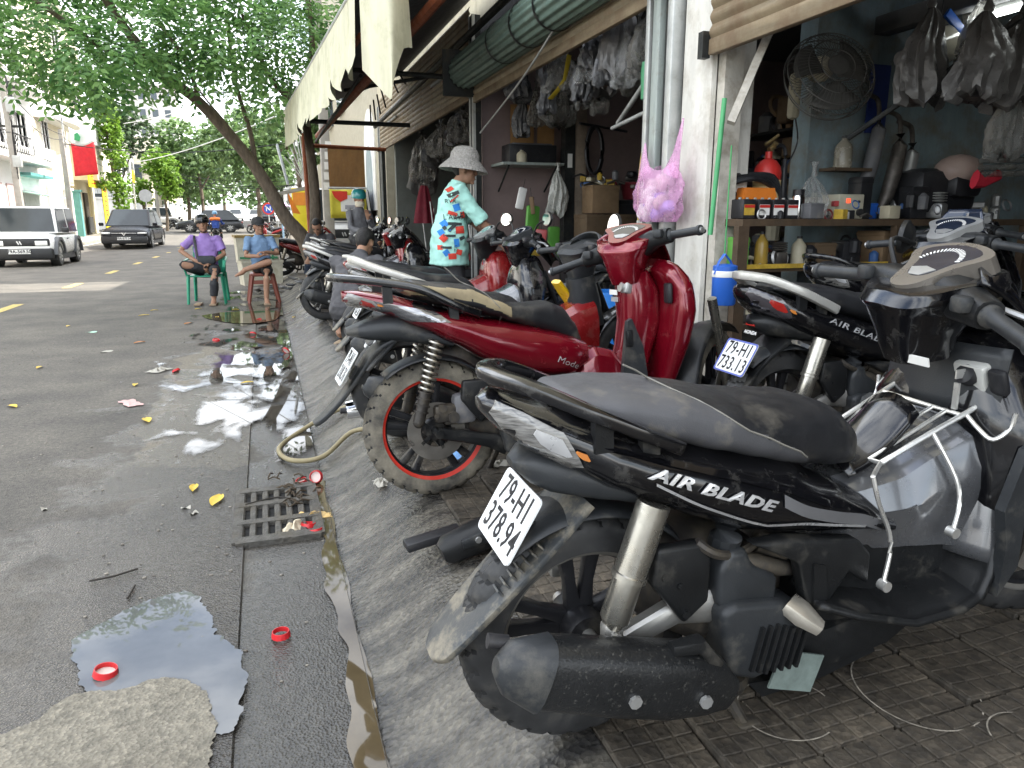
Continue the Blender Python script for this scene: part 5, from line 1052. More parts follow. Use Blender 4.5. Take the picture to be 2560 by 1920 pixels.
            for t, k_ in ((0, 1.), (.012, 1.04), (.03, .5)): vs += [c0-nrm*t+(e1*cos(2*pi*i/n)*rx+e2*sin(2*pi*i/n)*rz)*k_ for i in range(n)]
            mb.add(vs, [(r_*n+i, r_*n+(i+1) % n, (r_+1)*n+(i+1) % n, (r_+1)*n+i) for r_ in (0, 1) for i in range(n)]+[tuple(2*n+i for i in range(n))]); mh = mb.build('mirror', MTK, st, 50)
            mb = MB(); mb.add([c0+nrm*.0015+(e1*cos(2*pi*i/n)*rx+e2*sin(2*pi*i/n)*rz)*.95 for i in range(n)], [tuple(range(n))]); mb.build('mirror_glass', MIRR, mh, 0)
    # stand
    mb = MB(); mb.tube([(.33, .08, .2), (.30, .13, .1), (.27, .17, .012)], .013, 8, 3); mb.rbox((.27, .175, .008), (.06, .05, .012), .004); mb.build('side_stand', ENGM, root)
    return root, st, B, Q
# ---------------------------------------------------------------- the nearest bike
TT1 = [(.105, .80), (.189, .752), (.31, .675), (.408, .627), (.455, .596), (.475, .56)]
b1, st1, H1, Q1 = scooter('glossy black scooter with a wire rack over its tank, nearest the camera', (.58, 1.26, .172), dict(name='motorbike', twotone=TT1, stripe=mat('rim edge highlight', (.2, .19, .17), .4, .6, dust=.3), dashx=.03, muffm=mat('speckled black muffler', (.012, .0125, .013), .32, var=.2, dust=.14, dcol=(.24, .23, .2), dscale=110, bump=.1, bscale=200), plate=('79-H1', '378.94'), steer=-12, roll=-.03, lean=1.5, mirrors=(1,), silversw=True, dashm=mat('bronze grey plastic', (.2, .18, .155), .3, .5, var=.08, coat=.4), plastic=MTK, screen=False, mz=.07, mx=.14, mtilt=.9, mrx=.07, mrz=.042))  # stripe: thin pale ring painting a highlight along the rim edge
def on1(x, z, d=.004): return (x, -(H1.y(x, z)+d), z)
dirx, dirz = cos(-.392), sin(-.392)
def letter(u, v, w): x = .198+u*dirx*1.16-v*dirz*.1; z = .590+u*dirz*1.16+v*.72; return on1(x, z, .0045+max(0, w))
text_mb('AIR BLADE', .046, letter, ext=.002, font_shear=.5, bold=.0014, spacing=1.1).build('lettering', SILVERM, b1, 0)
def ribbon(nm, pts, w, m, d=.003):
    c = catmull([(x, 0, z) for x, z in pts], 6); mb = MB(); vs = []
    for p in c: vs += [on1(p.x, p.z+w/2, d), on1(p.x, p.z-w/2, d)]
    mb.add(vs, [(2*i, 2*i+1, 2*i+3, 2*i+2) for i in range(len(c)-1)]); return mb.build(nm, m, b1, 60)
ribbon('pinstripe', [(.085, .618), (.166, .568), (.25, .525), (.33, .49)], .006, SILVERM)
ribbon('pinstripe', [(.33, .49), (.415, .478), (.497, .457), (.589, .433)], .007, SILVERM)
ribbon('decal', [(.36, .54), (.42, .505), (.50, .475), (.58, .45), (.66, .41)], .026, mat('grey decal', (.18, .18, .185), .35, .4))
H1.patch([(-.165, .778), (-.08, .738), (.02, .70), (.12, .667), (.11, .657), (.0, .69), (-.08, .728)], .008, .008).build('tail_trim', GLK, b1, 50)
H1.patch([(-.02, .70), (.114, .648), (.25, .60), (.38, .55), (.48, .50), (.48, .515), (.38, .565), (.25, .615), (.114, .662), (-.01, .712)], .005, .006).build('upper_crease', GLK, b1, 50)
mb = MB(); mb.prism([(.10, .09), (.16, .085), (.17, .0), (.13, -.01)], 0, .0, 'Y') if False else None
# ridges on the flap
mb = MB()
for k in range(7): x = -.10-.014*k; mb.box((x, -.055, .497+(x+.08)*.94+.003), (.004, .03, .02), rot=Matrix.Rotation(rad(-42), 3, 'Y'))
mb.build('flap_ribs', MUDG, b1)
# passenger peg, heel plate, centre stand
mb = MB(); mb.sweep([(.40, -.16, .30), (.415, -.185, .285), (.44, -.21, .262)], [(.03, .018), (.032, .02), (.02, .014)], 10, p=3); mb.build('footpeg', mat('bare footpeg', (.6, .56, .48), .35, .8, dust=.2), b1)
mb = MB(); mb.tube([(.29, -.10, .12), (.31, -.12, .05), (.33, -.13, .004)], .013, 8, 3).rbox((.335, -.135, .008), (.05, .03, .014), .005); mb.build('centre_stand', ENGM, b1)
mb = MB(); mb.prism([(.36, .075), (.48, .06), (.70, .085), (.71, .065), (.56, .035), (.40, .03)], -.10, .08); mb.build('skid_plate', MTK, b1, 30)
mb = MB(); mb.box((.455, -.135, .105), (.12, .005, .09), rot=Matrix.Rotation(rad(20), 3, 'Y')); mb.build('reflective_patch', mat('green grey patch', (.17, .21, .19), .5, var=.2, scale=40), b1)
# heat shield details on the muffler
mb = MB(); mb.sweep([(.10, -.205, .30), (.16, -.205, .295), (.2, -.2, .24), (.23, -.19, .185)], [(.014, .012), (.02, .016), (.018, .014), (.012, .012)], 8, p=3); mb.build('heat_shield', MTK, b1)
# tank cover lid, badge, inner shield
mb = MB(); mb.grid(lambda u, v: V((.60+.2*u, (v-.5)*.17*(1-.2*u), .536+.09*u*u+.02*u-.12*(v-.5)**2+.006)), 8, 8); mb.build('fuel_lid', GLK, b1, 60, solid=.006)
text_mb('V-MATIC', .022, lambda a, b, c: (.775+b*.9, -a, .585+b*.45), ext=.0008).build('badge_lettering', SILVERM, b1, 0)
mb = MB(); mb.prism([(.90, .235), (.905, .36), (.885, .44), (.93, .57), (.955, .58), (.95, .44), (.95, .3)], -.228, -.205); two(mb, 'shield_edge', MTG, b1, 30)
mb = MB(); mb.grid(lambda u, v: V((.862+.05*abs(2*u-1)**2+.08*v, (u-.5)*.40*(1-.25*v), .30+.38*v)), 16, 12); mb.build('inner_shield', TANKM, b1, 60, solid=.01)
mb = MB(); mb.prism([(.955, .455), (1.05, .50), (1.06, .47), (.965, .42)], -.226, -.215); mb.build('side_decal', SILVERM, b1)
text_mb('125', .05, lambda a, b, c: (1.0+a*.9-b*.1, -.2285, .455+b*.8+a*.4), ext=.0006, font_shear=.4).build('decal_lettering', INK, b1, 0)
# ignition block and key
mb = MB(); mb.rbox((.925, -.085, .70), (.03, .075, .07), .008, rot=Matrix.Rotation(rad(-20), 3, 'Y')); ig = mb.build('ignition_plate', mat('pale lock plate', (.6, .6, .56), .35, .3), b1)
mb = MB(); mb.cyl((.915, -.085, .70), (.895, -.085, .71), .022, n=16); mb.build('lock_barrel', BLACKP, ig)
mb = MB(); mb.box((.885, -.085, .71), (.025, .004, .02)); mb.box((.88, -.085, .66), (.006, .012, .06)); mb.build('key', STEELP, ig)
mb = MB(); mb.rbox((.925, -.145, .70), (.02, .04, .06), .008, rot=Matrix.Rotation(rad(-20), 3, 'Y')); mb.build('seat_release', BLACKP, ig)
mb = MB(); mb.grid(lambda u, v: V((.955-.055*cos((u-.5)*2.2)+.02*v, (u-.5)*.30, .62+.15*v)), 12, 6); mb.build('inner_cover', MTG, b1, 60, solid=.006)
mb = MB(); mb.box((.79, -.05, .745), (.004, .07, .02), rot=Matrix.Rotation(rad(-15), 3, 'Y')); mb.build('warning_label', WHITEP, b1)
# stainless rack over the tank
rk = bpy.data.objects.new('wire_rack', None); COL.objects.link(rk); rk.parent = b1
def rod(pts, r=.005, nm='rod', sm=4): mb = MB(); mb.tube(pts, r, 8, sm); return mb.build(nm, STEELP, rk)
z0 = lambda x: .545+(x-.68)*.40
rod([(.67, -.10, z0(.67)), (.80, -.105, z0(.80)), (.915, -.11, z0(.915)), (.925, -.09, z0(.925)+.008), (.93, 0, z0(.93)+.015), (.925, .09, z0(.925)+.008), (.915, .11, z0(.915)), (.80, .105, z0(.80)), (.67, .10, z0(.67))], .006, 'frame_rod', 4)
rod([(.875, -.107, z0(.875)), (.875, .107, z0(.875))]); rod([(.67, -.10, z0(.67)), (.665, 0, z0(.665)-.004), (.67, .10, z0(.67))])
for y in (-.07, -.035, .07): rod([(.665, y, z0(.665)), (.875, y, z0(.875))], .0045)
rod([(.665, -.015, z0(.665)), (.82, -.018, z0(.82)), (.85, 0, z0(.85)+.004), (.82, .025, z0(.82)), (.665, .02, z0(.665))], .005)
for s in (-1, 1):
    rod([(.80, s*.106, z0(.80)), (.83, s*.15, .50), (.832, s*.165, .44), (.81, s*.175, .385)]); mb = MB(); mb.cyl((.81, s*.165, .385), (.81, s*.185, .385), .012, n=12); mb.build('clamp', STEELP, rk)
    rod([(.60, s*.15, .54), (.615, s*.158, .48), (.65, s*.165, .39), (.63, s*.175, .30)]); mb = MB(); mb.cyl((.63, s*.168, .298), (.63, s*.188, .298), .012, n=12); mb.build('clamp', STEELP, rk)
    rod([(.885, s*.108, z0(.885)), (.895, s*.14, z0(.88)-.03), (.905, s*.165, z0(.88)-.045), (.93, s*.18, z0(.88)-.02), (.935, s*.185, z0(.88)+.015)], .005, 'hook'); rod([(.60, s*.15, .54), (.64, s*.12, .54), (.67, s*.10, z0(.67))])
# ---------------------------------------------------------------- the red bike
b2, st2, H2, Q2 = scooter('metallic red scooter with red rimmed muddy wheels and handlebar turned', (.6, 2.72, .17), dict(body=B2BODY, seat=B2SEAT, bp=2.8, paint=REDM, R=.275, rr=.205, tw=.047, wb=1.33, band=(.018, .058), tyre=TYRED, stripe=REDRIM, spokes=5, disc=-.075, caliper=True, coil=True, shock=((.02, .635), (-.075, .33)), shy=.125, twotone=[(.10, .90), (.16, .84), (.22, .80), (.27, .74), (.30, .66)], seatm=SEATD, seatm2=SEATT,
    railp=[(.19, -.145, .722), (.09, -.16, .765), (-.04, -.155, .835), (-.18, -.13, .868), (-.29, -.08, .887), (-.33, 0, .893)], railt=.016, rail=GLK, tail=[(-.30, .81), (-.28, .835), (-.2, .80), (-.17, .765), (-.25, .772), (-.285, .785)], lens2=REDLENS, under=[(-.30, .70, .675, .05), (-.22, .725, .65, .08), (-.12, .74, .635, .10), (0, .68, .615, .11), (.09, .62, .60, .1)],
    flap=[(-.10, .655), (-.20, .61), (-.265, .53), (-.34, .44), (-.41, .375), (-.45, .35)], flapw=[.07, .075, .07, .062, .05, .03], flapm=MTG, flapm2=MTG, platec=(-.296, .548), plateu=(.56, .83), plate=('79-N1', '218.76'), swing=[(0, .275), (.1, .25), (.2, .22), (.27, .19)], swingm=MTK,
    muffler=None, floor=True, tunnel=[(.60, .40, .25, .07), (.64, .50, .24, .085), (.70, .535, .24, .09), (.78, .515, .24, .085), (.84, .45, .22, .08), (.92, .42, .2, .1)], tunnelm=REDM, hx=.90, steer=34, roll=.07, lean=-3, grip=.35, silverlever=False, mirrors=(), headlamp=True, fender=MTK, dashm=REDM, dashs=.8,
    shp=3.6, shield=[(1.0, .31, .09, .03), (1.02, .40, .14, .04), (1.04, .54, .195, .05), (1.055, .66, .215, .055), (1.05, .76, .205, .05), (1.02, .825, .16, .045), (.985, .85, .08, .03)],
    headT=[(-.02, .79, .06, .06), (-.03, .84, .07, .075), (-.03, .89, .085, .09), (-.02, .94, .115, .11), (0, .975, .13, .12), (.005, .985, .115, .105)]))
H2.patch([(-.20, .80), (.02, .745), (.075, .70), (-.08, .715), (-.19, .76)], .004, .006).build('silver_panel', mat('smoked chrome trim', (.25, .25, .26), .12, .8, var=.4, scale=3, streak=(1, 1, 30)), b2, 50)
H2.patch([(-.06, .792), (.04, .752), (.06, .735), (-.06, .768)], .005, .006).build('side_trim_gloss', GLK, b2, 50)
def dash_e(u, v, w): x = .53+u*.93-v*.2; z = .50+v*.95-u*.42; return (x, -(H2.y(x, z)+.003), z)
text_mb('Mode', .045, dash_e, font_shear=.6).build('script_lettering', SILVERM, b2, 0)
mb = MB(); mb.prism([(.80, .40), (.83, .63), (.85, .64), (.90, .52), (.92, .37)], -.10, -.075); mb.build('heel_panel', MTG, b2, 30)
mb = MB(); mb.sweep([(.86, 0, .38), (.90, 0, .5), (.935, 0, .62), (.925, 0, .74), (.905, 0, .82)], [(.085, .07), (.07, .075), (.075, .09), (.085, .085), (.07, .06)], 20, up=(1, 0, 0), p=3); mb.build('leg_shield_column', REDM, b2, 40)
mb = MB(); mb.rbox((.835, -.10, .56), (.03, .02, .07), .006); mb.build('hook_latch', MTK, b2)
mb = MB(); mb.rbox((.855, -.05, .765), (.03, .05, .045), .006, rot=Matrix.Rotation(rad(10), 3, 'Y')); mb.cyl((.85, -.04, .77), (.828, -.04, .772), .022, n=14); mb.build('ignition_lock', SILV, b2)
mb = MB(); mb.rbox((.995, -.145, .735), (.02, .05, .085), .012); mb.build('pocket', BLACKP, b2)
mb = MB(); mb.box((.834, .03, .745), (.003, .07, .022)); mb.build('warning_label', WHITEP, b2); mb = MB(); mb.box((.838, .03, .715), (.003, .06, .02)); mb.build('warning_label', SILVERM, b2)
mb = MB(); mb.rbox((.11, -.10, .36), (.09, .06, .12), .02); mb.build('airbox', GREYP, b2)
# ---------------------------------------------------------------- the others in the row
common = dict(detail=False)
def other(label, loc, **k): d = dict(common); d.update(k); return scooter(label, loc, d)
b3, st3, H3, _ = other('stripped scooter with a long silver grab rail behind the red one', (.64, 3.52, .175), paint=GLKD, rail=RAILS, railt=.017, railp=[(.30, -.14, .69), (.2, -.15, .735), (.05, -.155, .80), (-.1, -.13, .86), (-.19, -.08, .90), (-.21, 0, .905)], plate=('79-H1', '502.46'), shield=None, headm=MTG, dash=False, headlamp=False, mirrors=(-1,), mrx=.06, mrz=.06, mx=-.02, mz=.09, hx=.98, R=.275, rr=.205, tunnelm=REDF, flapm=MTG, flapm2=MTG, steer=8)
mb = MB(); mb.sweep([(1.0, 0, .48), (.98, 0, .62), (.96, 0, .74)], [(.09, .08), (.085, .08), (.075, .07)], 14, up=(1, 0, 0), p=3); mb.build('steering_column', MTG, b3)
t = thing('loose_fairing', 'loose yellow and black body panel propped behind the red scooter seat', 'panel', (1.62, 3.6, .42), (0, rad(-20), .3)); mb = MB(); mb.sweep([(0, 0, .55), (.04, 0, .45), (.09, 0, .3), (.14, 0, .2)], [(.035, .015), (.05, .012), (.035, .012), (.02, .01)], 10, p=3); mb.build('yellow_shell', mat('yellow paint', (.65, .42, .01), .3, coat=.6), t); mb = MB(); mb.sweep([(.06, .015, .5), (.12, .02, .38), (.2, .015, .2)], [(.03, .02), (.05, .02), (.02, .012)], 10, p=3); mb.build('inner_shell', BLACKP, t); mb = MB(); mb.box((.1, .02, .1), (.03, .03, .25)); mb.build('prop', BLACKP, t)
b4, st4, _, _ = other('black scooter with a dark dial head in front of the man in mint', (.72, 4.72, .18), paint=GLKD, rail=RAILS, railt=.012, lens2=REDLENS, mirrors=(-1, 1), plate=('79-D1', '164.30'), hx=.98, steer=6, dashm=MTG)
b5, _, _, _ = other('red fronted scooter the man in the mint shirt leans over', (.78, 5.62, .18), paint=REDF, rail=RAILS, shieldm=REDF, headm=MTK, mirrors=(-1,), plate=None, lens2=REDLENS, tunnelm=REDF, hx=.95)
b6, _, _, _ = other('black scooter with silver side rails behind the crouching mechanic', (.62, 8.2, .172), paint=GLKD, rail=RAILS, railt=.018, plate=None, lens2=REDLENS, mirrors=(-1, 1), R=.28, rr=.21)
b7, _, _, _ = other('scooter with white rails, second beyond the crouching mechanic', (.7, 9.2, .176), paint=REDF, rail=RAILS, railt=.016, plate=None, lens2=REDLENS, mirrors=(-1, 1))
b8, _, _, _ = other('dark scooter with raised mirrors near the steel post', (.95, 10.2, .188), paint=GLKD, rail=GLK, plate=None, mirrors=(-1, 1), R=.28, rr=.21, steer=-15)
b9, _, _, _ = other('dark scooter the masked woman sits on', (.9, 11.6, .186), paint=GLKD, rail=RAILS, plate=None, mirrors=(-1, 1))
b10, _, _, _ = other('red tailed motorbike parked behind the leaning tree', (.35, 16.0, .12), paint=REDF, rail=GLK, plate=('79-V2', '308.12'), lens2=REDLENS, mirrors=(-1, 1), R=.29, rr=.215)
# inside the shops
b11, st11, H11, _ = scooter('black scooter with a pale grey grab rail inside the nearest shop', (1.93, 2.35, .238), dict(rail=RAILS, railt=.017, plate=('79-H1', '733.13'), plateedge=mat('blue plate edge', (.1, .13, .4), .4), lens=mat('dark tail lens', (.05, .045, .05), .1, coat=1.), lens2=REDLENS, paint=GLK, silversw=True, mirrors=(), flapm=MTK, flapm2=MTK, platec=(-.178, .492), flap=[(.0, .555), (-.06, .52), (-.13, .46), (-.17, .40), (-.2, .36)], screen=True, steer=4))
mb = MB(); mb.box((-.122, 0, .632), (.008, .05, .03), rot=Matrix.Rotation(rad(30), 3, 'Y')); mb.build('reflector', REDLENS, b11)
text_mb('HONDA', .02, lambda a, b, c: (-.127+b*.53, -a, .592+b*.85), bold=.0006).build('lettering', WHITEP, b11, 0)
def letter11(u, v, w): x = .23+u*dirx*1.16-v*dirz*.1; z = .588+u*dirz*1.16+v*.72; return (x, -(H11.y(x, z)+.0035+max(0, w)), z)
text_mb('AIR BLADE', .048, letter11, ext=.002, font_shear=.5, spacing=1.12).build('lettering', SILVERM, b11, 0)
b12, _, H12, _ = other('black scooter deepest by the work bench', (2.85, 3.05, .268), paint=GLK, rail=GLK, plate=None, mirrors=(), R=.25)
def letter12(u, v, w): x = -.08+u*.9; z = .735+v-u*.4; return (x, -(H12.y(x, z)+.004), z)
text_mb('HONDA', .045, letter12, font_shear=.4).build('lettering', WHITEP, b12, 0)
b13, _, _, _ = other('black motorbike with a white plate inside the middle shop', (2.66, 5.45, .268), paint=GLKD, rail=GLK, plate=('79-AX', '035.65'), platec=(-.15, .45), mirrors=(), R=.29, rr=.215)
# ================================================================ trees
def leaf_mat(name, c0, c1, tr=.35):
    m = bpy.data.materials.new(name); m.use_nodes = True; n = m.node_tree; N = n.nodes; K = n.links.new; b = N['Principled BSDF']; out = N['Material Output']
    tcn = N.new('ShaderNodeTexCoord'); no = N.new('ShaderNodeTexNoise'); no.inputs['Scale'].default_value = 2.6; no.inputs['Detail'].default_value = 4; K(tcn.outputs['Object'], no.inputs['Vector'])
    ge = N.new('ShaderNodeNewGeometry'); ad = N.new('ShaderNodeMath'); ad.operation = 'MULTIPLY_ADD'; ad.inputs[1].default_value = .5; K(ge.outputs['Random Per Island'], ad.inputs[0]); 
    sb = N.new('ShaderNodeMath'); sb.operation = 'SUBTRACT'; sb.inputs[1].default_value = .25; K(no.outputs['Fac'], sb.inputs[0]); K(sb.outputs[0], ad.inputs[2])
    r = N.new('ShaderNodeValToRGB'); e = r.color_ramp.elements; e[0].position = .2; e[1].position = .8; e[0].color = (*c0, 1); e[1].color = (*c1, 1); K(ad.outputs[0], r.inputs[0])
    K(r.outputs[0], b.inputs['Base Color']); b.inputs['Roughness'].default_value = .42
    t = N.new('ShaderNodeBsdfTranslucent'); K(r.outputs[0], t.inputs[0]); mx = N.new('ShaderNodeMixShader'); mx.inputs[0].default_value = tr; K(b.outputs[0], mx.inputs[1]); K(t.outputs[0], mx.inputs[2]); K(mx.outputs[0], out.inputs[0])
    return m
BARK = mat('grey brown bark', (.13, .1, .072), .9, var=.35, scale=7, streak=(3, 3, .8), bump=.7, bscale=22)
LEAFA = leaf_mat('street tree leaf', (.06, .16, .05), (.26, .45, .14), .45)
LEAFB = leaf_mat('bright leaf', (.13, .26, .035), (.27, .42, .06), .45)
LEAFC = leaf_mat('hazed far leaf', (.09, .16, .06), (.22, .33, .12), .4)  # leaf tones lightened to paint in distance haze
LEAFD = leaf_mat('dark far leaf', (.045, .085, .035), (.10, .16, .06), .3)
def leaves_mesh(name, pts, m, kind, size, seed):
    """pts: list of (pos, outward). kind 'pinnate' = compound leaf of paired leaflets, 'tuft' = a few broad leaves"""
    rr = random.Random(seed); vs = []; fs = []
    for p, o in pts:
        d = (V(o)*.7+V((rr.gauss(0, .5), rr.gauss(0, .5), rr.gauss(-.35, .35)))).normalized()
        s, u = frame(d)
        roll = rr.uniform(-.6, .6); s2 = s*cos(roll)+u*sin(roll); nn = d.cross(s2)
        if kind == 'pinnate':
            L = size*rr.uniform(.8, 1.25); k = 4
            items = [(d*L*(.25+.2*i)-V((0, 0, .03*i*i*size*2)), s2*sg) for i in range(k) for sg in (-1, 1)]+[(d*L*1.05, d)]
            ll, lw = size*.42, size*.095
        else:
            items = [(V((0, 0, 0)), (d*rr.uniform(.2, 1)+s2*rr.uniform(-1, 1)+nn*rr.uniform(-.4, .6)).normalized()) for _ in range(5)]; ll, lw = size, size*.3
        for b_, e in items:
            e = (e+d*.35+V((0, 0, -.25))).normalized(); q = e.cross(nn+V((rr.uniform(-.3, .3), rr.uniform(-.3, .3), rr.uniform(-.3, .3)))).normalized()
            a = V(p)+b_; i0 = len(vs); vs += [tuple(a), tuple(a+e*ll*.45+q*lw), tuple(a+e*ll), tuple(a+e*ll*.45-q*lw)]; fs.append((i0, i0+1, i0+2, i0+3))
    me = bpy.data.meshes.new(name); me.from_pydata(vs, [], fs); me.materials.append(m); return me
def blob_pts(blobs, n, seed, shell=.55):
    rr = random.Random(seed); w = [b[3]*b[4]*b[5] for b in blobs]; out = []
    for _ in range(n):
        c = rr.choices(blobs, w)[0]
        v = V((rr.gauss(0, 1), rr.gauss(0, 1), rr.gauss(0, 1))).normalized(); r = shell+(1-shell)*rr.random()**.6
        if mnoise.noise((v.x*2.2+c[0], v.y*2.2+c[1], v.z*2.2+c[2])) < -.22: continue
        out.append(((c[0]+v.x*c[3]*r, c[1]+v.y*c[4]*r, c[2]+v.z*c[5]*r), v))
    return out
def tree(name, label, loc, trunk, blobs, n, m, kind, size, seed, group=None, shell=.55):
    t = thing(name, label, 'tree', loc, group=group)
    mb = MB()
    for pts, r0, r1 in trunk:
        c = catmull(pts, 5); k = len(c); mb.sweep(c, [(r0+(r1-r0)*i/(k-1))*(1+.08*mnoise.noise((i*.7, r0*9, seed))) for i in range(k)], 12)
    mb.build('trunk', BARK, t, 60)
    me = leaves_mesh('crown', blob_pts(blobs, n, seed, shell), m, kind, size, seed); o = bpy.data.objects.new('crown', me); COL.objects.link(o); o.parent = t; o['kind'] = 'stuff'
    return t
# the leaning street tree
bl = []
rr = random.Random(21)
for X, Y, Z, a, b, c in ((-3.4, 11.6, 4.2, .7, .9, .75), (-2.7, 12.2, 3.75, .8, .9, .8), (-2.1, 11.4, 3.25, .7, .8, .55), (-1.75, 12.6, 3.9, .9, 1., .8), (-1.1, 11.8, 3.7, .8, .9, .6), (-.5, 12.6, 4.0, .8, 1., .65), (.05, 11.6, 3.85, .7, .9, .55), (.55, 12.8, 3.75, .6, .8, .6), (.2, 13.6, 3.3, .6, .6, .4), (1.0, 13.2, 4.3, .8, .9, .6),
                         (-3.0, 10.9, 3.5, .45, .5, .4), (-1.6, 10.8, 3.25, .6, .6, .35), (-.6, 11.2, 3.3, .6, .5, .35), (-2.6, 12.5, 4.75, 1., 1., .5), (-1.2, 12.2, 4.7, 1.1, 1., .5), (.2, 12.4, 4.7, 1., 1., .5), (-3.9, 12, 4.8, .8, 1, .5), (-3.9, 10.8, 3.3, .5, .6, .45), (1.3, 13.6, 4.9, .9, .9, .5)):
    bl.append((X-.7, Y-13.4, Z-.1, a, b, c))
TR = [([(.12, 0, -.05), (.08, 0, .4), (-.05, -.02, .8), (-.32, -.05, 1.15), (-.62, -.1, 1.75), (-.95, -.2, 2.25), (-1.5, -.4, 2.9), (-2.0, -.6, 3.3), (-2.5, -.9, 4.0), (-2.9, -1.0, 4.9)], .15, .05),
      ([(.05, 0, .3), (.17, .02, .9), (.2, 0, 1.6), (.16, -.05, 2.3), (.12, -.1, 3.0), (.3, -.1, 4.0), (.2, 0, 5.2)], .115, .04),
      ([(-.74, -.13, 1.95), (-.78, -.1, 2.5), (-.95, -.2, 3.3), (-1.0, -.3, 4.3)], .045, .025), ([(-.70, -.13, 1.85), (-1.05, -.2, 2.5), (-1.5, -.35, 3.1), (-1.7, -.5, 3.6)], .02, .01),
      ([(-2.0, -.6, 3.3), (-2.7, -1.1, 3.5), (-3.3, -1.5, 3.9), (-4., -1.6, 4.3)], .05, .02), ([(-1.5, -.4, 2.9), (-1.6, -1., 3.4), (-1.9, -1.4, 3.8)], .04, .015), ([(.12, -.1, 3.0), (-.3, -.3, 3.2), (-.6, -.6, 3.7), (-.8, -1., 4.2)], .06, .02), ([(.12, -.1, 2.9), (.4, .1, 3.3), (.7, 0, 4.1)], .05, .02)]
tree('leaning_tree', 'leaning street tree whose crown overhangs the road', (.7, 13.4, .16), TR, bl, 2500, LEAFA, 'pinnate', .30, 5, shell=.2)
def far_tree(label, X, Y, cz, rx, rz, m, size, n, seed, th=None, sub=7, base=None, group='trees along the far street'):
    rr = random.Random(seed); bs = []
    for k in range(sub): bs.append((rr.uniform(-.55, .55)*rx, rr.uniform(-.55, .55)*rx, cz+rr.uniform(-.5, .5)*rz, rx*rr.uniform(.4, .62), rx*rr.uniform(.4, .62), rz*rr.uniform(.35, .55)))
    g0 = ground(-1, Y); return tree('street_tree', label, (X, Y, g0), [([(0, 0, -.1), (.1, 0, cz*.4), (-.05, .1, cz*.8), (0, 0, cz+rz*.4)], max(.12, rx*.05), .04), ([(0, 0, cz*.5), (rx*.3, 0, cz*.8), (rx*.5, .1, cz+.2)], .08, .03)], bs, n, m, 'tuft', size, seed, group, .4)
far_tree('large round green tree over the right side of the far street', -.2, 56, 5.9, 4.2, 3.2, LEAFC, .34, 2600, 31, sub=12)
far_tree('green tree left of the large round one', -4.6, 66, 6.0, 3.6, 3.0, LEAFC, .38, 1900, 32, sub=10)
far_tree('dark evergreen tree behind the white corner wall', -10.4, 66, 6.9, 2.9, 3.6, LEAFD, .34, 1700, 33, sub=10)
far_tree('small bright yellow green tree on the corner', -6.7, 60, 3.9, 1.6, 2.5, LEAFB, .26, 1300, 34, sub=9)
far_tree('low bright bush by the corner pole', -8.3, 61, 2.9, 1.2, 1.2, LEAFB, .22, 500, 35)
far_tree('tall tree on the right of the far street', 3.0, 74, 6.5, 4.2, 3.6, LEAFD, .42, 1700, 36, sub=10)
far_tree('broad tree half way down the far street on the left', -7.5, 88, 5.6, 4.6, 3.6, LEAFC, .45, 1700, 37, sub=10)
far_tree('broad tree half way down the far street on the right', 2.6, 98, 6.0, 5.0, 3.8, LEAFC, .5, 1500, 38, sub=10)
far_tree('tree closing the view at the end of the far street', -5.5, 125, 7, 6.5, 5.5, LEAFC, .6, 1500, 39, sub=10)
far_tree('pale tree at the very end of the far street', 1.0, 150, 7, 8, 6, LEAFC, .7, 1500, 40, sub=10)
far_tree('distant tree left of the street end', -14, 140, 7.5, 8, 6, LEAFD, .7, 1300, 41, sub=10)
far_tree('tree in front of the neighbouring house on the right', 1.6, 34, 5.3, 2.0, 2.0, LEAFC, .26, 900, 42)
# slim leafy tree on the opposite pavement
t = tree('slim_tree', 'slim bright green tree on the opposite pavement', (-7.9, 48.0, .35), [([(0, 0, 0), (.1, 0, 2.), (-.05, 0, 5.), (0, 0, 7.6)], .11, .05)], [(-.1, 0, 3.1, .9, .9, .5), (.35, 0, 2.6, .5, .6, .6), (.25, 0, 4.6, .75, .8, .8), (.1, 0, 5.6, .7, .8, .8), (0, 0, 6.6, .7, .8, .8), (-.1, 0, 7.3, .6, .6, .5), (.3, 0, 1.9, .5, .6, .5)], 1500, LEAFB, 'tuft', .2, 51, shell=.2)
# ================================================================ opposite houses
WHW = mat('white house paint', (.74, .74, .72), .8, var=.06, scale=1.5, dust=.12, dcol=(.45, .44, .4)); CRW = mat('cream house paint', (.6, .55, .42), .8, var=.08, scale=1.5, dust=.15, dcol=(.4, .34, .22))
WING = mat('green window glass', (.12, .3, .22), .08, var=.1); WINB = mat('dark window glass', (.06, .075, .085), .06, var=.2); TRIM = mat('white trim', (.72, .72, .7), .6, var=.05); TEAL = mat('teal paint', (.1, .28, .27), .6); IRONB = mat('black iron rail', (.02, .02, .022), .5)
def win(par, x, y, z, w, h, glass=WINB, mull=1, sill=True):
    f = bpy.data.objects.new('window', None); COL.objects.link(f); f.parent = par; f.location = (x, y, z)
    mb = MB(); mb.box((.02, -w/2, h/2), (.08, .08, h+.08)).box((.02, w/2, h/2), (.08, .08, h+.08)).box((.02, 0, h), (.08, w, .08)).box((.02, 0, 0), (.08, w, .08))
    for i in range(mull): mb.box((.02, -w/2+w*(i+1)/(mull+1), h/2), (.05, .05, h))
    mb.build('frame', TRIM, f)
    for i in range(mull+1): mb = MB(); mb.box((-.01, -w/2+w*(i+.5)/(mull+1), h/2), (.02, w/(mull+1)-.06, h-.06)); mb.build('pane', glass, f)
    if sill: mb = MB(); mb.box((.08, 0, -.07), (.2, w+.2, .06)); mb.build('sill', TRIM, f)
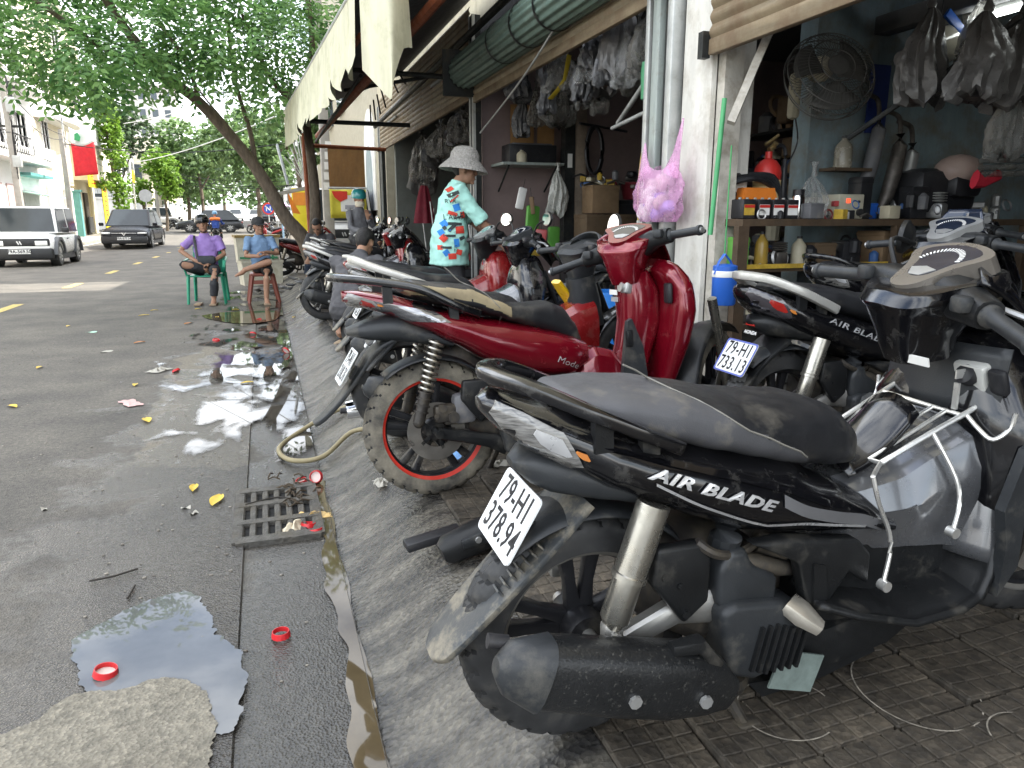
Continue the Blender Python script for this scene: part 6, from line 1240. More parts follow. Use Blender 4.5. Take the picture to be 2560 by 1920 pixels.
def railing(par, pts, h, m=IRONB, n=10):
    mb = MB()
    for k in range(len(pts)-1):
        a, b = V(pts[k]), V(pts[k+1]); mb.cyl(a+V((0, 0, h)), b+V((0, 0, h)), .03, n=6).cyl(a+V((0, 0, .08)), b+V((0, 0, .08)), .02, n=6)
        for i in range(n+1): p = a.lerp(b, i/n); mb.tube([p, p+V((.07, 0, h*.35)), p+V((0, 0, h))], .014, 5, 3)
    o = mb.build('railing', m, par); o['kind'] = 'stuff'
def house(label, y0, y1, xf, h, m, name='house'):
    t = thing(name, label, 'house', (xf, (y0+y1)/2, ground(-1, (y0+y1)/2)+.12)); mb = MB(); mb.box((-5, 0, h/2-.2), (10, y1-y0, h+.4)); mb.build('wall', m, t)
    mb = MB(); mb.box((-4.9, 0, h+.08), (10.3, y1-y0+.2, .18)); mb.build('roof_slab', TRIM, t); return t
h0 = house('plain white house nearest on the left side of the street', 12, 29.8, -9.8, 10.5, WHW)
for y in (-6, -2, 2, 6):
    for z in (3.9, 7.0): win(h0, 0, y, z, 1.5, 1.5)
h1 = house('white house with green tinted windows and pink gate', 30, 40.2, -9.7, 11.5, WHW)
for y, z in ((-.2, 4.1), (-.2, 7.2)): win(h1, 0, y, z, 1.7, 1.75, WING, 2)
win(h1, 0, 3.3, 4.2, 1.3, 1.5); win(h1, 0, 3.3, 7.2, 1.3, 1.5); win(h1, 0, -3.6, 4.1, 1.6, 1.7, WING, 2)
for z in (3.55, 6.6): mb = MB(); mb.box((.35, 0, z), (.9, 10.1, .22)); mb.build('balcony_slab', TRIM, h1)
railing(h1, [(.75, -5, 3.66), (.75, 1.5, 3.66)], .75, n=24); railing(h1, [(.75, -5, 6.7), (.75, 4.8, 6.7)], .8, n=30)
mb = MB(); mb.box((.78, 3.3, 3.95), (.1, 3.2, .5)); mb.build('parapet', TRIM, h1)
mb = MB()
for y in (-4, -1.5, 1): mb.box((.02, y, 1.3), (.06, 1.9, 2.5))
mb.build('gate_leaf', mat('faded pink gate', (.5, .36, .34), .6), h1); mb = MB(); mb.box((.5, 3.2, 2.2), (1.3, 3.2, .05), rot=Matrix.Rotation(rad(10), 3, 'Y')); mb.build('door_canopy', mat('mint sheet roof', (.35, .55, .48), .5), h1)
mb = MB(); mb.box((.3, 3.2, 3.0), (.6, 3.6, .12)); mb.build('lintel', TEAL, h1); mb = MB(); mb.box((.03, 3.2, 1.2), (.06, 2.2, 2.3)); mb.build('gate_leaf', mat('pale grey gate', (.5, .52, .52), .5), h1)
h2 = house('cream house with a curved balcony', 40.3, 52.0, -9.7, 12.0, CRW)
win(h2, .0, -4.0, 3.6, 1.1, 2.0); win(h2, 0, -3.2, 6.6, 1.2, 1.9); win(h2, 0, 1.8, 3.6, 1.0, 1.7); win(h2, 0, 4.0, 6.7, 1.4, 1.6); win(h2, 0, .5, 9.2, 1.5, 1.6)
def slabpoly(y0, y1, d): return [(0, y0)]+[(d*sin(pi*(i/10))**.45 if 0 < i < 10 else 0, y0+(y1-y0)*i/10) for i in range(11)]+[(0, y1)]
mb = MB(); mb.prism(slabpoly(-5.6, .6, 1.15), 5.6, 6.3, 'Z'); mb.build('balcony_slab', TRIM, h2, 30)
P_ = [(x, y, 6.3) for x, y in slabpoly(-5.5, .5, 1.08)[1:-1]]; railing(h2, P_[1:-1], .85, n=4)
mb = MB(); mb.prism([(0, .8), (1.3, .8), (1.3, 5.5), (0, 5.5)], 4.95, 5.6, 'Z'); mb.build('bay_base', TRIM, h2, 30); mb = MB(); mb.box((.6, 3.1, 4.0), (1.2, 4.6, 1.85)); mb.build('bay', CRW, h2); mb = MB(); mb.box((.7, 3.1, 6.1), (1.2, 4.7, 1.0)); mb.build('upper_balcony', TRIM, h2)
railing(h2, [(1.3, .9, 6.6), (1.3, 5.4, 6.6)], .6, n=16)
mb = MB(); mb.box((.05, -3.8, 1.3), (.12, 2.6, 2.6)); mb.build('gate_leaf', TRIM, h2); mb = MB(); mb.box((.06, 2.9, 1.25), (.1, .9, 2.4)); mb.build('door', mat('dark doorway', (.05, .04, .03), .7), h2)
mb = MB(); mb.box((.25, -2.1, 1.2), (.35, .35, 2.4)).box((.25, -2.1, 2.45), (.5, .5, .1)); mb.build('gate_pillar', TRIM, h2); mb = MB(); mb.box((.25, -.2, 1.2), (.35, .35, 2.4)).box((.25, -.2, 2.45), (.5, .5, .1)); mb.build('gate_pillar', TEAL, h2)
YS_ = mat('yellow sign board', (.72, .58, .03), .5, var=.08); RDT = mat('red sign ink', (.6, .04, .02), .5)
def board(label, loc, w, h, lines, ink=RDT, cat='sign', rotz=pi/2, m=YS_):
    t = thing('sign_board', label, cat, loc, rotz); mb = MB(); mb.rbox((0, 0, 0), (w, .06, h), .01); mb.build('board', m, t)
    for s, z, sz in lines: text_mb(s, sz, lambda a, b, c, z=z: (a, -.032-c, z+b), ext=.001).build('lettering', ink, t, 0)
    return t
def smudge(t, w, z0, n, m, dz=.14, h=.05):
    for i in range(n): mb = MB(); mb.box((random.uniform(-.05, .05)*w, -.032, z0-dz*i), (w*random.uniform(.6, .85), .004, h)); mb.build('line_of_text', m, t)
t = board('yellow sign board hanging above the cream house door', (-8.75, 46.9, 3.65), 2.2, 1.25, [('SA', .38, .36)]); smudge(t, 1.7, .12, 4, RDT, .17, .06)
t = board('tall yellow vertical sign panel beside the door', (-8.9, 50.6, 2.1), 1.4, 3.0, []); smudge(t, .9, 1.1, 9, RDT, .27, .09)
t = board('small yellow sign with a red centre on a post', (-7.5, 52.5, 3.95), .7, .75, []); mb = MB(); mb.box((0, -.034, 0), (.35, .006, .4)); mb.build('centre', RDT, t); mb = MB(); mb.cyl((0, .05, -.37), (0, .05, -3.6), .05, n=8); mb.build('post', STEELL, t)
mb = MB(); mb.box((0, 0, 0), (.06, 1.2, .9)); o = mb.build('shop_step', mat('dark shopfront', (.04, .04, .04), .6), loc=(-9.5, 49, 1.)); tag(o, 'dark shopfront shutter under the yellow sign', 'shopfront')
# garden wall beyond the side street
gw = thing('garden_wall', 'white panelled garden wall on the far corner', 'wall', (-9.4, 66.5, ground(-1, 66)))
mb = MB(); mb.box((0, -2.0, 1.1), (.25, 7.5, 2.2)).box((-8, -5.8, 1.1), (16, .25, 2.2)); mb.build('wall', WHW, gw); mb = MB(); mb.box((0, -2.0, 2.26), (.4, 7.6, .12)).box((-8, -5.8, 2.26), (16, .4, .12)); mb.build('coping', TRIM, gw)
for x in (0, -4, -8): mb = MB(); mb.box((x, -5.85, 1.3), (.5, .5, 2.6)).box((x, -5.85, 2.66), (.65, .65, .12)); mb.build('pier', TRIM, gw)
railing(gw, [(0, -5.6, 2.32), (-12, -5.8, 2.32)], .8, n=40)
for (lab, x, y, w, d, h, m) in (('grey tower block far behind the trees', -19.5, 170, 9, 10, 26, mat('hazy concrete', (.5, .47, .45), .9)), ('pale house on the far right of the street', 8.2, 84, 11, 30, 8, WHW), ('pale house far down the street on the left', -15, 95, 10, 30, 8, CRW), ('low white house beyond the garden wall', -17, 72, 12, 12, 6, WHW)):
    t = thing('far_building', lab, 'building', (x, y, 1.)); mb = MB(); mb.box((0, 0, h/2), (w, d, h)); mb.build('wall', m, t)
    for i in range(max(2, int(h/3.2))):
        for k in range(4): mb = MB(); mb.box((-w/2+w*(k+.5)/4, -d/2-.03, 1.6+i*3.2), (w*.12, .06, 1.4)); mb.build('window', WINB, t)
        if h < 20:
            for k in range(5): mb = MB(); s = 1 if x < 0 else -1; mb.box((s*(w/2+.03), -d/2+d*(k+.5)/5, 1.6+i*3.2), (.06, d*.1, 1.4)); mb.build('window', WINB, t)
    mb = MB(); mb.box((0, 0, h+.15), (w+.4, d+.4, .3)); mb.build('roof_slab', TRIM, t)
# right hand neighbour beyond the gap
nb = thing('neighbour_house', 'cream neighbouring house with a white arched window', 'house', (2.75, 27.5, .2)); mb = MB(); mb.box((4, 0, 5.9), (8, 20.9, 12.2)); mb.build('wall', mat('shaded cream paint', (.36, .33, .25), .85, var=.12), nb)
a_ = [(0, 0), (0, 1.6)]+[(.9-.9*cos(pi*i/12), 1.6+.9*sin(pi*i/12)) for i in range(1, 12)]+[(1.8, 1.6), (1.8, 0)]
mb = MB(); mb.prism([(-8.9+a, 1.3+b) for a, b in a_], -.03, .02, 'X'); mb.build('arched_window', WHITEP, nb)
for k in (.82, .64): mb = MB(); mb.prism([(-8.9+.9+(a-.9)*k, 1.3+b*k) for a, b in a_], -.045 if k > .7 else -.055, 0, 'X'); mb.build('arch_moulding', TRIM if k > .7 else mat('cool glass', (.45, .5, .55), .1), nb)
for k in range(3): mb = MB(); mb.box((-.05, -6+4*k, 5.2), (.1, 1.6, 1.5)); mb.build('window', WINB, nb)
mb = MB(); mb.box((-.06, -5.5, 1.3), (.12, 2.4, 2.4)); mb.build('door', mat('brown door', (.12, .06, .025), .6), nb)
t = thing('roller_blind', 'brown hanging blind between the posts', 'blind', (1.85, 16.9, 1.95)); mb = MB(); mb.box((0, 0, .42), (.78, .02, .85)); mb.build('cloth', mat('brown blind', (.17, .085, .025), .7, var=.25, streak=(1, 1, .3)), t); mb = MB(); mb.cyl((-.42, 0, 0), (.42, 0, 0), .025).cyl((-.42, 0, .86), (.42, 0, .86), .03); mb.build('rod', STEELL, t)
t = thing('yellow_banner', 'yellow advertising banner with a white van picture under the blind', 'banner', (1.85, 16.88, 1.30)); mb = MB(); mb.grid(lambda u, v: V((-.4+.8*u, .02*sin(u*9), .62*v)), 12, 4); mb.build('cloth', mat('yellow banner', (.6, .52, .05), .6), t, 60, solid=.006)
mb = MB(); mb.box((.08, -.03, .32), (.5, .006, .35)); mb.build('picture', WHITEP, t); mb = MB(); mb.prism([(-.36, .58), (-.02, .58), (-.02, .42), (-.18, .35), (-.3, .45)], -.04, -.034); mb.build('red_flash', RDT, t); mb = MB(); mb.rbox((.1, -.036, .24), (.36, .01, .09), .03); mb.ball((0, -.04, .19), (.04, .01, .04)); mb.ball((.2, -.04, .19), (.04, .01, .04)); mb.build('van_picture', mat('grey print', (.3, .3, .32), .5), t)
# ================================================================ poles, wires, flag, signs
CONCP = mat('concrete pole', (.32, .3, .27), .85, var=.15, scale=5)
def wire(a, b, sag, r=.012, n=10):
    a, b = V(a), V(b); return [a.lerp(b, i/n)-V((0, 0, sag*4*(i/n)*(1-i/n))) for i in range(n+1)]
def utility(label, x, y, h, top=True):
    t = thing('utility_pole', label, 'pole', (x, y, ground(-1, y)+.1)); mb = MB(); mb.sweep([(0, 0, 0), (0, 0, h)], [(.17, .13), (.10, .09)], 8, p=4); mb.build('shaft', CONCP, t)
    if top:
        mb = MB(); mb.box((.1, 0, h-.9), (.9, .08, .08)).box((.1, 0, h-2.2), (.7, .08, .08)); mb.build('crossarm', STEELD, t)
        mb = MB(); mb.rbox((.2, -.15, h-1.5), (.3, .22, .5), .02); mb.build('meter_box', mat('grey meter box', (.4, .41, .4), .5), t); mb = MB(); mb.rbox((.15, -.14, h-3.4), (.26, .2, .4), .02); mb.build('meter_box', mat('grey meter box', (.4, .41, .4)), t)
        mb = MB()
        for k in range(6): mb.tube([(.12, -.1, h-.4), (.18+.03*k, -.18, h-1.3-.1*k), (.1, -.12, h-2.6-.2*k), (.1, -.12, h-4)], .014, 5, 4)
        mb.build('cable_bundle', BLACKP, t)
    return t
utility('leaning concrete utility pole with meter boxes, leftmost', -8.25, 31.2, 6.6); utility('concrete pole behind the red flag', -8.25, 38.6, 5.0, False)
utility('thin concrete pole on the far corner', -7.6, 63.5, 5.0, False)
up = utility('concrete pole with paper notices behind the leaning tree', 1.45, 17.4, 6.5, False)
for k in range(5): mb = MB(); mb.box((-.02+.02*k, -.15, 1.9+.22*k), (.13, .02, .16)); mb.build('notice', WHITEP, up)
wires = [((-8.1, 24, 6.3), (-8.2, 31.2, 5.9), .2), ((-8.2, 31.2, 5.8), (-8.2, 38.6, 5.0), .3), ((-8.2, 31.2, 5.5), (-8.2, 38.6, 4.8), .45), ((-8.2, 38.6, 4.9), (-7.9, 63.5, 5.4), .7), ((-8.2, 38.6, 4.75), (-7.6, 63.5, 4.9), .8), ((-8.2, 31.2, 6.1), (-8, 52, 5.6), .5), ((-8.2, 31.2, 4.2), (-9.6, 39, 4.9), .2), ((-8, 20, 4.2), (-8.2, 31.2, 4.3), .3),
         ((-7.6, 63.5, 5.2), (2.5, 52, 3.9), .5), ((-7.6, 63.5, 5.0), (2.5, 52, 3.6), .55), ((-7.6, 63.5, 4.8), (2.5, 50, 3.5), .6), ((-7.6, 63.5, 4.6), (2.5, 50, 3.3), .6), ((-8.2, 38.6, 4.6), (2.6, 34, 4.8), .5), ((-8.2, 31.2, 6.0), (2.6, 30, 6.2), .3)]
for i, (a, b, s) in enumerate(wires):
    mb = MB(); mb.sweep(wire(a, b, s), .014 if i < 8 else .02, 5); o = mb.build('overhead_wire', BLACKP); tag(o, 'black overhead wire strung along the opposite pavement' if i < 8 else 'black overhead wire crossing the street', 'wire', 'overhead wires along the pavement' if i < 8 else 'overhead wires across the street')
for a, b in (((-3.9, 28, 3.15), (.4, 17, 3.4)), ((-4.4, 30, 4.6), (.4, 18, 4.3))):
    mb = MB(); mb.sweep(wire(a, b, .12), .012, 5); o = mb.build('white_cable', mat('white cable', (.7, .7, .68), .5)); tag(o, 'white cable slung across behind the leaning trunk', 'wire', 'white cables behind the trunk')
fl = thing('wall_flag', 'red and white flag with a green emblem on the pole', 'flag', (-8.0, 38.7, 3.2))
def fg(u, v): return V((.12+.95*u, -.2+.05*sin(u*9+v*5), 2.1*v-.22*v*sin(pi*u)+.1*u))
def fgp(v0, v1): return lambda u, v: fg(u, v0+(v1-v0)*v)
mb = MB(); mb.grid(fgp(0, .68), 14, 8); mb.build('red_field', mat('flag red', (.62, .02, .03), .7), fl, 60, solid=.01); mb = MB(); mb.grid(fgp(.68, 1.), 14, 5); mb.build('white_field', TRIM, fl, 60, solid=.01)
mb = MB(); mb.prism([(.3, 1.55), (.5, 1.5), (.56, 1.7), (.46, 1.88), (.32, 1.82)], -.32, -.28); mb.build('emblem', mat('flag green', (.05, .3, .12), .6), fl)
sl_ = thing('street_lamp', 'thin street lamp arm reaching over the opposite pavement', 'street lamp', (-8.3, 39.5, .3)); mb = MB(); mb.tube([(0, 0, 4.2), (0, 0, 6.2), (.2, 1.5, 7.2), (.5, 4., 7.5)], .05, 8, 5); mb.build('arm', STEELL, sl_); mb = MB(); mb.sweep([(.5, 4., 7.5), (.56, 4.6, 7.5), (.6, 5.2, 7.42)], [(.08, .05), (.14, .07), (.06, .04)], 10); mb.build('lamp_head', mat('mint lamp head', (.4, .6, .5), .4), sl_)
def disc_sign(label, loc, r, rings, hgt):
    t = thing('road_sign', label, 'sign', loc); mb = MB(); mb.cyl((0, .03, -hgt), (0, .03, 0), .04, n=8); mb.build('post', STEELL, t)
    for k, (q, m) in enumerate(rings): mb = MB(); mb.cyl((0, -.012*k, 0), (0, -.012*(k+1), 0), q, n=28); mb.build('disc', m, t)
    return t
t = disc_sign('round grey back of a road sign on the corner', (-7.45, 56.5, 2.9), .42, [(.42, mat('sign back', (.4, .41, .42), .5))], 2.4)
t = disc_sign('red ringed blue no parking sign with a white stroke on the right', (.48, 55, 2.05), .42, [(.42, RDT), (.31, mat('sign blue', (.03, .08, .4), .5))], 1.6); mb = MB(); mb.box((0, -.03, 0), (.08, .01, .55), rot=Matrix.Rotation(rad(-45), 3, 'Y')).box((-.13, -.03, 0), (.06, .01, .34)).box((.13, -.03, 0), (.06, .01, .34)); mb.build('stroke', WHITEP, t)
mb = MB(); mb.cyl((0, 0, 0), (0, 0, 1.75), .045, n=10); o = mb.build('blue_post', mat('pale blue post', (.3, .45, .6), .5), loc=(.95, 38, .12)); tag(o, 'pale blue post standing alone on the right pavement', 'post')
t = thing('market_umbrella', 'pink market umbrella behind the leaning trunk', 'umbrella', (1.2, 62, .6)); mb = MB(); mb.lathe([(1.1, 1.75), (.6, 2.05), (0, 2.3)], 10); mb.build('canopy', mat('pink canvas', (.55, .38, .55), .7), t, 20); mb = MB(); mb.cyl((0, 0, 0), (0, 0, 2.2), .03); mb.build('pole', STEELL, t)
t = thing('warning_flag', 'orange pennant stuck behind the leaning trunk', 'pennant', (.52, 16.2, 1.3)); mb = MB(); mb.prism([(0, .52), (.04, .5), (.26, .08), (.1, .1)], -.006, .006); mb.build('cloth', mat('orange cloth', (.75, .22, .02), .6), t); mb = MB(); mb.cyl((0, 0, -1.1), (.02, 0, .55), .012); mb.build('stick', WOODP, t)
t = thing('display_rack', 'tilted white rack with bundled rods under the awning end', 'rack', (.75, 15.2, 2.2)); mb = MB(); mb.rbox((-.3, 0, .1), (.04, .3, .75), .01, rot=Matrix.Rotation(rad(-12), 3, 'Y')); mb.build('panel', mat('pale panel', (.6, .64, .7), .3), t)
for k in range(8): mb = MB(); mb.cyl((.12, 0, -.25), (-.25+.06*k, .05, .25+.09*k), .012, n=6); mb.build('rod', WHITEP, t)
mb = MB(); mb.box((-.1, 0, -.38), (.8, .3, .06), rot=Matrix.Rotation(rad(-12), 3, 'Y')).cyl((.15, 0, -.4), (.15, 0, -2.05), .03); mb.build('stand', WOODP, t)
t = thing('yellow_sign', 'yellow and orange sign strip behind the tree', 'sign', (.92, 18.5, 1.0)); mb = MB(); mb.rbox((0, 0, .5), (.42, .05, 1.0), .01); mb.build('board', YS_, t); mb = MB(); mb.box((0, -.03, .75), (.38, .008, .3)); mb.build('band', mat('orange ink', (.7, .25, .03), .5), t); mb = MB(); mb.cyl((0, .05, -.9), (0, .05, 0), .03); mb.build('post', STEELL, t)
# ================================================================ cars
def quadpanel(par, name, q, m, inset=.06, off=.012):
    q = [V(p) for p in q]; c = sum(q, V())/4; n = (q[1]-q[0]).cross(q[3]-q[0]).normalized()
    r = [p+(c-p).normalized()*inset+n*off for p in q]; r2 = [p-n*(off+.02) for p in r]
    mb = MB(); mb.add(r+r2, [(0, 1, 2, 3), (7, 6, 5, 4)]+[(i, i+4, (i+1) % 4+4, (i+1) % 4) for i in range(4)]); return mb.build(name, m, par, 0)
CARG = mat('car glass', (.02, .026, .03), .06, var=.1); LAMPW = mat('car lamp', (.75, .76, .74), .15, coat=1.); CARK = mat('car trim black', (.02, .021, .023), .45, var=.1)
def car(label, loc, rotz, L, W, H, wb, paint, boxy=False, cladding=False, plate_t=None, group=None, wr=.34, name='car', nose=.0, face=None, tail=REDLENS, gh=None):
    t = thing(name, label, 'car', loc, rotz, group); h = L/2; hw = W/2; zb, zs = .22, H*.56
    T = [(-h, zs*.82, zb+.12, hw*.86), (-h+.12, zs*.98, zb+.02, hw*.97), (-h+.5, zs, zb, hw), (h-1.2, zs, zb, hw), (h-.55, zs*(.97 if boxy else .93), zb, hw*.99), (h-.12, zs*(.9 if boxy else .80), zb+.02, hw*.95), (h, zs*(.72 if boxy else .62), zb+.12, hw*.84)]
    Hl = Hull(T, 3.8); Hl.mb(32, 30).build('body', paint, t, 45)
    g = gh or ((-h+.12, -h+.3, h-1.0, h-.8) if boxy else (-h+.25, -h+.95, h-1.95, h-1.05))
    (xb, xbt, xft, xf) = g; b0, t0 = hw*.93, hw*(.84 if boxy else .76); zt = H-.03
    B_ = [(xb, -b0, zs-.03), (xf, -b0, zs-.03), (xf, b0, zs-.03), (xb, b0, zs-.03)]; Tp = [(xbt, -t0, zt), (xft, -t0, zt), (xft, t0, zt), (xbt, t0, zt)]
    b = bmesh.new(); vv = [b.verts.new(p) for p in B_+Tp]
    for f in ((4, 5, 6, 7), (0, 1, 5, 4), (1, 2, 6, 5), (2, 3, 7, 6), (3, 0, 4, 7), (3, 2, 1, 0)): b.faces.new([vv[i] for i in f])
    bmesh.ops.bevel(b, geom=[e for e in b.edges if max(v.co.z for v in e.verts) > zs+.05], offset=.11, segments=4, affect='EDGES', profile=.6)
    mb = MB(); b.verts.index_update(); mb.add([v.co.copy() for v in b.verts], [[v.index for v in f.verts] for f in b.faces]); b.free(); mb.build('cabin', paint, t, 40)
    quadpanel(t, 'windscreen', [B_[1], B_[2], Tp[2], Tp[1]], CARG, .09); quadpanel(t, 'rear_window', [B_[3], B_[0], Tp[0], Tp[3]], CARG, .09)
    def lerp(a, b, k): return tuple(p+(q-p)*k for p, q in zip(a, b))
    for k0, k1 in ((.0, .47), (.5, 1.)):
        quadpanel(t, 'side_window', [lerp(B_[0], B_[1], k0), lerp(B_[0], B_[1], k1), lerp(Tp[0], Tp[1], k1), lerp(Tp[0], Tp[1], k0)], CARG, .06)
        quadpanel(t, 'side_window', [lerp(B_[2], B_[3], 1-k1), lerp(B_[2], B_[3], 1-k0), lerp(Tp[2], Tp[3], 1-k0), lerp(Tp[2], Tp[3], 1-k1)], CARG, .06)
    for x in (-wb/2, wb/2):
        for s in (-1, 1):
            w = bpy.data.objects.new('wheel', None); COL.objects.link(w); w.parent = t; w.location = (x, s*(hw-.12), wr); M = Matrix.Rotation(pi/2, 4, 'X')
            mb = MB(); mb.lathe([(wr*.62, -.11), (wr*.9, -.115), (wr, -.08), (wr, .08), (wr*.9, .115), (wr*.62, .11)], 28, M); mb.build('tyre', TYRE, w)
            mb = MB(); mb.lathe([(0, s*-.09), (wr*.2, s*-.1), (wr*.58, s*-.07), (wr*.63, s*-.11)], 28, M); mb.build('rim', mat('car rim', (.3, .3, .3), .3, .8), w)
            mb = MB()
            for k in range(7): a = 2*pi*k/7; mb.box((wr*.38*cos(a), s*.10, wr*.38*sin(a)), (wr*.5, .03, .05), rot=Matrix.Rotation(-a, 3, 'Y'))
            mb.build('spokes', SILV, w)
            mb = MB(); arc = [(x+(wr+.06)*cos(pi*i/12), wr+(wr+.06)*sin(pi*i/12)) for i in range(13)]; q = wr+(.15 if cladding else .085); arc2 = [(x+q*cos(pi*i/12), wr+q*sin(pi*i/12)) for i in range(12, -1, -1)]
            mb.prism(arc+arc2, s*(hw-.22), s*(hw+(.045 if cladding else .012))); mb.build('wheel_arch', CARK if not cladding else mat('grey cladding', (.09, .095, .1), .5), t, 30)
            mb = MB(); mb.lathe([(0, s*.0), (wr+.05, 0)], 24, Matrix.Translation((x, s*(hw-.21), wr)) @ M); mb.build('wheel_well', CARK, t)
    mb = MB(); mb.box((0, 0, zb+.03), (L*.86, W*.96, .14)); mb.build('sill', CARK, t)
    mb = MB(); mb.rbox((h-.06, 0, zb+.14), (.22, W*.93, .30), .06); mb.build('front_bumper', CARK if (cladding or face == 'dark') else paint, t); mb = MB(); mb.rbox((-h+.06, 0, zb+.16), (.2, W*.93, .3), .06); mb.build('rear_bumper', CARK if cladding else paint, t)
    zl = zs*(.70 if boxy else .68)
    if boxy:
        mb = MB(); mb.rbox((h-.035, 0, zl), (.08, W*.86, .24), .05); mb.build('grille', CARK, t)
        for s in (-1, 1): mb = MB(); mb.rbox((h+.005, s*hw*.62, zl-.01), (.03, .3, .13), .03); mb.build('headlight', LAMPW, t)
        mb = MB(); mb.box((h+.008, -.03, zl), (.01, .03, .1), rot=Matrix.Rotation(rad(25), 3, 'X')).box((h+.008, .03, zl), (.01, .03, .1), rot=Matrix.Rotation(rad(25), 3, 'X')); mb.build('badge', SILVERM, t)
    else:
        mb = MB(); mb.box((h-.01, 0, zl-.16), (.06, W*.5, .16)); mb.build('grille', CARK, t)
        for s in (-1, 1): mb = MB(); mb.rbox((h-.06, s*hw*.72, zl), (.14, .34, .07), .02, rot=-s*.25); mb.build('headlight', LAMPW, t)
        mb = MB(); mb.box((h+.01, 0, zl-.0), (.02, W*.5, .018)); mb.prism([(-.09, zl+.02), (-.06, zl+.02), (0, zl-.08), (.06, zl+.02), (.09, zl+.02), (0, zl-.12)], h+.0, h+.03, 'X'); mb.build('badge', SILVERM, t)
    for s in (-1, 1):
        mb = MB(); mb.rbox((-h+.05, s*hw*.78, zs*.78), (.1, .3, .14), .03); mb.build('tail_light', tail, t)
        mb = MB(); mb.rbox((xf-.1, s*(hw+.1), zs+.06), (.1, .2, .14), .04); mb.build('wing_mirror', CARK if cladding else paint, t)
        mb = MB(); mb.box((0.1, s*(hw+.012), zs*.8), (.18, .025, .03)); mb.build('door_handle', CARK, t)
    if plate_t:
        mb = MB(); mb.box((h+.075, 0, zb+.2), (.015, .52, .12)); p = mb.build('number_plate', PLATE, t)
        text_mb(plate_t, .12, lambda a, b, c: (h+.085, a, zb+.2+b), bold=.003).build('characters', INK, p, 0)
    return t
WCAR = mat('white car paint', (.86, .87, .86), .25, var=.03, coat=.8); BCAR = mat('black car paint', (.006, .006, .008), .3, var=.05, spec=.25); GCAR = mat('graphite car paint', (.03, .032, .035), .3, .3, var=.05, coat=.3); SCAR = mat('silver van paint', (.5, .5, .49), .35, .3, var=.05)
car('small boxy white car with dark cladding on the left', (-6.28, 24.75, 0), -pi/2, 3.2, 1.68, 1.66, 2.1, WCAR, True, True, '79A-569.50', wr=.33)
car('black SUV with a V shaped badge following the white car', (-5.5, 37.1, ground(-1, 37)), -pi/2-.03, 4.7, 1.92, 1.68, 2.95, BCAR, False, False, '79A-577.54', wr=.36, face='dark')
car('dark grey car crossing the junction', (-3.5, 57, ground(-1, 57)), pi, 4.4, 1.8, 1.58, 2.65, GCAR, wr=.34)
car('silver van parked under the trees beyond the junction', (-9.0, 74, ground(-1, 74)), .1, 4.2, 1.7, 1.7, 2.6, SCAR, True)
car('distant white car far down the street, left lane', (-3.2, 104, ground(-1, 104)), -pi/2, 4.3, 1.8, 1.5, 2.6, WCAR); car('distant white car far down the street, right lane', (-.9, 118, ground(-1, 118)), pi/2, 4.3, 1.8, 1.6, 2.6, WCAR)
car('distant dark car parked on the right of the far street', (.6, 90, ground(-1, 90)), pi/2, 4.3, 1.8, 1.5, 2.6, GCAR)
car('silver minivan parked behind the tree by the shops', (1.85, 20.3, .2), -pi/2, 4.4, 1.66, 1.85, 2.6, SCAR, True, name='minivan', gh=(-2.1, -1.95, 1.55, 1.75))
# far parked motorbikes
for i, (x, y, a, l) in enumerate(((1.0, 40.5, 200, 'distant scooter parked by the pale blue post'), (1.5, 44.5, 175, 'distant scooter behind the pale blue post'), (.5, 53, 190, 'distant scooter under the no parking sign'), (-7.2, 66, 20, 'distant scooter by the garden wall'))):
    c = copy_tree((b7, b6, b10, b9)[i]); c.location = (x, y, ground(-1, y)+.02); c.rotation_euler = (0, 0, rad(a)); c['label'] = l; c['group'] = 'motorbikes far down the street'
rm = copy_tree(b8); rm.location = (-2.05, 36.3, ground(-1, 36.5)); rm.rotation_euler = (0, 0, pi/2); rm['label'] = 'motorbike ridden away by the rider in an orange and blue vest'
# ================================================================ people
SKIN = mat('tan skin', (.32, .175, .11), .55, var=.1, scale=8); HAIR = mat('black hair', (.012, .01, .009), .5, var=.3, scale=30, bump=.6, bscale=120)
def remesh(mb, name, m, par, vox=.012, smooth=3, wr=0.):
    me = mb.mesh(name, m, 0); o = bpy.data.objects.new(name, me); COL.objects.link(o)
    md = o.modifiers.new('r', 'REMESH'); md.mode = 'VOXEL'; md.voxel_size = vox
    ms = o.modifiers.new('s', 'SMOOTH'); ms.iterations = smooth; ms.factor = .5
    dg = bpy.context.evaluated_depsgraph_get(); me2 = bpy.data.meshes.new_from_object(o.evaluated_get(dg)); me2.name = name
    bpy.data.objects.remove(o)
    if wr:
        nn = [v.normal.copy() for v in me2.vertices]; cs = [v.co.copy() for v in me2.vertices]
        for v, c, n_ in zip(me2.vertices, cs, nn): v.co = c+n_*wr*(mnoise.noise((c.x*9, c.y*9, c.z*15))+.6*mnoise.noise((c.x*24, c.y*24, c.z*30)))
    for p in me2.polygons: p.use_smooth = True
    if not me2.materials: me2.materials.append(m)
    o = bpy.data.objects.new(name, me2); COL.objects.link(o); o.parent = par; return o
def limb(mb, a, b, c, ra, rb, rc, rm1=None, rm2=None, n=12):
    a, b, c = V(a), V(b), V(c)
    mb.sweep([a, a.lerp(b, .35), a.lerp(b, .8), b, b.lerp(c, .25), b.lerp(c, .7), c], [ra, rm1 or ra*1.02, rb*1.08, rb, rm2 or rb*1.08, (rb+rc)*.5, rc], n)
